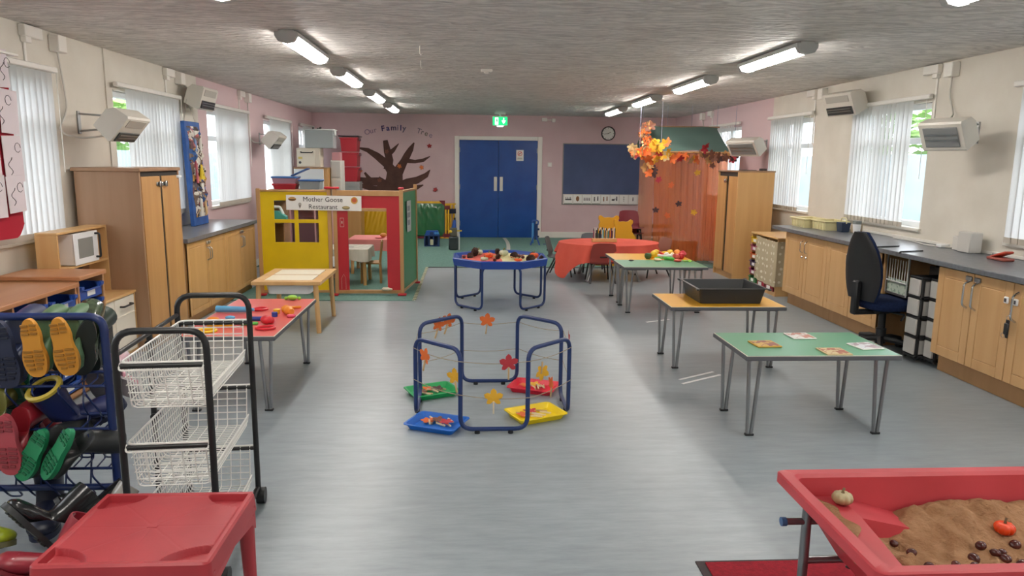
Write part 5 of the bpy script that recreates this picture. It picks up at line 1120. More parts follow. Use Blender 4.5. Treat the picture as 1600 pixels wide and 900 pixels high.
jbox('white junction boxes over the heater between the left windows', XL, 1, 8.05, 8.3, 0, [(.04, 8.35, 2.36), (.12, 8.4, 2.3)])
jbox('white junction boxes high on the pink left wall', XL, 1, 10.5, 10.75, 0, [(.02, 10.78, 2.2), (.02, 10.8, 1.8), (.2, 11.0, 1.8)])
jbox('white junction boxes with a hanging cable at top right', XR, -1, 6.68, 6.38, 0, [(.02, 6.4, 2.2), (.03, 6.3, 2.03), (.25, 6.0, 1.98)])
jbox('white junction boxes over the heater between the right windows', XR, -1, 9.05, 8.75, 0, [(.04, 8.6, 2.36), (.12, 8.2, 2.28)])
jbox('white junction boxes high on the pink right wall by the tent', XR, -1, 12.9, 13.3, 0, [(.02, 13.3, 2.3), (.02, 13.25, 2.2)])
# ceiling fittings
o = MB().bx(-.06, .06, -.05, .05, -.03, 0, .008).ball((0, 0, -.03), (.03, .03, .02), 12, 8).build('smoke_detector', M_WHITE, None, (.18, 7.65, H)); tag(o, 'small white detector in the middle of the ceiling', 'detector')
for x, y, lb in ((-.4, 6.2, 'small white hook hanging from the ceiling between the lights, nearer'), (-.45, 7.1, 'small white hook hanging from the ceiling, farther one')):
    o = MB().tube(fillet([(0, 0, 0), (0, 0, -.06), (.01, 0, -.075), (.02, 0, -.06)], .01), .004, 6).build('ceiling_hook', M_WHITE, None, (x, y, H)); tag(o, lb, 'hook')
# ================================================================== tables in the middle
M_EDGE = mat('table_edge', '#55565a', .5); M_LEG = mat('table_leg', '#9a9b9d', .28, .9)
M_TG = mat('laminate_green', '#5f9c7a', .32); M_TY = mat('laminate_yellow', '#e0a41c', .32); M_TR = mat('laminate_red', '#d4605c', .32)
M_TRIM = mat('pale_trim', '#d9d6c4', .5)
def school_table(label, x0, x1, y0, y1, h, top, insets=(.09, .09)):
    """folding table: laminate top, dark edge, pairs of splayed tube legs at the corners"""
    t = thing('school_table', label, 'table', ((x0+x1)/2, (y0+y1)/2, 0), 0, 'low classroom tables'); hx, hy = (x1-x0)/2, (y1-y0)/2
    MB().bx(-hx, hx, -hy, hy, h-.03, h-.003, .004).build('edge_frame', M_EDGE, t); MB().bx(-hx+.004, hx-.004, -hy+.004, hy-.004, h-.004, h-.001, .001).build('pale_lip', M_TRIM, t)
    MB().bx(-hx+.009, hx-.009, -hy+.009, hy-.009, h-.002, h).build('tabletop', top, t)
    for sx in (-1, 1):
        for sy in (-1, 1):
            cy = sy*(hy-.075); fx = sx*(hx-.075); ta, tb = sx*(hx-.045), sx*(hx-.115)
            l = MB().tube(fillet([(fx+sx*.011, cy, .012), (ta, cy, h-.036), (tb, cy, h-.036), (fx-sx*.012, cy, .012)], .022, 4), .0115, 8).build('leg', M_LEG, t)
            MB().bx(fx-.026, fx+.026, cy-.013, cy+.013, 0, .014, .003).build('foot_cap', M_BLK, l); cx = sx*(hx-.06)
            MB().bx(cx-sx*.19, cx+sx*.02, cy-.03, cy+.03, h-.042, h-.03, .008).build('leg_bracket', M_BLK, t)
    return t
school_table('green topped low table with four picture tiles, nearest on the right', 1.58, 2.5, 3.91, 4.49, .503, M_TG)
school_table('yellow topped low table carrying the black tray', 1.535, 2.44, 5.32, 5.9, .503, M_TY)
school_table('green topped low table pushed against the yellow one by the clothed table', 1.62, 2.52, 7.42, 7.98, .505, M_TG)
school_table('yellow topped low table under the toy food, behind its green twin', 1.635, 2.52, 7.99, 8.56, .505, M_TY)
school_table('red topped low table scattered with play dough tools on the left', -1.79, -1.19, 4.42, 5.66, .503, M_TR)
# picture tiles
def tile_mat(nm, base, c1, c2, sc):
    return mat(nm, base, .45, col2=c1, scale=sc, lo=.5, hi=.52)
for x, y, rz, base, c1, sc, lb in ((1.79, 4.17, .06, '#c49a3a', '#8a3f2c', 26, 'square picture tile with brown and orange leaves, left on green table'), (2.1, 4.37, .02, '#d9d6d2', '#b5796a', 24, 'square picture tile with a pale border at the back of green table'),
        (2.13, 3.99, .0, '#c9b68a', '#a05a48', 30, 'square picture tile with a wreath pattern at the front of green table'), (2.385, 4.11, .15, '#d4d6da', '#a9959c', 20, 'pale square picture tile at the right end of green table')):
    t = thing('picture_tile', lb, 'tile', (x, y, .5035), rz, 'picture tiles on the green table'); MB().bx(-.075, .075, -.075, .075, 0, .008, .002).build('tile', M_PAPER if base in ('#d9d6d2', '#d4d6da') else mat('tile_card_'+base[1:], base, .6), t)
    MB().bx(-.066, .066, -.066, .066, .008, .0092).build('picture', tile_mat('tile_picture_'+base[1:], base, c1, c1, sc), t)
# black tray
t = thing('black_tray', 'large deep black plastic tray on the yellow table', 'tray', (2.045, 5.66, .504)); o_ = [(-.26, -.23), (.26, -.23), (.26, .23), (-.26, .23)]
def rr(hx, hy, r, z, n=5):
    """rounded rectangle ring"""
    out = []
    for sx, sy, a0 in ((1, 1, 0), (-1, 1, PI/2), (-1, -1, PI), (1, -1, 1.5*PI)):
        for k in range(n+1):
            a = a0+PI/2*k/n; out.append((sx*(hx-r)+r*math.cos(a), sy*(hy-r)+r*math.sin(a), z))
    return out
def open_tray(hx, hy, h, m, par, taper=.9, r=.03, rimw=.012, wall=.006, nm='body'):
    tx, ty = hx-hy*(1-taper), hy*taper
    MB().loft([rr(tx, ty, r, 0), rr(hx, hy, r, h), rr(hx+rimw, hy+rimw, r+.006, h), rr(hx+rimw, hy+rimw, r+.006, h+.004), rr(hx-wall*.3, hy-wall*.3, r, h+.004), rr(tx-wall, ty-wall, r, .005)], (True, True)).build(nm, m, par, ang=35)
M_BT = mat('black_tray_plastic', '#2b2d2e', .38)
open_tray(.265, .235, .118, M_BT, t, .9, .02, .018)
for sx in (-1, 1):
    for sy in (-1, 1): MB().bx(sx*.283-.012, sx*.283+.012, sy*.253-.02, sy*.253+.02, .11, .124, .005).build('corner_lug', M_BT, t)
for x0, x1, y, a in ((1.52, 1.95, 5.45, .35), (1.5, 1.86, 5.35, .35), (1.5, 1.72, 7.16, .3)):
    pass
for x, y, l, a, lb in ((1.73, 5.1, .42, .55, 'painted sliver of sunlight on the floor under the yellow table, nearer of two'), (1.72, 5.19, .38, .55, 'painted sliver of sunlight on the floor under the yellow table, farther of two'), (1.92, 7.1, .3, .45, 'painted sliver of sunlight on the floor below the green and yellow tables')):
    o = MB().bx(-l/2, l/2, -.012, .012, .0, .0015).build('tape_or_sun_strip', mat('sun_sliver_white', '#e9eae8', .5), None, (x, y, .0005), (0, 0, a)); tag(o, lb, 'tape')  # thin white strips painted in place of sunlight slivers on the floor
# ---- sand-and-water table of pale wood
t = thing('activity_table', 'pale wooden activity table with white lids and a white bin', 'table', (-1.65, 6.98, 0)); hx, hy, h = .31, .41, .485
b = MB().bx(-hx, hx, -hy, -hy+.09, h-.035, h, .004).bx(-hx, hx, hy-.09, hy, h-.035, h, .004).bx(-hx, -hx+.09, -hy+.09, hy-.09, h-.035, h, .004).bx(hx-.09, hx, -hy+.09, hy-.09, h-.035, h, .004).bx(-hx+.09, hx-.09, -.02, .02, h-.035, h-.002, .003)
b.build('tabletop', W_PINE, t)
for s in (-1, 1): MB().bx(-hx+.095, hx-.095, s*.17-.145, s*.17+.145, h-.012, h+.002, .003).build('white_lid', mat('lid_cream', '#e6dfcc', .4), t)
for sx in (-1, 1):
    for sy in (-1, 1): MB().tube([(sx*(hx-.035), sy*(hy-.04), 0), (sx*(hx-.055), sy*(hy-.05), h-.035)], [.022, .024], 10).build('leg', W_PINE, t)
MB().loft([rr(.19, .14, .04, h-.13), rr(.21, .155, .05, h-.035)], (True, True)).build('white_bin', M_UPVC, t, ang=40, loc=(0, -.17, 0))
# ---- play dough tools on the red table
def pd(x, y): return (x, y, .5035)
C = {k: mat('play_'+k, v, .4) for k, v in dict(red='#c92b36', orange='#e58a2a', blue='#2c6fb8', sky='#5aa3cc', green='#58b84a', yellow='#e8c22e', navy='#27408f', pink='#d84a66', dark='#2a2a2c', white='#e4e0da', lime='#8cc63f').items()}
def tool(nm, lb, cat, mb, m, loc, rz=0): return tag(mb.build(nm, m, None, loc, (0, 0, rz)), lb, cat)
def ringtool(nm, lb, m, loc, r=.045): return tag(MB().tube([(r*math.cos(2*PI*k/16)*1.3, r*math.sin(2*PI*k/16), .009) for k in range(16)], .009, 6, True).build(nm, m, None, loc), lb, 'dough cutter')
t = thing('rolling_pin', 'yellow rolling pin with dark handles at the front of the red table', 'rolling pin', (-1.60, 4.68, .528), .05); MB().cyl((-.08, 0, 0), (.08, 0, 0), .024).build('barrel', C['yellow'], t)
for s in (-1, 1): MB().cyl((s*.08, 0, 0), (s*.13, 0, 0), .013).build('handle', C['dark'], t)
t = thing('rolling_pin', 'sky blue rolling pin at the back left of the red table', 'rolling pin', (-1.66, 5.13, .528), -.12); MB().cyl((-.12, 0, 0), (.1, 0, 0), .024, .02).build('barrel', C['sky'], t); MB().cyl((.1, 0, 0), (.15, 0, 0), .012).build('handle', C['sky'], t)
ringtool('dough_cutter', 'yellow oval dough cutter at the front left of the red table', C['yellow'], pd(-1.64, 4.54)); ringtool('dough_cutter', 'bright red oval dough cutter at the near right of red table', C['red'], pd(-1.30, 4.62)); ringtool('dough_cutter', 'red oval cutter behind the sky blue rolling pin', C['red'], pd(-1.50, 5.22), .04)
tool('dough_ball', 'dark red dough lump by the near red cutter', 'dough', MB().ball((0, 0, .03), (.04, .035, .03)).ball((.02, .03, .02), .025), C['red'], pd(-1.33, 4.76))
tool('dough_press', 'orange ribbed dough press in the middle right of red table', 'dough tool', MB().lathe([(.02, 0), (.032, .01), (.032, .03), (.026, .04), (.034, .06), (.03, .1), (.02, .12)], 14, Matrix.Translation((-.06, 0, .03)) @ Matrix.Rotation(PI/2, 4, 'Y')), C['orange'], pd(-1.26, 5.06), -1.0)
tool('dough_cutter', 'long orange plastic dough knife at the right of the red table', 'dough tool', MB().bx(-.07, .07, -.014, .014, 0, .018, .006), C['orange'], pd(-1.29, 5.27), .25); tool('dough_cutter', 'lime green dough crab at the far edge of the red table', 'dough tool', MB().ball((0, 0, .02), (.04, .03, .02)).ball((.05, .01, .012), .014).ball((-.05, .01, .012), .014), C['lime'], pd(-1.36, 5.6))
tool('dough_cutter', 'small red cutter lying right of the orange press', 'dough cutter', MB().bx(-.03, .03, -.02, .02, 0, .02, .007), C['pink'], pd(-1.22, 4.97), .3); tool('dough_cutter', 'green flat dough tool near the middle of red table', 'dough tool', MB().bx(-.06, .05, -.02, .02, 0, .016, .007), C['green'], pd(-1.43, 4.74), .2)
tool('dough_cutter', 'red flat dough tool left of the green one', 'dough tool', MB().bx(-.07, .05, -.02, .015, 0, .018, .007), C['red'], pd(-1.53, 4.84), .1); tool('dough_cutter', 'navy blue dough stamp beside the red flat tool', 'dough tool', MB().cyl((-.03, 0, .015), (.03, 0, .015), .015), C['navy'], pd(-1.42, 4.86))
tool('dough_cutter', 'small blue dough stamp by the orange press', 'dough tool', MB().cyl((0, 0, 0), (0, 0, .03), .02), C['navy'], pd(-1.34, 5.0)); tool('dough_cutter', 'small orange dough shape at the left of the red table', 'dough', MB().ball((0, 0, .016), (.04, .025, .016)), C['orange'], pd(-1.70, 4.84)); tool('dough_cutter', 'small blue dough shape beside the orange one', 'dough', MB().ball((0, 0, .014), (.035, .02, .014)), C['sky'], pd(-1.61, 4.9)); tool('dough_cutter', 'yellow dough cup behind the orange press', 'dough tool', MB().lathe([(.02, 0), (.026, .03), (.022, .032)], 12), C['yellow'], pd(-1.35, 5.1)); tool('dough_cutter', 'red dough wheel between the cutters and orange press', 'dough tool', MB().lathe([(.03, 0), (.034, .012), (.015, .03)], 14), C['red'], pd(-1.30, 5.17))
# ---- tuff tray stands: one continuous octagonal loop of blue tube
M_TUBE = mat('stand_blue', '#1f3566', .35)
def stand(label, cx, cy, R, h, rz=0., name='tray_stand'):
    t = thing(name, label, 'stand', (cx, cy, 0), rz); q = [(R*math.cos(PI/8+k*PI/4), R*math.sin(PI/8+k*PI/4)) for k in range(8)]   # corners, flats facing +x,+y,...
    path = []
    for k in range(8):    # even k starts a diagonal side (top), odd a bottom side
        a, b_ = q[k], q[(k+1) % 8]; z = h-.013 if k % 2 == 0 else .026
        path += [(a[0], a[1], z), (b_[0], b_[1], z)]
    pts = fillet(path, .075, 6, True)
    MB().tube(pts, .0135, 10, True).build('tube_frame', M_TUBE, t)
    for k in range(1, 8, 2):
        a, b_ = Vector((*q[k], 0)), Vector((*q[(k+1) % 8], 0))
        for s in (.25, .75):
            p = a.lerp(b_, s); MB().cyl((p.x, p.y, 0), (p.x, p.y, .02), .016).build('rubber_foot', M_BLK, t)
    return t
stand('open blue tubular tray stand with twine and leaves, nearest in the middle', .15, 4.54, .515, .52)
stand('blue tubular stand carrying the octagonal blue tray', .345, 8.03, .53, .5, PI/4)
# twine lines around the near stand with leaves pegged on
q8 = [(.15+.53*math.cos(PI/8+k*PI/4), 4.54+.53*math.sin(PI/8+k*PI/4)) for k in range(8)]
M_TW = mat('jute_twine', '#a3977f', .9); rnd = random.Random(11)
def twine(label, zs, order):
    pts = [Vector((*q8[k], z)) for k, z in zip(order, zs)]; o = []
    for i in range(len(pts)-1):
        for s in range(8):
            p = pts[i].lerp(pts[i+1], s/8); p.z -= .014*math.sin(PI*s/8); o.append(p)
    o.append(pts[-1]); return tag(MB().tube(o, .0022, 5).build('twine', M_TW), label, 'twine')
UP = [2, 3, 4, 5, 6, 7, 0, 1]   # from the back right round by the left
twine('upper jute twine tied round the open blue stand', [.455, .45, .44, .45, .44, .44, .45, .455, .455], [1, 2, 3, 4, 5, 6, 7, 0, 1]); twine('lower jute twine tied round the open blue stand', [.26, .25, .24, .25, .24, .22, .24, .25, .26], [1, 2, 3, 4, 5, 6, 7, 0, 1][:9])
M_PEG = mat('peg_wood', '#c9ab7e', .7); M_PEG2 = mat('peg_pale', '#e0cfae', .7)
def peg_mesh(m):
    b = MB(); b.bx(-.0045, -.0005, -.005, .005, -.07, .005, .0015).bx(.0005, .0045, -.005, .005, -.07, .005, .0015); return b.mesh('clothes_peg', m)
PEG, PEGP = peg_mesh(M_PEG), peg_mesh(M_PEG2)
def hang(x, y, z, c, where, tilt=0., up=False, pale=False):
    n = Vector((x-.15, y-4.54)); rz = -math.atan2(n.x, n.y) if y > 4.54 else math.atan2(n.x, -n.y)
    o = leaf_obj(c, .062, (x, y-.006, z), (0, tilt+(PI if up else 0), rz), .12); tag(o, '%s leaf pegged on the twine %s' % (c, where), 'leaf', 'leaves pegged on the stand twine')
    o = inst('clothes_peg', PEGP if pale else PEG, None, (x, y-.012, z-.02 if not up else z+.055), (0, tilt*1.2, rz)); tag(o, 'wooden peg holding the %s leaf %s' % (c, where), 'clothes peg', 'pegs on the stand twine')
for a in ((.13, 5.03, .46, 'orange', 'at the back middle of the stand', .1), (-.21, 4.90, .46, 'orange', 'on the upper left tube, left one', .35), (-.145, 4.96, .475, 'orange', 'on the upper left tube, right one', .35), (-.26, 4.23, .42, 'orange', 'at the near left post', .25),
          (-.08, 4.2, .3, 'yellow', 'on the left, by the nearest post', -.15), (.23, 4.03, .43, 'red', 'at the front, upper twine', 0.), (.145, 4.03, .225, 'yellow', 'at the front, lower twine', 0., False, True), (.44, 4.18, .345, 'yellow', 'on the near right, upside down', 0.1, True), (.64, 4.5, .46, 'red', 'outside the right post', .2), (.55, 4.62, .12, 'orange', 'low inside the right, by red tray', .2)):
    hang(*a)
# ---- four coloured trays of pegs and leaves on the floor
def floor_tray(c, hx_, x, y, rz, label, npeg, leaves, m):
    t = thing('activity_tray', label, 'tray', (x, y, .001), rz, 'coloured trays on the floor'); open_tray(.155, .118, .034, m, t, .86, .022, .012, .004)
    rnd = random.Random(c)
    for k in range(npeg):
        lx, ly = rnd.uniform(-.04, .1), rnd.uniform(-.06, .06); p = Matrix.Rotation(rz, 3, 'Z') @ Vector((lx, ly, 0))
        o = inst('clothes_peg', PEGP if k % 3 else PEG, None, (x+p.x, y+p.y, .013+.006*(k % 3)), (PI/2, rnd.uniform(-.1, .1), rz+rnd.uniform(.2, 1.2))); tag(o, 'wooden clothes peg lying in the %s floor tray' % c, 'clothes peg', 'pegs in the %s tray' % c)
    for k, lc in enumerate(leaves):
        lx, ly = -.07+.06*k, .02+.03*(k % 2); p = Matrix.Rotation(rz, 3, 'Z') @ Vector((lx, ly, 0))
        o = leaf_obj(lc, .05, (x+p.x, y+p.y, .022+.004*k), (-PI/2+.1, 0, rnd.uniform(-1, 1)), .1); tag(o, '%s leaf lying in the %s floor tray%s' % (lc, c, '' if leaves.count(lc) == 1 else (' by its edge' if k == 0 else ' beside the pegs')), 'leaf', 'leaves in the %s tray' % c)
floor_tray('green', '', -.25, 4.80, .42, 'green tray of pegs and leaves on the floor, far left by stand', 7, ['brown', 'orange', 'dark brown'], mat('tray_green', '#1fa35c', .4))
floor_tray('red', '', .46, 4.88, -.38, 'red tray of pegs and leaves on the floor, far right by stand', 7, ['orange', 'yellow'], mat('tray_red', '#e02840', .4))
floor_tray('yellow', '', .42, 4.33, .42, 'yellow tray of pegs and leaves on the floor, near right by stand', 8, ['orange', 'red'], mat('tray_yellow', '#f2d40f', .4))
floor_tray('blue', '', -.19, 4.18, -.40, 'blue tray of pegs and leaves on the floor, near left by stand', 8, ['orange', 'brown', 'red'], mat('tray_blue', '#1166c4', .4))
# ---- octagonal tray on the far stand
M_TT = mat('tuff_blue', '#23479a', .32); t = thing('octagonal_tray', 'octagonal blue tray with red and cream cloth inside on the far stand', 'tray', (.345, 8.03, .49))
def oct_(r, z): return [(r*math.cos(PI/8+k*PI/4), r*math.sin(PI/8+k*PI/4), z) for k in range(8)]
MB().loft([oct_(.545, -.03), oct_(.56, .045), oct_(.545, .055), oct_(.525, .05), oct_(.485, .012), oct_(.47, .008)], (False, True)).build('shell', M_TT, t, ang=25)
for nm, sx, m in (('red_cloth', -1, fabric('coral_cloth', '#e06a5c', .1)), ('cream_cloth', 1, fabric('cream_cloth', '#e6dfae', .1))):
    def cl_(u, v):
        x = sx*.42*u*(1 if sx > 0 else 1)+.02*math.sin(6*v)*(1-u); lim = .44 if abs(x) < .2 else .44-(abs(x)-.2)*.95; return (x, (v*2-1)*lim, .022+.006*math.sin(9*u+5*v))
    MB().sheet(cl_, 10, 16).build(nm, m, t)
def pumpkin(label, loc, r, h, c, stemc, rz=0, tilt=0):
    t = thing('pumpkin', label, 'pumpkin', loc, (tilt, 0, rz)); b = MB(); prof = []
    n, mm = 80, 12; rings = []
    for i in range(mm+1):
        ph = -PI/2+PI*i/mm; z = h*math.sin(ph)*(1-.0*i)+h
        dip = .25*h*max(0, math.sin(ph))**6
        rings.append([((r*math.cos(ph)**.8 if math.cos(ph) > .01 else r*.06)*(1-.13*abs(math.cos(4.5*a))**4)*math.cos(a), (r*math.cos(ph)**.8 if math.cos(ph) > .01 else r*.06)*(1-.13*abs(math.cos(4.5*a))**4)*math.sin(a), z-dip) for a in [2*PI*k/n for k in range(n)]])
    b.loft(rings).build('flesh', c, t, ang=60); MB().tube([(0, 0, 1.6*h), (.0, 0, 2.1*h), (r*.16, 0, 2.5*h)], [r*.2, r*.11, r*.13], 8).build('stem', stemc, t); return t
PO = mat('pumpkin_orange', '#e8622a', .4, col2='#dd5522', scale=12); PW = mat('pumpkin_pale', '#c9cdb0', .5, col2='#b7bfa0', scale=18); ST = mat('stem_green', '#7d7a4a', .7)
zt_ = .517
pumpkin('pale pumpkin at the back left of the octagonal tray', (.115, 8.27, zt_), .05, .034, PW, ST); pumpkin('pale pumpkin at the centre back of the octagonal tray', (.4, 8.2, zt_), .055, .036, PW, ST); pumpkin('orange pumpkin left of centre in the octagonal tray', (.225, 8.02, zt_), .055, .032, PO, ST); pumpkin('orange pumpkin at the right of the octagonal tray', (.73, 8.0, zt_), .05, .034, PO, ST); pumpkin('small pale pumpkin at the front left of the octagonal tray', (.17, 7.78, zt_), .045, .022, PW, ST); pumpkin('flat coral pumpkin at the front of the octagonal tray', (.535, 7.74, zt_), .045, .018, PO, ST)
M_PC = mat('pinecone_brown', '#4a3430', .8, col2='#5f463c', scale=30); CONE = None
def pinecone(label, loc, s=1., rot=(0, 0, 0)):
    global CONE
    if CONE is None:
        b = MB(); b.ball((0, 0, .04), (.022, .022, .04), 10, 8)
        for i in range(7):
            z = .008+.0105*i; r = .03*math.sin(PI*(.2+.68*i/6)); k0 = 9
            for k in range(k0):
                a = 2*PI*(k+.5*(i % 2))/k0; M = Matrix.Translation((r*.6*math.cos(a), r*.6*math.sin(a), z)) @ Matrix.Rotation(a, 4, 'Z') @ Matrix.Rotation(-.5, 4, 'Y'); b.add([(0, -.006, 0), (.018, -.008, 0), (.024, 0, .004), (.018, .008, 0), (0, .006, 0), (.012, 0, .007)], [(0, 1, 5), (1, 2, 5), (2, 3, 5), (3, 4, 5), (4, 0, 5), (4, 3, 2, 1, 0)], M)
        CONE = b.mesh('pinecone', M_PC, smooth=False)
    tag(inst('pinecone', CONE, None, loc, rot, s), label, 'pinecone', 'pinecones in the octagonal tray')
pinecone('dark pinecone at the left of the octagonal tray', (-.0, 8.1, zt_), 1.0, (1.2, 0, .4)); pinecone('dark pinecone before the back left pale pumpkin', (.06, 8.14, zt_), 1.2, (.3, .2, 0)); pinecone('dark pinecone left of the centre pale pumpkin', (.33, 8.26, zt_), .9, (.2, 0, 0)); pinecone('dark pinecone right of the centre pale pumpkin', (.47, 8.1, zt_), 1.05, (1.1, 0, 1)); pinecone('brown pinecone right of the middle in the octagonal tray', (.64, 7.86, zt_), 1.25, (1.2, .3, .5)); pinecone('brown pinecone behind the right orange pumpkin', (.69, 8.12, zt_), .8, (.9, 0, 2)); pinecone('small pinecone beside the left orange pumpkin', (.3, 7.92, zt_), .8, (.6, .4, 1)); pinecone('small pinecone at the right front of octagonal tray', (.77, 7.8, zt_), .75, (.4, .4, 1))
for x, y, lb in ((-.05, 7.98, 'conker at the far left of the octagonal tray'), (.28, 7.72, 'conker at the front edge of the octagonal tray'), (.56, 8.0, 'conker right of the centre of the octagonal tray'), (.6, 7.95, 'conker beside the brown pinecone in the octagonal tray')):
    tag(MB().ball((0, 0, .016), (.02, .018, .016)).build('conker', mat('conker_brown', '#4d2018', .25), None, (x, y, zt_)), lb, 'conker', 'conkers in the octagonal tray')
for x, y, c, lb in ((.32, 8.06, 'tan', 'tan leaf in the middle of the octagonal tray'), (.58, 8.12, 'brown', 'brown leaf right of the centre of the octagonal tray'), (.5, 7.95, 'tan', 'tan leaf near the brown pinecone in the octagonal tray')):
    tag(leaf_obj(c, .07, (x, y, zt_+.01), (-1.35, 0, rnd.uniform(-2, 2)), .15), lb, 'leaf')
# ---- toy food heap on the yellow and green tables
FZ = .506; rnd = random.Random(21)
def food_(nm, lb, mb, m, x, y, z=0, rz=0, ry=0): tag(mb.build(nm, m, None, (x, y, FZ+z), (0, ry, rz)), lb, 'toy food', 'toy food heap')
def pepper(): 
    b = MB(); b.loft([[((.026+.012*math.sin(PI*i/6))*(1+.12*math.cos(4*a))*math.cos(a)*(1 if 0 < i < 6 else .3), (.026+.012*math.sin(PI*i/6))*(1+.12*math.cos(4*a))*math.sin(a)*(1 if 0 < i < 6 else .3), .09*i/6) for a in [2*PI*k/16 for k in range(16)]] for i in range(7)]); return b
def lemon(): return MB().lathe([(.004, -.05), (.012, -.042), (.03, -.02), (.034, 0), (.03, .02), (.012, .042), (.004, .05)], 14, Matrix.Translation((0, 0, .033)) @ Matrix.Rotation(PI/2, 4, 'Y'))
def apple(): return MB().lathe([(.004, .012), (.02, 0), (.038, .02), (.04, .045), (.028, .066), (.01, .06), (.004, .056)], 16)
def slab(): return MB().lathe([(.03, 0), (.042, .008), (.042, .02), (.03, .026)], 14)
def pod(): return MB().tube([(-.07, 0, .015), (-.03, .012, .018), (.02, .012, .018), (.07, -.005, .015)], [.005, .016, .017, .004], 8)
F = [('toy_kiwi', 'green and dark toy kiwi at the left end of the food heap', apple(), mat('food_darkgreen', '#3f5a2e', .5), 2.03, 8.06, 0, 0, 0), ('toy_pepper', 'yellow toy pepper at the left of the food heap', pepper(), C['yellow'], 2.1, 8.14, .0, 0, .4), ('toy_pepper', 'upright yellow toy pepper second from the left of heap', pepper(), C['yellow'], 2.16, 8.22, .0, 1, .2),
     ('toy_pea_pod', 'green toy pea pod at the front left of the heap', pod(), C['green'], 2.13, 7.98, 0, .6, 0), ('toy_bread', 'pale toy bread slice at the front left of the heap', slab(), mat('food_bread', '#e2c7a0', .6), 2.1, 7.9, 0, 0, 0), ('toy_leek', 'white and green toy leek across the middle of heap', MB().cyl((-.08, 0, .02), (.02, 0, .02), .014).cyl((.02, 0, .02), (.09, 0, .03), .015, .022), C['white'], 2.21, 8.02, .02, -.6, 0),
     ('toy_cucumber', 'green toy cucumber in the middle of the food heap', MB().tube([(-.08, 0, .02), (-.06, 0, .02), (.06, 0, .02), (.08, 0, .02)], [.006, .018, .018, .006], 10), C['green'], 2.24, 7.95, 0, -.9, 0), ('toy_egg', 'white toy egg in the middle of the heap', MB().ball((0, 0, .025), (.032, .025, .025)), C['white'], 2.26, 8.12, .02, 0, 0), ('toy_tomato', 'red toy tomato half behind the leek', slab(), C['red'], 2.22, 8.2, .03, 0, .5),
     ('toy_lemon', 'yellow toy lemon on top of the middle of heap', lemon(), C['yellow'], 2.31, 8.16, .03, .5, 0), ('toy_banana', 'yellow toy banana at the back of the heap', MB().tube([(-.07, 0, .03), (-.03, .02, .02), (.03, .02, .02), (.07, 0, .035)], [.006, .018, .018, .005], 8), C['yellow'], 2.32, 8.3, .02, .2, 0), ('toy_orange', 'orange toy carrot lying behind the lemon', MB().tube([(-.07, 0, .02), (.07, 0, .02)], [.022, .004], 10), C['orange'], 2.25, 8.32, .02, .4, 0),
     ('toy_apple', 'red toy apple at the right of the food heap', apple(), C['red'], 2.41, 8.06, 0, 0, 0), ('toy_apple', 'pinkish red toy apple at the front right of the heap', apple(), mat('food_coral', '#d65648', .4), 2.33, 7.98, 0, 0, 0), ('toy_tomato', 'flat red toy tomato slice at the front of the heap', slab(), mat('food_coral', '#d65648', .4), 2.31, 7.84, 0, 0, 0), ('toy_pepper', 'red toy pepper lying at the right end of heap', pepper(), C['red'], 2.42, 8.14, .035, .6, 1.4),
     ('toy_lettuce', 'lime green toy lettuce leaf at the right front of heap', MB().sheet(lambda u, v: ((u-.5)*.1, (v-.5)*.07, .008+.008*math.sin(9*u)*math.cos(7*v)), 10, 6, .003), C['lime'], 2.43, 7.85, 0, .3, 0), ('toy_pepper', 'orange toy pepper at the back right of heap', pepper(), C['orange'], 2.37, 8.22, .03, .2, 1.2), ('toy_sausage', 'cream toy mushroom in the heap centre', MB().lathe([(.012, 0), (.012, .02), (.03, .025), (.02, .045), (.004, .05)], 12), mat('food_cream', '#e8d9b8', .5), 2.29, 8.04, .03, 0, .6)]
for f in F: food_(*f)
o = MB().ball((0, 0, .008), (.03, .02, .008)).build('dark_toy', M_BLK, None, (1.80, 7.88, FZ)); tag(o, 'small black toy alone on the left of the green table', 'toy')
# ---- round table under an orange cloth
M_OC = fabric('coral_table_cloth', '#e2604d', .15, col2='#d95645', scale=5)
t = thing('round_table', 'long oval table on tube legs under the coral cloth', 'table', (1.93, 9.88, 0)); n = 40
MB().loft([[(.68*math.cos(2*PI*k/n), .5*math.sin(2*PI*k/n), z) for k in range(n)] for z in (.465, .49)]).build('tabletop', M_EDGE, t)
for x, y in ((-.3, -.3), (.3, -.3), (.3, .3), (-.3, .3)): MB().tube([(x*1.2, y*1.2, .0), (x*.8, y, .465)], .012, 8).tube([(x*1.2+.02, y*1.2, .0), (x*.8+.09*(1 if x < 0 else -1), y, .465)], .012, 8).build('leg', M_LEG, t)
def skirt():
    n = 120; rings = []
    def P(th, q):
        ca, sa = math.cos(th), math.sin(th); d = .17+.05*math.sin(3*th+1); a = (th+2*PI) % (2*PI)
        # a long corner of cloth hangs at the front left, a short one at the front right
        d += .30*math.exp(-((a-3.72)/.26)**2)+.16*math.exp(-((a-5.35)/.16)**2)
        w = q*(.03*math.sin(11*th+.6)+.018*math.sin(23*th)+.02*math.sin(5*th)); lean = .05*q*math.exp(-((a-3.72)/.4)**2)*3
        return ((.69+w+.02*q+lean)*ca, (.51+w+.02*q+lean)*sa, .498-d*q)
    rings.append([(.001*math.cos(2*PI*k/n), .001*math.sin(2*PI*k/n), .5) for k in range(n)])
    rings.append([(.35*math.cos(2*PI*k/n), .33*math.sin(2*PI*k/n), .5) for k in range(n)]); rings.append([(.67*math.cos(2*PI*k/n), .49*math.sin(2*PI*k/n), .5) for k in range(n)])
    for q in (0, .12, .3, .5, .7, .85, 1): rings.append([P(2*PI*k/n, q) for k in range(n)])
    return MB().loft(rings, (True, False))
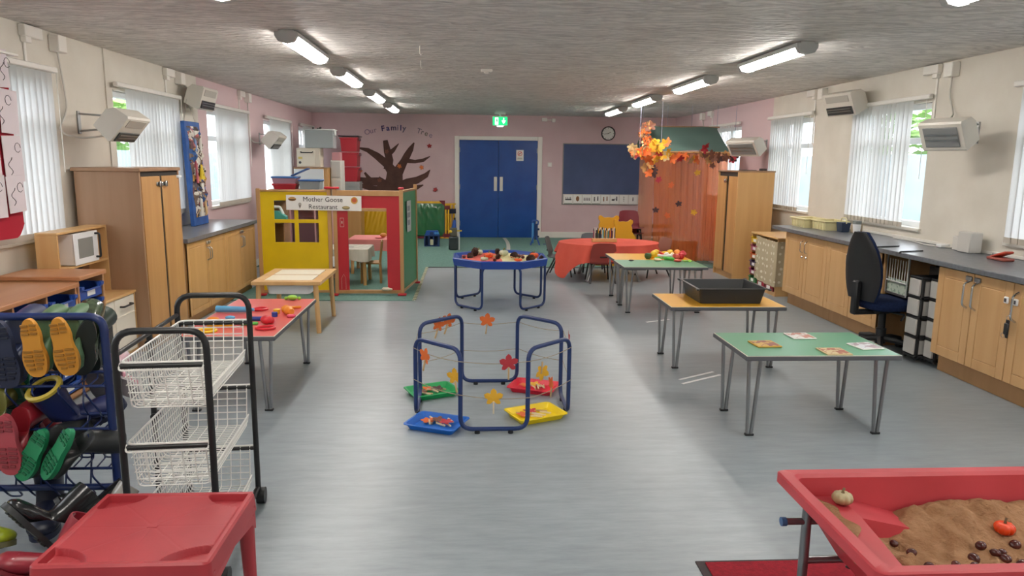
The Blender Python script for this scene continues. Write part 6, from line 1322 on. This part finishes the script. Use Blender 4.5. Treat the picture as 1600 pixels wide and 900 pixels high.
o = skirt().build('tablecloth', M_OC, None, (1.93, 9.88, 0)); tag(o, 'coral orange cloth hanging in folds over the oval table', 'tablecloth')
# felt pens in a wooden block
t = thing('pen_block', 'pale wooden pen block standing on the coral cloth', 'pen holder', (1.86, 9.85, .501)); MB().bx(-.17, .17, -.045, .045, 0, .05, .004).build('block', W_PINE, t)
PCOL = {'black': '#232326', 'burgundy': '#7a2040', 'dark green': '#2f5a3c', 'teal': '#4aa39a', 'navy': '#27365f', 'light blue': '#9cc4d4', 'white': '#dedcd6'}
seen = {}
for k, c in enumerate(['burgundy', 'white', 'black', 'dark green', 'black', 'navy', 'light blue', 'teal', 'black', 'white', 'teal', 'burgundy', 'burgundy', 'navy', 'white', 'black']):
    x = 1.71+.02*k; y = 9.835+.03*(k % 2); hh = .10+.025*rnd.random(); seen[c] = seen.get(c, 0)+1
    o = thing('felt_pen', '%s felt pen standing in the wooden pen block' % c, 'pen', (x, y, .552), 0, 'felt pens in the wooden block'); MB().cyl((0, 0, 0), (0, 0, hh), .0075, n=8).build('barrel', mat('pen_'+c.replace(' ', '_'), PCOL[c], .4), o); MB().cyl((0, 0, hh), (0, 0, hh+.03), .008, .006, 8).build('cap', mat('pen_white', '#dedcd6', .4) if k % 3 else M_BLK, o)
# ---- plastic school chairs
def school_chair(label, loc, rz, shell, legm):
    t = thing('school_chair', label, 'chair', loc, rz, 'plastic school chairs')   # faces +y
    def sh(u, v):
        x = (u-.5)*2; w = .175-.02*max(0, v-.55)
        if v < .45: s = v/.45; return (x*w, .17-.34*s, .278-.018*(1-x*x)*1-.012*s+.01*(1-s)**4)
        if v < .58: s = (v-.45)/.13; return (x*w, -.17-.03*math.sin(s*PI/2), .266-.018*(1-x*x)*(1-s)+.05*(1-math.cos(s*PI/2)))
        s = (v-.58)/.42; return (x*w*(1-.10*max(0, s-.6)**1*2.2), -.20-.06*s+.02*(x*x), .316+.225*s-.02*abs(x)**4*s)
    b = MB().sheet(sh, 12, 22, .007)
    b.build('shell', shell, t, ang=60)
    MB().bx(-.05, .05, -.232, -.222, .345, .365, .008).build('hand_slot', mat('slot_dark', '#2b1718', .8), t)
    for sx in (-1, 1):
        MB().tube(fillet([(sx*.16, .15, 0), (sx*.13, .1, .25)], 0), .011, 8).build('leg', legm, t); MB().tube(fillet([(sx*.17, -.22, 0), (sx*.13, -.1, .25)], 0), .011, 8).build('leg', legm, t)
        MB().bx(sx*.13-.012, sx*.13+.012, -.12, .12, .238, .256, .004).build('side_rail', legm, t)
    return t
S_RED = mat('chair_red', '#9a4038', .5); S_GRY = mat('chair_grey', '#4d5659', .5); S_MAR = mat('chair_maroon', '#7a2634', .5)
school_chair('brown red plastic chair with a hand slot before the coral table', (1.755, 9.56, 0), .05, S_RED, M_BLK); school_chair('dark grey plastic chair at the left of the coral table', (1.33, 10.08, 0), -PI/2-.3, S_GRY, M_BLK)
school_chair('grey plastic chair tucked behind the coral table', (1.82, 10.45, 0), PI-.05, mat('chair_slate', '#5a6066', .5), M_BLK); school_chair('pale backed dark chair at the right of the coral table', (2.56, 10.0, 0), PI/2+.3, mat('chair_brown', '#8f5a48', .5), M_BLK)
for k, lb in enumerate(('maroon plastic chair, lower of two stacked beside the tent', 'maroon plastic chair, upper of two stacked beside the tent')):
    school_chair(lb, (2.66, 11.75, .17+.085*k), PI, S_MAR, M_BLK)
t = thing('toy_truck', 'red and white toy with dark wheels on the left grey chair', 'toy', (1.38, 10.06, .29)); MB().bx(-.07, .07, -.05, .05, .02, .08, .015).build('body', C['red'], t); MB().bx(-.03, .08, -.04, .04, .08, .12, .01).build('white_part', C['white'], t); MB().tube([(0, 0, .1), (.05, .02, .19)], .008, 6).ball((.0, .0, .14), .035).build('dark_top', mat('toy_maroon', '#5a1f30', .5), t)
for sx in (-1, 1): MB().cyl((sx*.05, -.06, .02), (sx*.05, .06, .02), .022).build('wheel', C['dark'], t)
# ---- yellow bear shaped divider behind the table
t = thing('bear_bookcase', 'mustard yellow bookcase with two round eared bear heads behind the table', 'bookcase', (2.24, 11.0, .008)); m = mat('mustard', '#dfa51f', .45)
def bear(cx, cz, r, w, ztop):
    """outline of a round eared head above shoulders"""
    pts = [(cx-w, 0), (cx+w, 0), (cx+w, cz-.12)]
    for k in range(0, 25):
        a = -.25+(PI+.5)*k/24; x = cx+r*math.cos(a); z = cz+r*.9*math.sin(a)
        for s in (.85, PI-.85):
            if abs(a-s) < .27: e = r*.5*math.cos((a-s)/.27*PI/2)**.5; x = cx+(r+e)*math.cos(a); z = cz+(r*.9+e)*math.sin(a)
        pts.append((x, z))
    pts.append((cx-w, cz-.12)); return pts
MB().prism(bear(-.1, .61, .15, .2, 0), 'y', .0, .03).build('tall_bear_panel', m, t); MB().prism(bear(.12, .56, .14, .2, 0), 'y', -.04, -.005).build('short_bear_panel', m, t); MB().bx(-.3, .3, 0, .3, .0, .05, .005).bx(-.3, .3, .03, .3, .3, .32).build('shelf', m, t)
# ================================================================== foreground
# ---- red plastic table
M_RT = mat('red_plastic', '#a9333a', .45, col2='#9d2c34', scale=5, bump=.02, bscale=60)
t = thing('plastic_table', 'small red plastic table with four corner recesses, front left', 'table', (-.965, 2.125, 0)); hx, hy, h = .245, .225, .47
def rtop(u, v):
    x, y = -hx+.006+(2*hx-.012)*u, -hy+.006+(2*hy-.012)*v; z = h
    ax, ay = hx-.018-abs(x), hy-.018-abs(y)      # distance from the inside of the rim
    e = min(ax, ay)
    z -= .004*min(1, max(0, e/.006))
    # quarter-moon recesses in the corners
    cx, cy = hx-.02, hy-.02; dx, dy = cx-abs(x), cy-abs(y)
    if dx > 0 and dy > 0:
        d = (dx/.125)**1.8+(dy/.085)**1.8
        if d < 1: z -= .02*min(1, (1-d)/.12)
    r = math.hypot(x, y)
    if r > .02:
        a = math.atan2(y, x)
        for k in range(8):
            dd = abs((a-k*PI/4+PI) % (2*PI)-PI)*r
            if dd < .0022: z -= .0006
    return (x, y, z)
b = MB().sheet(rtop, 150, 130); b.v = b.v
ring4 = [(-hx, -hy), (hx, -hy), (hx, hy), (-hx, hy)]
b.loft([rr(hx-.006, hy-.006, .018, h), rr(hx, hy, .022, h-.006), rr(hx+.004, hy+.004, .022, h-.06), rr(hx-.004, hy-.004, .02, h-.06), rr(hx-.006, hy-.006, .02, h-.02)], (False, False))
b.build('tabletop', M_RT, t, ang=30); MB().bx(-.015, .015, -.01, .01, h-.0045, h-.0025, .001).build('sprue_mark', M_RT, t)
for sx in (-1, 1):
    for sy in (-1, 1):
        rings = []
        for z, w in ((0, .018), (.2, .022), (h-.08, .027), (h-.04, .034)): cxl = sx*(hx-.03+.008*(1-z/h)); cyl_ = sy*(hy-.03+.008*(1-z/h)); rings.append([(cxl+w*math.cos(a), cyl_+w*math.sin(a), z) for a in [2*PI*k/14 for k in range(14)]])
        MB().loft(rings).build('leg', M_RT, t)
    MB().prism([(-hy+.03, h-.06), (hy-.03, h-.06), (hy-.06, h-.065), (0, h-.085), (-hy+.06, h-.065)][::-1] if False else [(-hy+.01, h-.055), (-hy+.01, h-.13), (-hy+.05, h-.1), (0, h-.075), (hy-.05, h-.1), (hy-.01, h-.13), (hy-.01, h-.055)], 'x', sx*(hx-.006)-.004, sx*(hx-.006)+.004).build('apron', M_RT, t)
# ---- wire basket trolley
M_TB = mat('trolley_black', '#131416', .4); M_WW = mat('wire_coat_white', '#e2e1dc', .4)
t = thing('basket_trolley', 'black tube trolley with tiers of white wire baskets, front left', 'trolley', (-1.1, 2.87, 0), .075); L_ = .34   # half length, along y
def endframe(y):
    w_ = .152; return MB().tube(fillet([(-w_, y, .06), (-w_, y, .985), (w_, y, .985), (w_, y, .06)], .07, 6), .0125, 10)
for y in (-L_, L_): endframe(y).build('end_frame', M_TB, t)
for sx in (-1, 1):
    MB().cyl((sx*.152, -L_, .075), (sx*.152, L_, .075), .011).build('bottom_rail', M_TB, t); 
    for sy in (-1, 1):
        c = MB().cyl((sx*.165-.018, sy*L_, .037), (sx*.165+.018, sy*L_, .037), .037, n=16).build('castor', M_BLK, t); MB().bx(sx*.152-.02, sx*.152+.02, sy*L_-.014, sy*L_+.014, .035, .07, .005).build('castor_fork', M_TB, c)
MB().cyl((-.152, -L_, .9), (-.152, L_, .9), .009).build('top_rail', M_TB, t)
MB().cyl((-.165, .0, .08), (-.155, .0, .9), .011).build('mid_post', M_TB, t); b = MB()
for z in (.86, .56, .27):
    for y in (-L_, L_): MB().cyl((-.152, y, z), (.152, y, z), .0095).build('cross_bar', M_TB, t)
    MB().cyl((-.155, -.02, z), (-.155, .03, z), .013).build('collar', M_TB, t)
def basket(z):
    r, d, b = .0026, .165, MB(); X0, X1, Y0_, Y1_ = -.14, .14, -L_+.02, L_-.02; x0, x1, y0, y1 = X0+.015, X1-.015, Y0_+.02, Y1_-.02; zb = z-d; zf = zb+.05
    # rim on the back and ends; the long front side is open down to a low lip
    rim = fillet([(X1, Y0_-.02, z+.012), (X0, Y0_-.02, z+.012), (X0, Y1_+.02, z+.012), (X1, Y1_+.02, z+.012)], .03, 4); b.tube(rim, .0045, 6)
    b.tube([(x1+.01, y0, zf), (x1+.01, y1, zf)], .0035, 5)
    b.tube(fillet([(X1, Y0_-.02, z+.012), (X1, Y0_-.035, z-.012), (X0, Y0_-.035, z-.012), (X0-.0, Y0_-.02, z+.012)], .012, 3), .0035, 5)
    ny = 26
    for k in range(ny+1):
        y = y0+(y1-y0)*k/ny; b.tube(fillet([(X0, y, z+.012), (x0, y, zb), (x1, y, zb), (x1+.01, y, zf)], .02, 2), r, 4)
    nx = 6
    for k in range(nx+1):
        x = x0+(x1-x0)*k/nx; b.tube(fillet([(x, Y0_-.015, z+.01), (x, y0, zb), (x, y1, zb), (x, Y1_+.015, z+.01)], .015, 2), r, 4)
    for q in range(1, 6):
        f = q/6; zz = z+.012-(d+.012)*f
        b.tube([(X0+.015*f, Y0_+.02*f-.015*(1-f), zz), (X0+.015*f, Y1_-.02*f+.015*(1-f), zz)], r, 4)
        b.tube([(x0, Y0_+.02*f-.015*(1-f), zz), (x1, Y0_+.02*f-.015*(1-f), zz)], r, 4); b.tube([(x0, Y1_-.02*f+.015*(1-f), zz), (x1, Y1_-.02*f+.015*(1-f), zz)], r, 4)
    b.tube([(x1+.005, y0, zb+.02), (x1+.005, y1, zb+.02)], r, 4)
    return b
me = basket(.0).mesh('wire_basket', M_WW)
for z in (.86, .56, .27): o = inst('wire_basket', me, t, (0, 0, z)); o['kind'] = 'stuff'
# ---- boot rack
M_RB = mat('rack_blue', '#16295c', .35); RY = 2.93
t = thing('boot_rack', 'blue steel boot rack full of upturned boots at the left edge', 'rack', (-1.46, RY, 0))
MB().tube(fillet([(-.85, 0, .04), (-.85, 0, .95), (0, 0, .95), (0, 0, .04)], .06, 6), .016, 10).build('frame', M_RB, t); MB().cyl((-.85, 0, .225), (0, 0, .225), .014).build('bottom_rail', M_RB, t)
for x in (-.85, 0): MB().tube(fillet([(x, -.22, .016), (x, .22, .016)], 0), .016, 8).build('foot_bar', M_RB, t)
for z in (.68, .5, .33):
    MB().cyl((-.85, .05, z+.025), (0, .05, z+.025), .006).build('wire_rail', M_RB, t); MB().cyl((-.85, -.03, z-.01), (0, -.03, z-.01), .006).build('wire_rail', M_RB, t)
    b = MB()
    for k in range(18): x = -.82+.8*k/17; b.tube(fillet([(x, .055, z+.03), (x, .05, z-.0), (x, -.035, z-.012)], .01, 2), .0035, 5)
    b.build('short_wire', M_RB, t)['kind'] = 'stuff'
    b = MB()
    for k in range(8):
        x = -.78+.1*k; b.tube(fillet([(x, -.03, z-.01), (x+.02, -.08, z-.02), (x+.035, .0, z-.13), (x+.01, .06, z-.17), (x+.06, .06, z-.17), (x+.07, -.0, z-.1), (x+.06, .05, z+.02)], .03, 3), .004, 5)
    b.build('boot_loop', M_RB, t)['kind'] = 'stuff'
def boot(label, loc, toe, up, s, mu, ms, rim=None, group='boots on and under the rack', tread=True, shaft=.2):
    """wellington boot: local +x to the toe, +z up the shaft, origin under the heel"""
    toe = Vector(toe).normalized(); up = Vector(up); up = (up-toe*up.dot(toe)).normalized(); y = up.cross(toe)
    M = Matrix((toe, y, up)).transposed().to_4x4(); M.translation = Vector(loc)
    t = thing('boot', label, 'boot', (0, 0, 0), 0, group); t.matrix_world = M @ Matrix.Scale(s, 4)
    n = 16; rings = []
    def el(c, ax, rx, ry): return [(c[0]+ax[0]*rx*math.cos(a), ry*math.sin(a), c[2]+ax[1]*rx*math.cos(a)) for a in [2*PI*k/n for k in range(n)]]
    rings.append(el((.0, 0, shaft), (1, 0), .043, .041)); rings.append(el((.0, 0, shaft), (1, 0), .048, .046))
    for z, r in ((shaft-.005, .049), (shaft*.75, .047), (.11, .042), (.085, .042)): rings.append(el((.0, 0, z), (1, 0), r, r*.93))
    rings.append(el((.012, 0, .065), (.9, -.42), .047, .038)); rings.append(el((.04, 0, .048), (.55, -.83), .044, .037)); rings.append(el((.075, 0, .036), (.2, -.98), .032, .041)); rings.append(el((.11, 0, .03), (.05, -1), .026, .046)); rings.append(el((.14, 0, .026), (0, -1), .02, .038)); rings.append(el((.155, 0, .022), (0, -1), .010, .02))
    b = MB().loft(rings, (False, True)); b.loft([el((0, 0, shaft), (1, 0), .043, .041), el((0, 0, .09), (1, 0), .036, .034)], (False, True)); b.build('upper', mu, t, ang=70)
    out = [(-.045+.01*abs(math.sin(a)) if False else 0, 0) for a in ()]; prof = []
    for k in range(32):
        a = 2*PI*k/32; x = .055+.107*math.cos(a); w_ = .040+.009*math.cos(a)-.009*math.exp(-((x-.045)/.03)**2); prof.append((x, w_*math.copysign(abs(math.sin(a))**.75, math.sin(a))))
    so = MB().prism(prof, 'z', -.004, .014).build('sole', ms, t)
    if tread:
        b = MB()
        for x0 in (-.035, -.02, -.005, .06, .076, .092, .108, .124):
            w_ = .026 if x0 < .02 else .033*(1-max(0, x0-.1)*14)
            b.bx(x0, x0+.008, -w_, -.004, -.009, -.003, .001).bx(x0+.003, x0+.011, .002, w_, -.009, -.003, .001)
        b.build('tread', mat(ms.name+'_tread', tuple(c*.55 for c in ms.node_tree.nodes['Principled BSDF'].inputs['Base Color'].default_value[:3]), .7), so)['kind'] = 'stuff'
    if rim: MB().tube([(.0+.047*math.cos(2*PI*k/20), .045*math.sin(2*PI*k/20), shaft-.004) for k in range(20)], .009, 6, True).build('rim', rim, t)
    return t
g_ = lambda nm, c, r=.35, **k: mat('boot_'+nm, c, r, **k)
U = (0, .8, -.62); DN = (.02, .1, -1)      # soles facing the room, toes down
M_YS = g_('yellow_sole', '#c88a2c', .6); M_GU = g_('green', '#4a6a48', .4); M_DK = g_('charcoal', '#2a2c2d', .4); M_GS = g_('green_sole', '#1f8458', .5); M_NS = g_('navy_sole', '#232a44', .55); M_DS = g_('dark_sole', '#1f2a22', .5)
M_BK = g_('black', '#1d1e20', .22); M_BS = g_('black_sole', '#2b2e30', .5)
boot('green boot with a yellow ochre sole facing out, left of the pair', (-1.70, 2.85, .9), DN, U, 1.12, M_GU, M_YS); boot('green boot with a yellow ochre sole facing out, right of the pair', (-1.588, 2.85, .905), (.08, .1, -1), U, 1.12, M_GU, M_YS)
boot('shiny dark camouflage boot hanging right of the ochre soled pair', (-1.525, 2.92, .88), (-.3, .15, -1), (-.5, .8, -.65), 1.15, g_('camo', '#27332a', .12, col2='#46543f', scale=26), g_('camo_sole', '#1f2622', .4), None, tread=False)
boot('big navy boot hanging at the left end of top row', (-1.82, 2.86, .88), DN, U, 1.3, g_('navy', '#262f50', .4), M_NS); boot('dark green boot behind the left ochre sole', (-1.73, 3.04, .83), (0, .3, -1), U, 1.0, g_('darkgreen', '#2c4030', .35), M_DS, tread=False); boot('dark boot behind the right ochre sole', (-1.6, 3.05, .83), (0, .3, -1), U, 1.0, g_('slate', '#33403a', .3), M_DS, tread=False)
boot('navy boot with a pale yellow rim lying open toward the camera', (-1.65, 3.02, .44), (.8, .5, .45), (-.25, -.5, .85), 1.3, g_('navyshaft', '#1c2555', .35), M_NS, g_('yellow_rim', '#b7a23c', .5))
boot('green boot hanging left of the yellow rimmed navy boot', (-1.85, 2.93, .67), (.1, .2, -1), U, 1.1, g_('teal', '#1f6b4d', .4), g_('tealsole', '#1d4f3e', .5)); boot('silver glitter boot behind the yellow rimmed boot', (-1.66, 3.16, .66), (.45, .3, -1), (-.2, 1, .0), 1.1, g_('glitter', '#8d8a92', .25, col2='#5a5762', scale=120, lo=.45, hi=.55), g_('glsole', '#5d5a60', .5), tread=False)
boot('pale boot with pink patch beside the silver glitter boot', (-1.6, 3.2, .62), (.7, .2, -.6), (0, 1, .1), .95, g_('palegrey', '#b9b0b4', .4, col2='#c77f90', scale=14), g_('palesole', '#8f888c', .5), tread=False); boot('boot with mustard yellow sole at the left edge, middle row', (-1.865, 2.8, .61), DN, U, 1.0, g_('mustard', '#6b6a2e', .4), g_('mustard_sole', '#b59a2f', .5))
boot('red boot with a pink sole at the left edge, lower row', (-1.795, 2.79, .53), (-.05, .1, -1), U, 1.2, g_('red', '#8e1f2b', .35), g_('pink_sole', '#b04a55', .5)); boot('red boot hanging behind the pink soled one', (-1.80, 2.98, .45), (.1, .1, -1), U, 1.2, g_('red', '#8e1f2b', .35), g_('red_sole', '#7a1c28', .5))
boot('black boot with a bright green sole, left of the lower pair', (-1.685, 2.80, .475), (-.5, .05, -.85), (.35, 1, .0), 1.12, M_DK, M_GS); boot('black boot with a bright green sole, right of the lower pair', (-1.575, 2.78, .485), (-.55, .05, -.85), (.65, .9, -.35), 1.12, M_DK, M_GS)
boot('dark navy boot hanging straight down below the lower row', (-1.775, 3.0, .06), (.3, -1, 0), (0, 0, 1), 1.35, g_('navydark', '#171d33', .4), M_NS, shaft=.27)
boot('black boot lying with its sole turned up under the rack', (-1.575, 2.56, .20), (-.45, -.2, .75), (.6, .6, .1), 1.1, M_BK, M_BS); boot('black boot behind the lying one, toe showing by the red table', (-1.56, 2.80, .13), (-.15, -.5, .75), (.6, .5, .3), 1.05, M_BK, M_BS, tread=False)
boot('red boot with pale stars on the floor under the rack', (-1.50, 2.47, .07), (-.8, -.3, .55), (.8, .4, .45), 1.25, g_('redstar', '#8f2634', .35, col2='#c59aa0', scale=30, lo=.66, hi=.68), g_('red_sole', '#7a1c28', .5)); boot('black boot with yellow dots on the floor at the left edge', (-1.47, 2.28, .06), (-.3, -.3, .9), (-1, .2, -.25), 1.2, g_('dotted', '#1e1f22', .35, col2='#b9a93c', scale=38, lo=.7, hi=.72), M_BS)
boot('lime toed boot at the left edge of the floor', (-1.85, 2.62, .14), (1, -.25, .15), (0, .3, 1), 1.1, g_('lime', '#8d9a1d', .3), g_('limesole', '#5d5a3a', .5)); boot('silver boot lying behind the black ones by the red table', (-1.42, 2.68, .17), (-.8, .3, .3), (.9, .3, .5), .9, g_('silver', '#8e8c86', .2), g_('silversole', '#6a6862', .5), tread=False)
# ---- sand tub
M_SR = mat('tub_red_plastic', '#bf4048', .45, col2='#b4383f', scale=4); T = .55
t = thing('sand_tub', 'large red sand tub on a steel frame, front right', 'sand tub', (1.05, 1.645, 0)); TX, TY, X1 = .0, .64, 1.28
def ro(x0, x1, y0, y1, z, r=.025): return [(p[0]+(x0+x1)/2, p[1]+(y0+y1)/2, p[2]) for p in rr((x1-x0)/2, (y1-y0)/2, r, z)]
MB().loft([ro(.012, X1-.01, .012, TY-.012, T-.04), ro(0, X1, 0, TY, T-.035), ro(0, X1, 0, TY, T-.004), ro(.006, X1-.006, .006, TY-.006, T), ro(.042, X1-.04, .036, TY-.036, T-.001), ro(.052, X1-.05, .046, TY-.046, T-.012), ro(.06, X1-.055, .055, TY-.055, T-.078), ro(.2, X1-.08, .085, TY-.085, T-.25)], (False, True)).build('shell', M_SR, t, ang=30)
MB().loft([ro(.014, X1-.012, .012, TY-.012, T-.036), ro(.045, X1-.04, .045, TY-.045, T-.04), ro(.19, X1-.09, .085, TY-.085, T-.265)], (False, True)).build('outer_skin', M_SR, t, ang=30)
# moulded ledge along the short end with a ramp running along the back wall
b = MB(); zl = T-.075
b.add([(.06, .055, zl), (.155, .075, zl), (.20, .43, zl), (.20, TY-.05, zl), (.06, TY-.05, zl), (.19, .09, T-.24), (.235, .41, T-.24), (.19, .088, T-.24), (.235, TY-.09, T-.24)], [(0, 1, 2, 3, 4), (1, 5, 6, 2), (0, 7, 5, 1), (2, 6, 8, 3)])
b.add([(.20, TY-.05, zl), (.20, .49, zl), (.60, .49, T-.19), (.60, TY-.05, T-.19), (.20, .475, T-.24), (.62, .475, T-.24)], [(0, 1, 2, 3), (1, 4, 5, 2)])
b.add([(.2, .43, zl), (.2, .5, zl), (.6, .49, T-.19), (.25, .42, T-.24), (.62, .475, T-.24)], [(0, 1, 2), (0, 2, 4, 3)])
b.build('ledge_and_ramp', M_SR, t, ang=20)
M_ST2 = mat('stand_steel', '#8d8f92', .3, .9)
for y in (.1, TY-.1):
    for x in (.075, X1-.075): MB().cyl((x, y, 0), (x, y, T-.085), .016).build('leg', M_ST2, t)
    MB().cyl((.075, y, .27), (X1-.075, y, .27), .013).build('cross_tube', M_ST2, t)
MB().cyl((.07, .1, .1), (.07, TY-.1, .1), .014).build('cross_tube', M_ST2, t); MB().tube([(.16, TY-.1, .41), (-.0, TY-.1, .41)], .012, 8).build('side_peg', M_ST2, t); MB().cyl((-.012, TY-.1, .41), (.004, TY-.1, .41), .015).build('blue_cap', mat('cap_blue', '#3f5f8a', .5), t); MB().cyl((.07, TY-.1, .1), (.35, .25, .1), .013).build('brace', M_ST2, t)
rnd = random.Random(4); bumps = [(rnd.uniform(.2, 1.2), rnd.uniform(.1, .55), rnd.uniform(.006, .022), rnd.uniform(.008, .035)*(1 if k % 3 else -1)) for k in range(200)]
def sandz(x, y):
    z = T-.135+.055*math.exp(-((x-.62)/.22)**2-((y-.53)/.12)**2)+.03*math.exp(-((x-.95)/.18)**2-((y-.55)/.1)**2)-.02*math.exp(-((x-.75)/.2)**2-((y-.3)/.15)**2)+.035*math.exp(-((y-.06)/.09)**2)-.012*math.exp(-((x-.33)/.12)**2)
    for bx_, by_, h_, r_ in bumps: z += math.copysign(h_*.8, r_)*math.exp(-((x-bx_)**2+(y-by_)**2)/(r_*r_))
    return z+.004*math.sin(60*x+30*y)*math.sin(47*y-20*x)+.0025*math.sin(131*x-57*y)*math.sin(97*y+40*x)
M_SAND = mat('sand', '#a68262', .95, col2='#8f6b4d', scale=14, bump=1.0, bscale=70, spec=.1, detail=8)
o = MB().sheet(lambda u, v: (.1+(X1-.19)*u, .07+(TY-.14)*v, sandz(.1+(X1-.19)*u, .07+(TY-.14)*v)), 150, 70).build('sand', M_SAND, None, (1.05, 1.645, 0)); tag(o, 'brown play sand heaped in the red tub', 'sand', None, 'stuff')
def dust(u, v):
    y = .065+.5*v; x = .063+(.06+.08*max(0, v-.72)*1.2-.03*math.sin(7*v))*u+.012*u*math.sin(23*v); return (x, y, zl+.0015+.012*math.sin(PI*min(1, u))*(1-u)*(.6+.4*math.sin(9*v)))
o = MB().sheet(dust, 10, 40).build('sand', M_SAND, None, (1.05, 1.645, 0)); tag(o, 'thin sand spilled on the left ledge of the red tub', 'sand', None, 'stuff')
def insand(x, y, dz=0): return (1.05+x, 1.645+y, sandz(x, y)+dz)
M_GO = mat('old_gold_pumpkin', '#b9ad86', .45, col2='#a59a76', scale=20)
pumpkin('pale gold pumpkin on the left ledge of the red sand tub', (1.05+.185, 1.645+.53, zl), .034, .022, M_GO, mat('stem_brown', '#7a6a48', .6), .3)
pumpkin('small bright orange pumpkin in the sand of the red tub', (1.715, 2.06, sandz(.665, .415)-.004), .031, .022, mat('pumpkin_bright', '#e0481c', .3), mat('stem_dark', '#5d4a30', .5), .5)
M_CK = mat('conker_dark', '#3d1a18', .2, col2='#5a2a22', scale=9)
CK = MB().ball((0, 0, 0), (.0165, .0145, .0125), 12, 8).mesh('conker', M_CK)
for x, y, lb in ((1.347, 2.051, 'conker in the sand nearest the red ramp'), (1.336, 1.945, 'single conker left of the middle in the sand'), (1.366, 1.901, 'conker nearest the front left rim of the sand'), (1.452, 1.905, 'conker by the pale pebble, on its left'), (1.497, 1.888, 'conker by the pale pebble, on its right'), (1.582, 1.983, 'conker in the middle of the scattered group in sand'), (1.526, 1.934, 'conker behind the pale pebble'), (1.615, 1.963, 'conker of the right group, farthest left'), (1.631, 1.937, 'conker of the right group, nearest the rim'), (1.645, 1.972, 'smallest looking conker of the right group'), (1.711, 2.005, 'conker near the right edge below the orange pumpkin'), (1.658, 1.904, 'conker at the right picture edge by the rim')):
    tag(inst('conker', CK, None, (x, y, sandz(x-1.05, y-1.645)+.004), (rnd.uniform(-.5, .5), rnd.uniform(-.5, .5), rnd.uniform(0, 6)), rnd.uniform(.85, 1.15)), lb, 'conker', 'conkers in the sand')
tag(MB().ball((0, 0, 0), (.02, .012, .009)).build('pebble', mat('pebble', '#b79a72', .5), None, (1.462, 1.882, sandz(.412, .237)+.003)), 'pale tan pebble by the conkers at the front rim', 'pebble')
# ---- red door mat
t = thing('floor_mat', 'red mat with a dark rubber edge under the sand tub', 'mat', (1.9, 2.1, 0)); MB().bx(-.99, .9, -.9, .535, 0, .006, .002).build('rubber_edge', mat('rubber_dark', '#3a3032', .7), t); MB().bx(-.955, .87, -.87, .515, .006, .011).build('pile', mat('mat_red', '#a01428', .95, col2='#8c0f22', scale=60, bump=.3, bscale=300), t)
o = MB().tube(fillet([(1.47, 2.42, .02), (1.50, 2.40, .07), (1.53, 2.36, .03), (1.60, 2.34, .05), (1.66, 2.36, .02)], .03, 4), [.012]+[.02]*3+[.03]*40, 8) if False else MB().ball((0, 0, .03), (.05, .03, .025)).ball((-.06, .02, .05), (.035, .012, .012)).ball((.06, -.02, .02), (.04, .03, .018))
o = o.build('black_glove', M_BLK, None, (1.54, 2.46, .011)); tag(o, 'crumpled black glove on the red mat by the tub', 'glove')
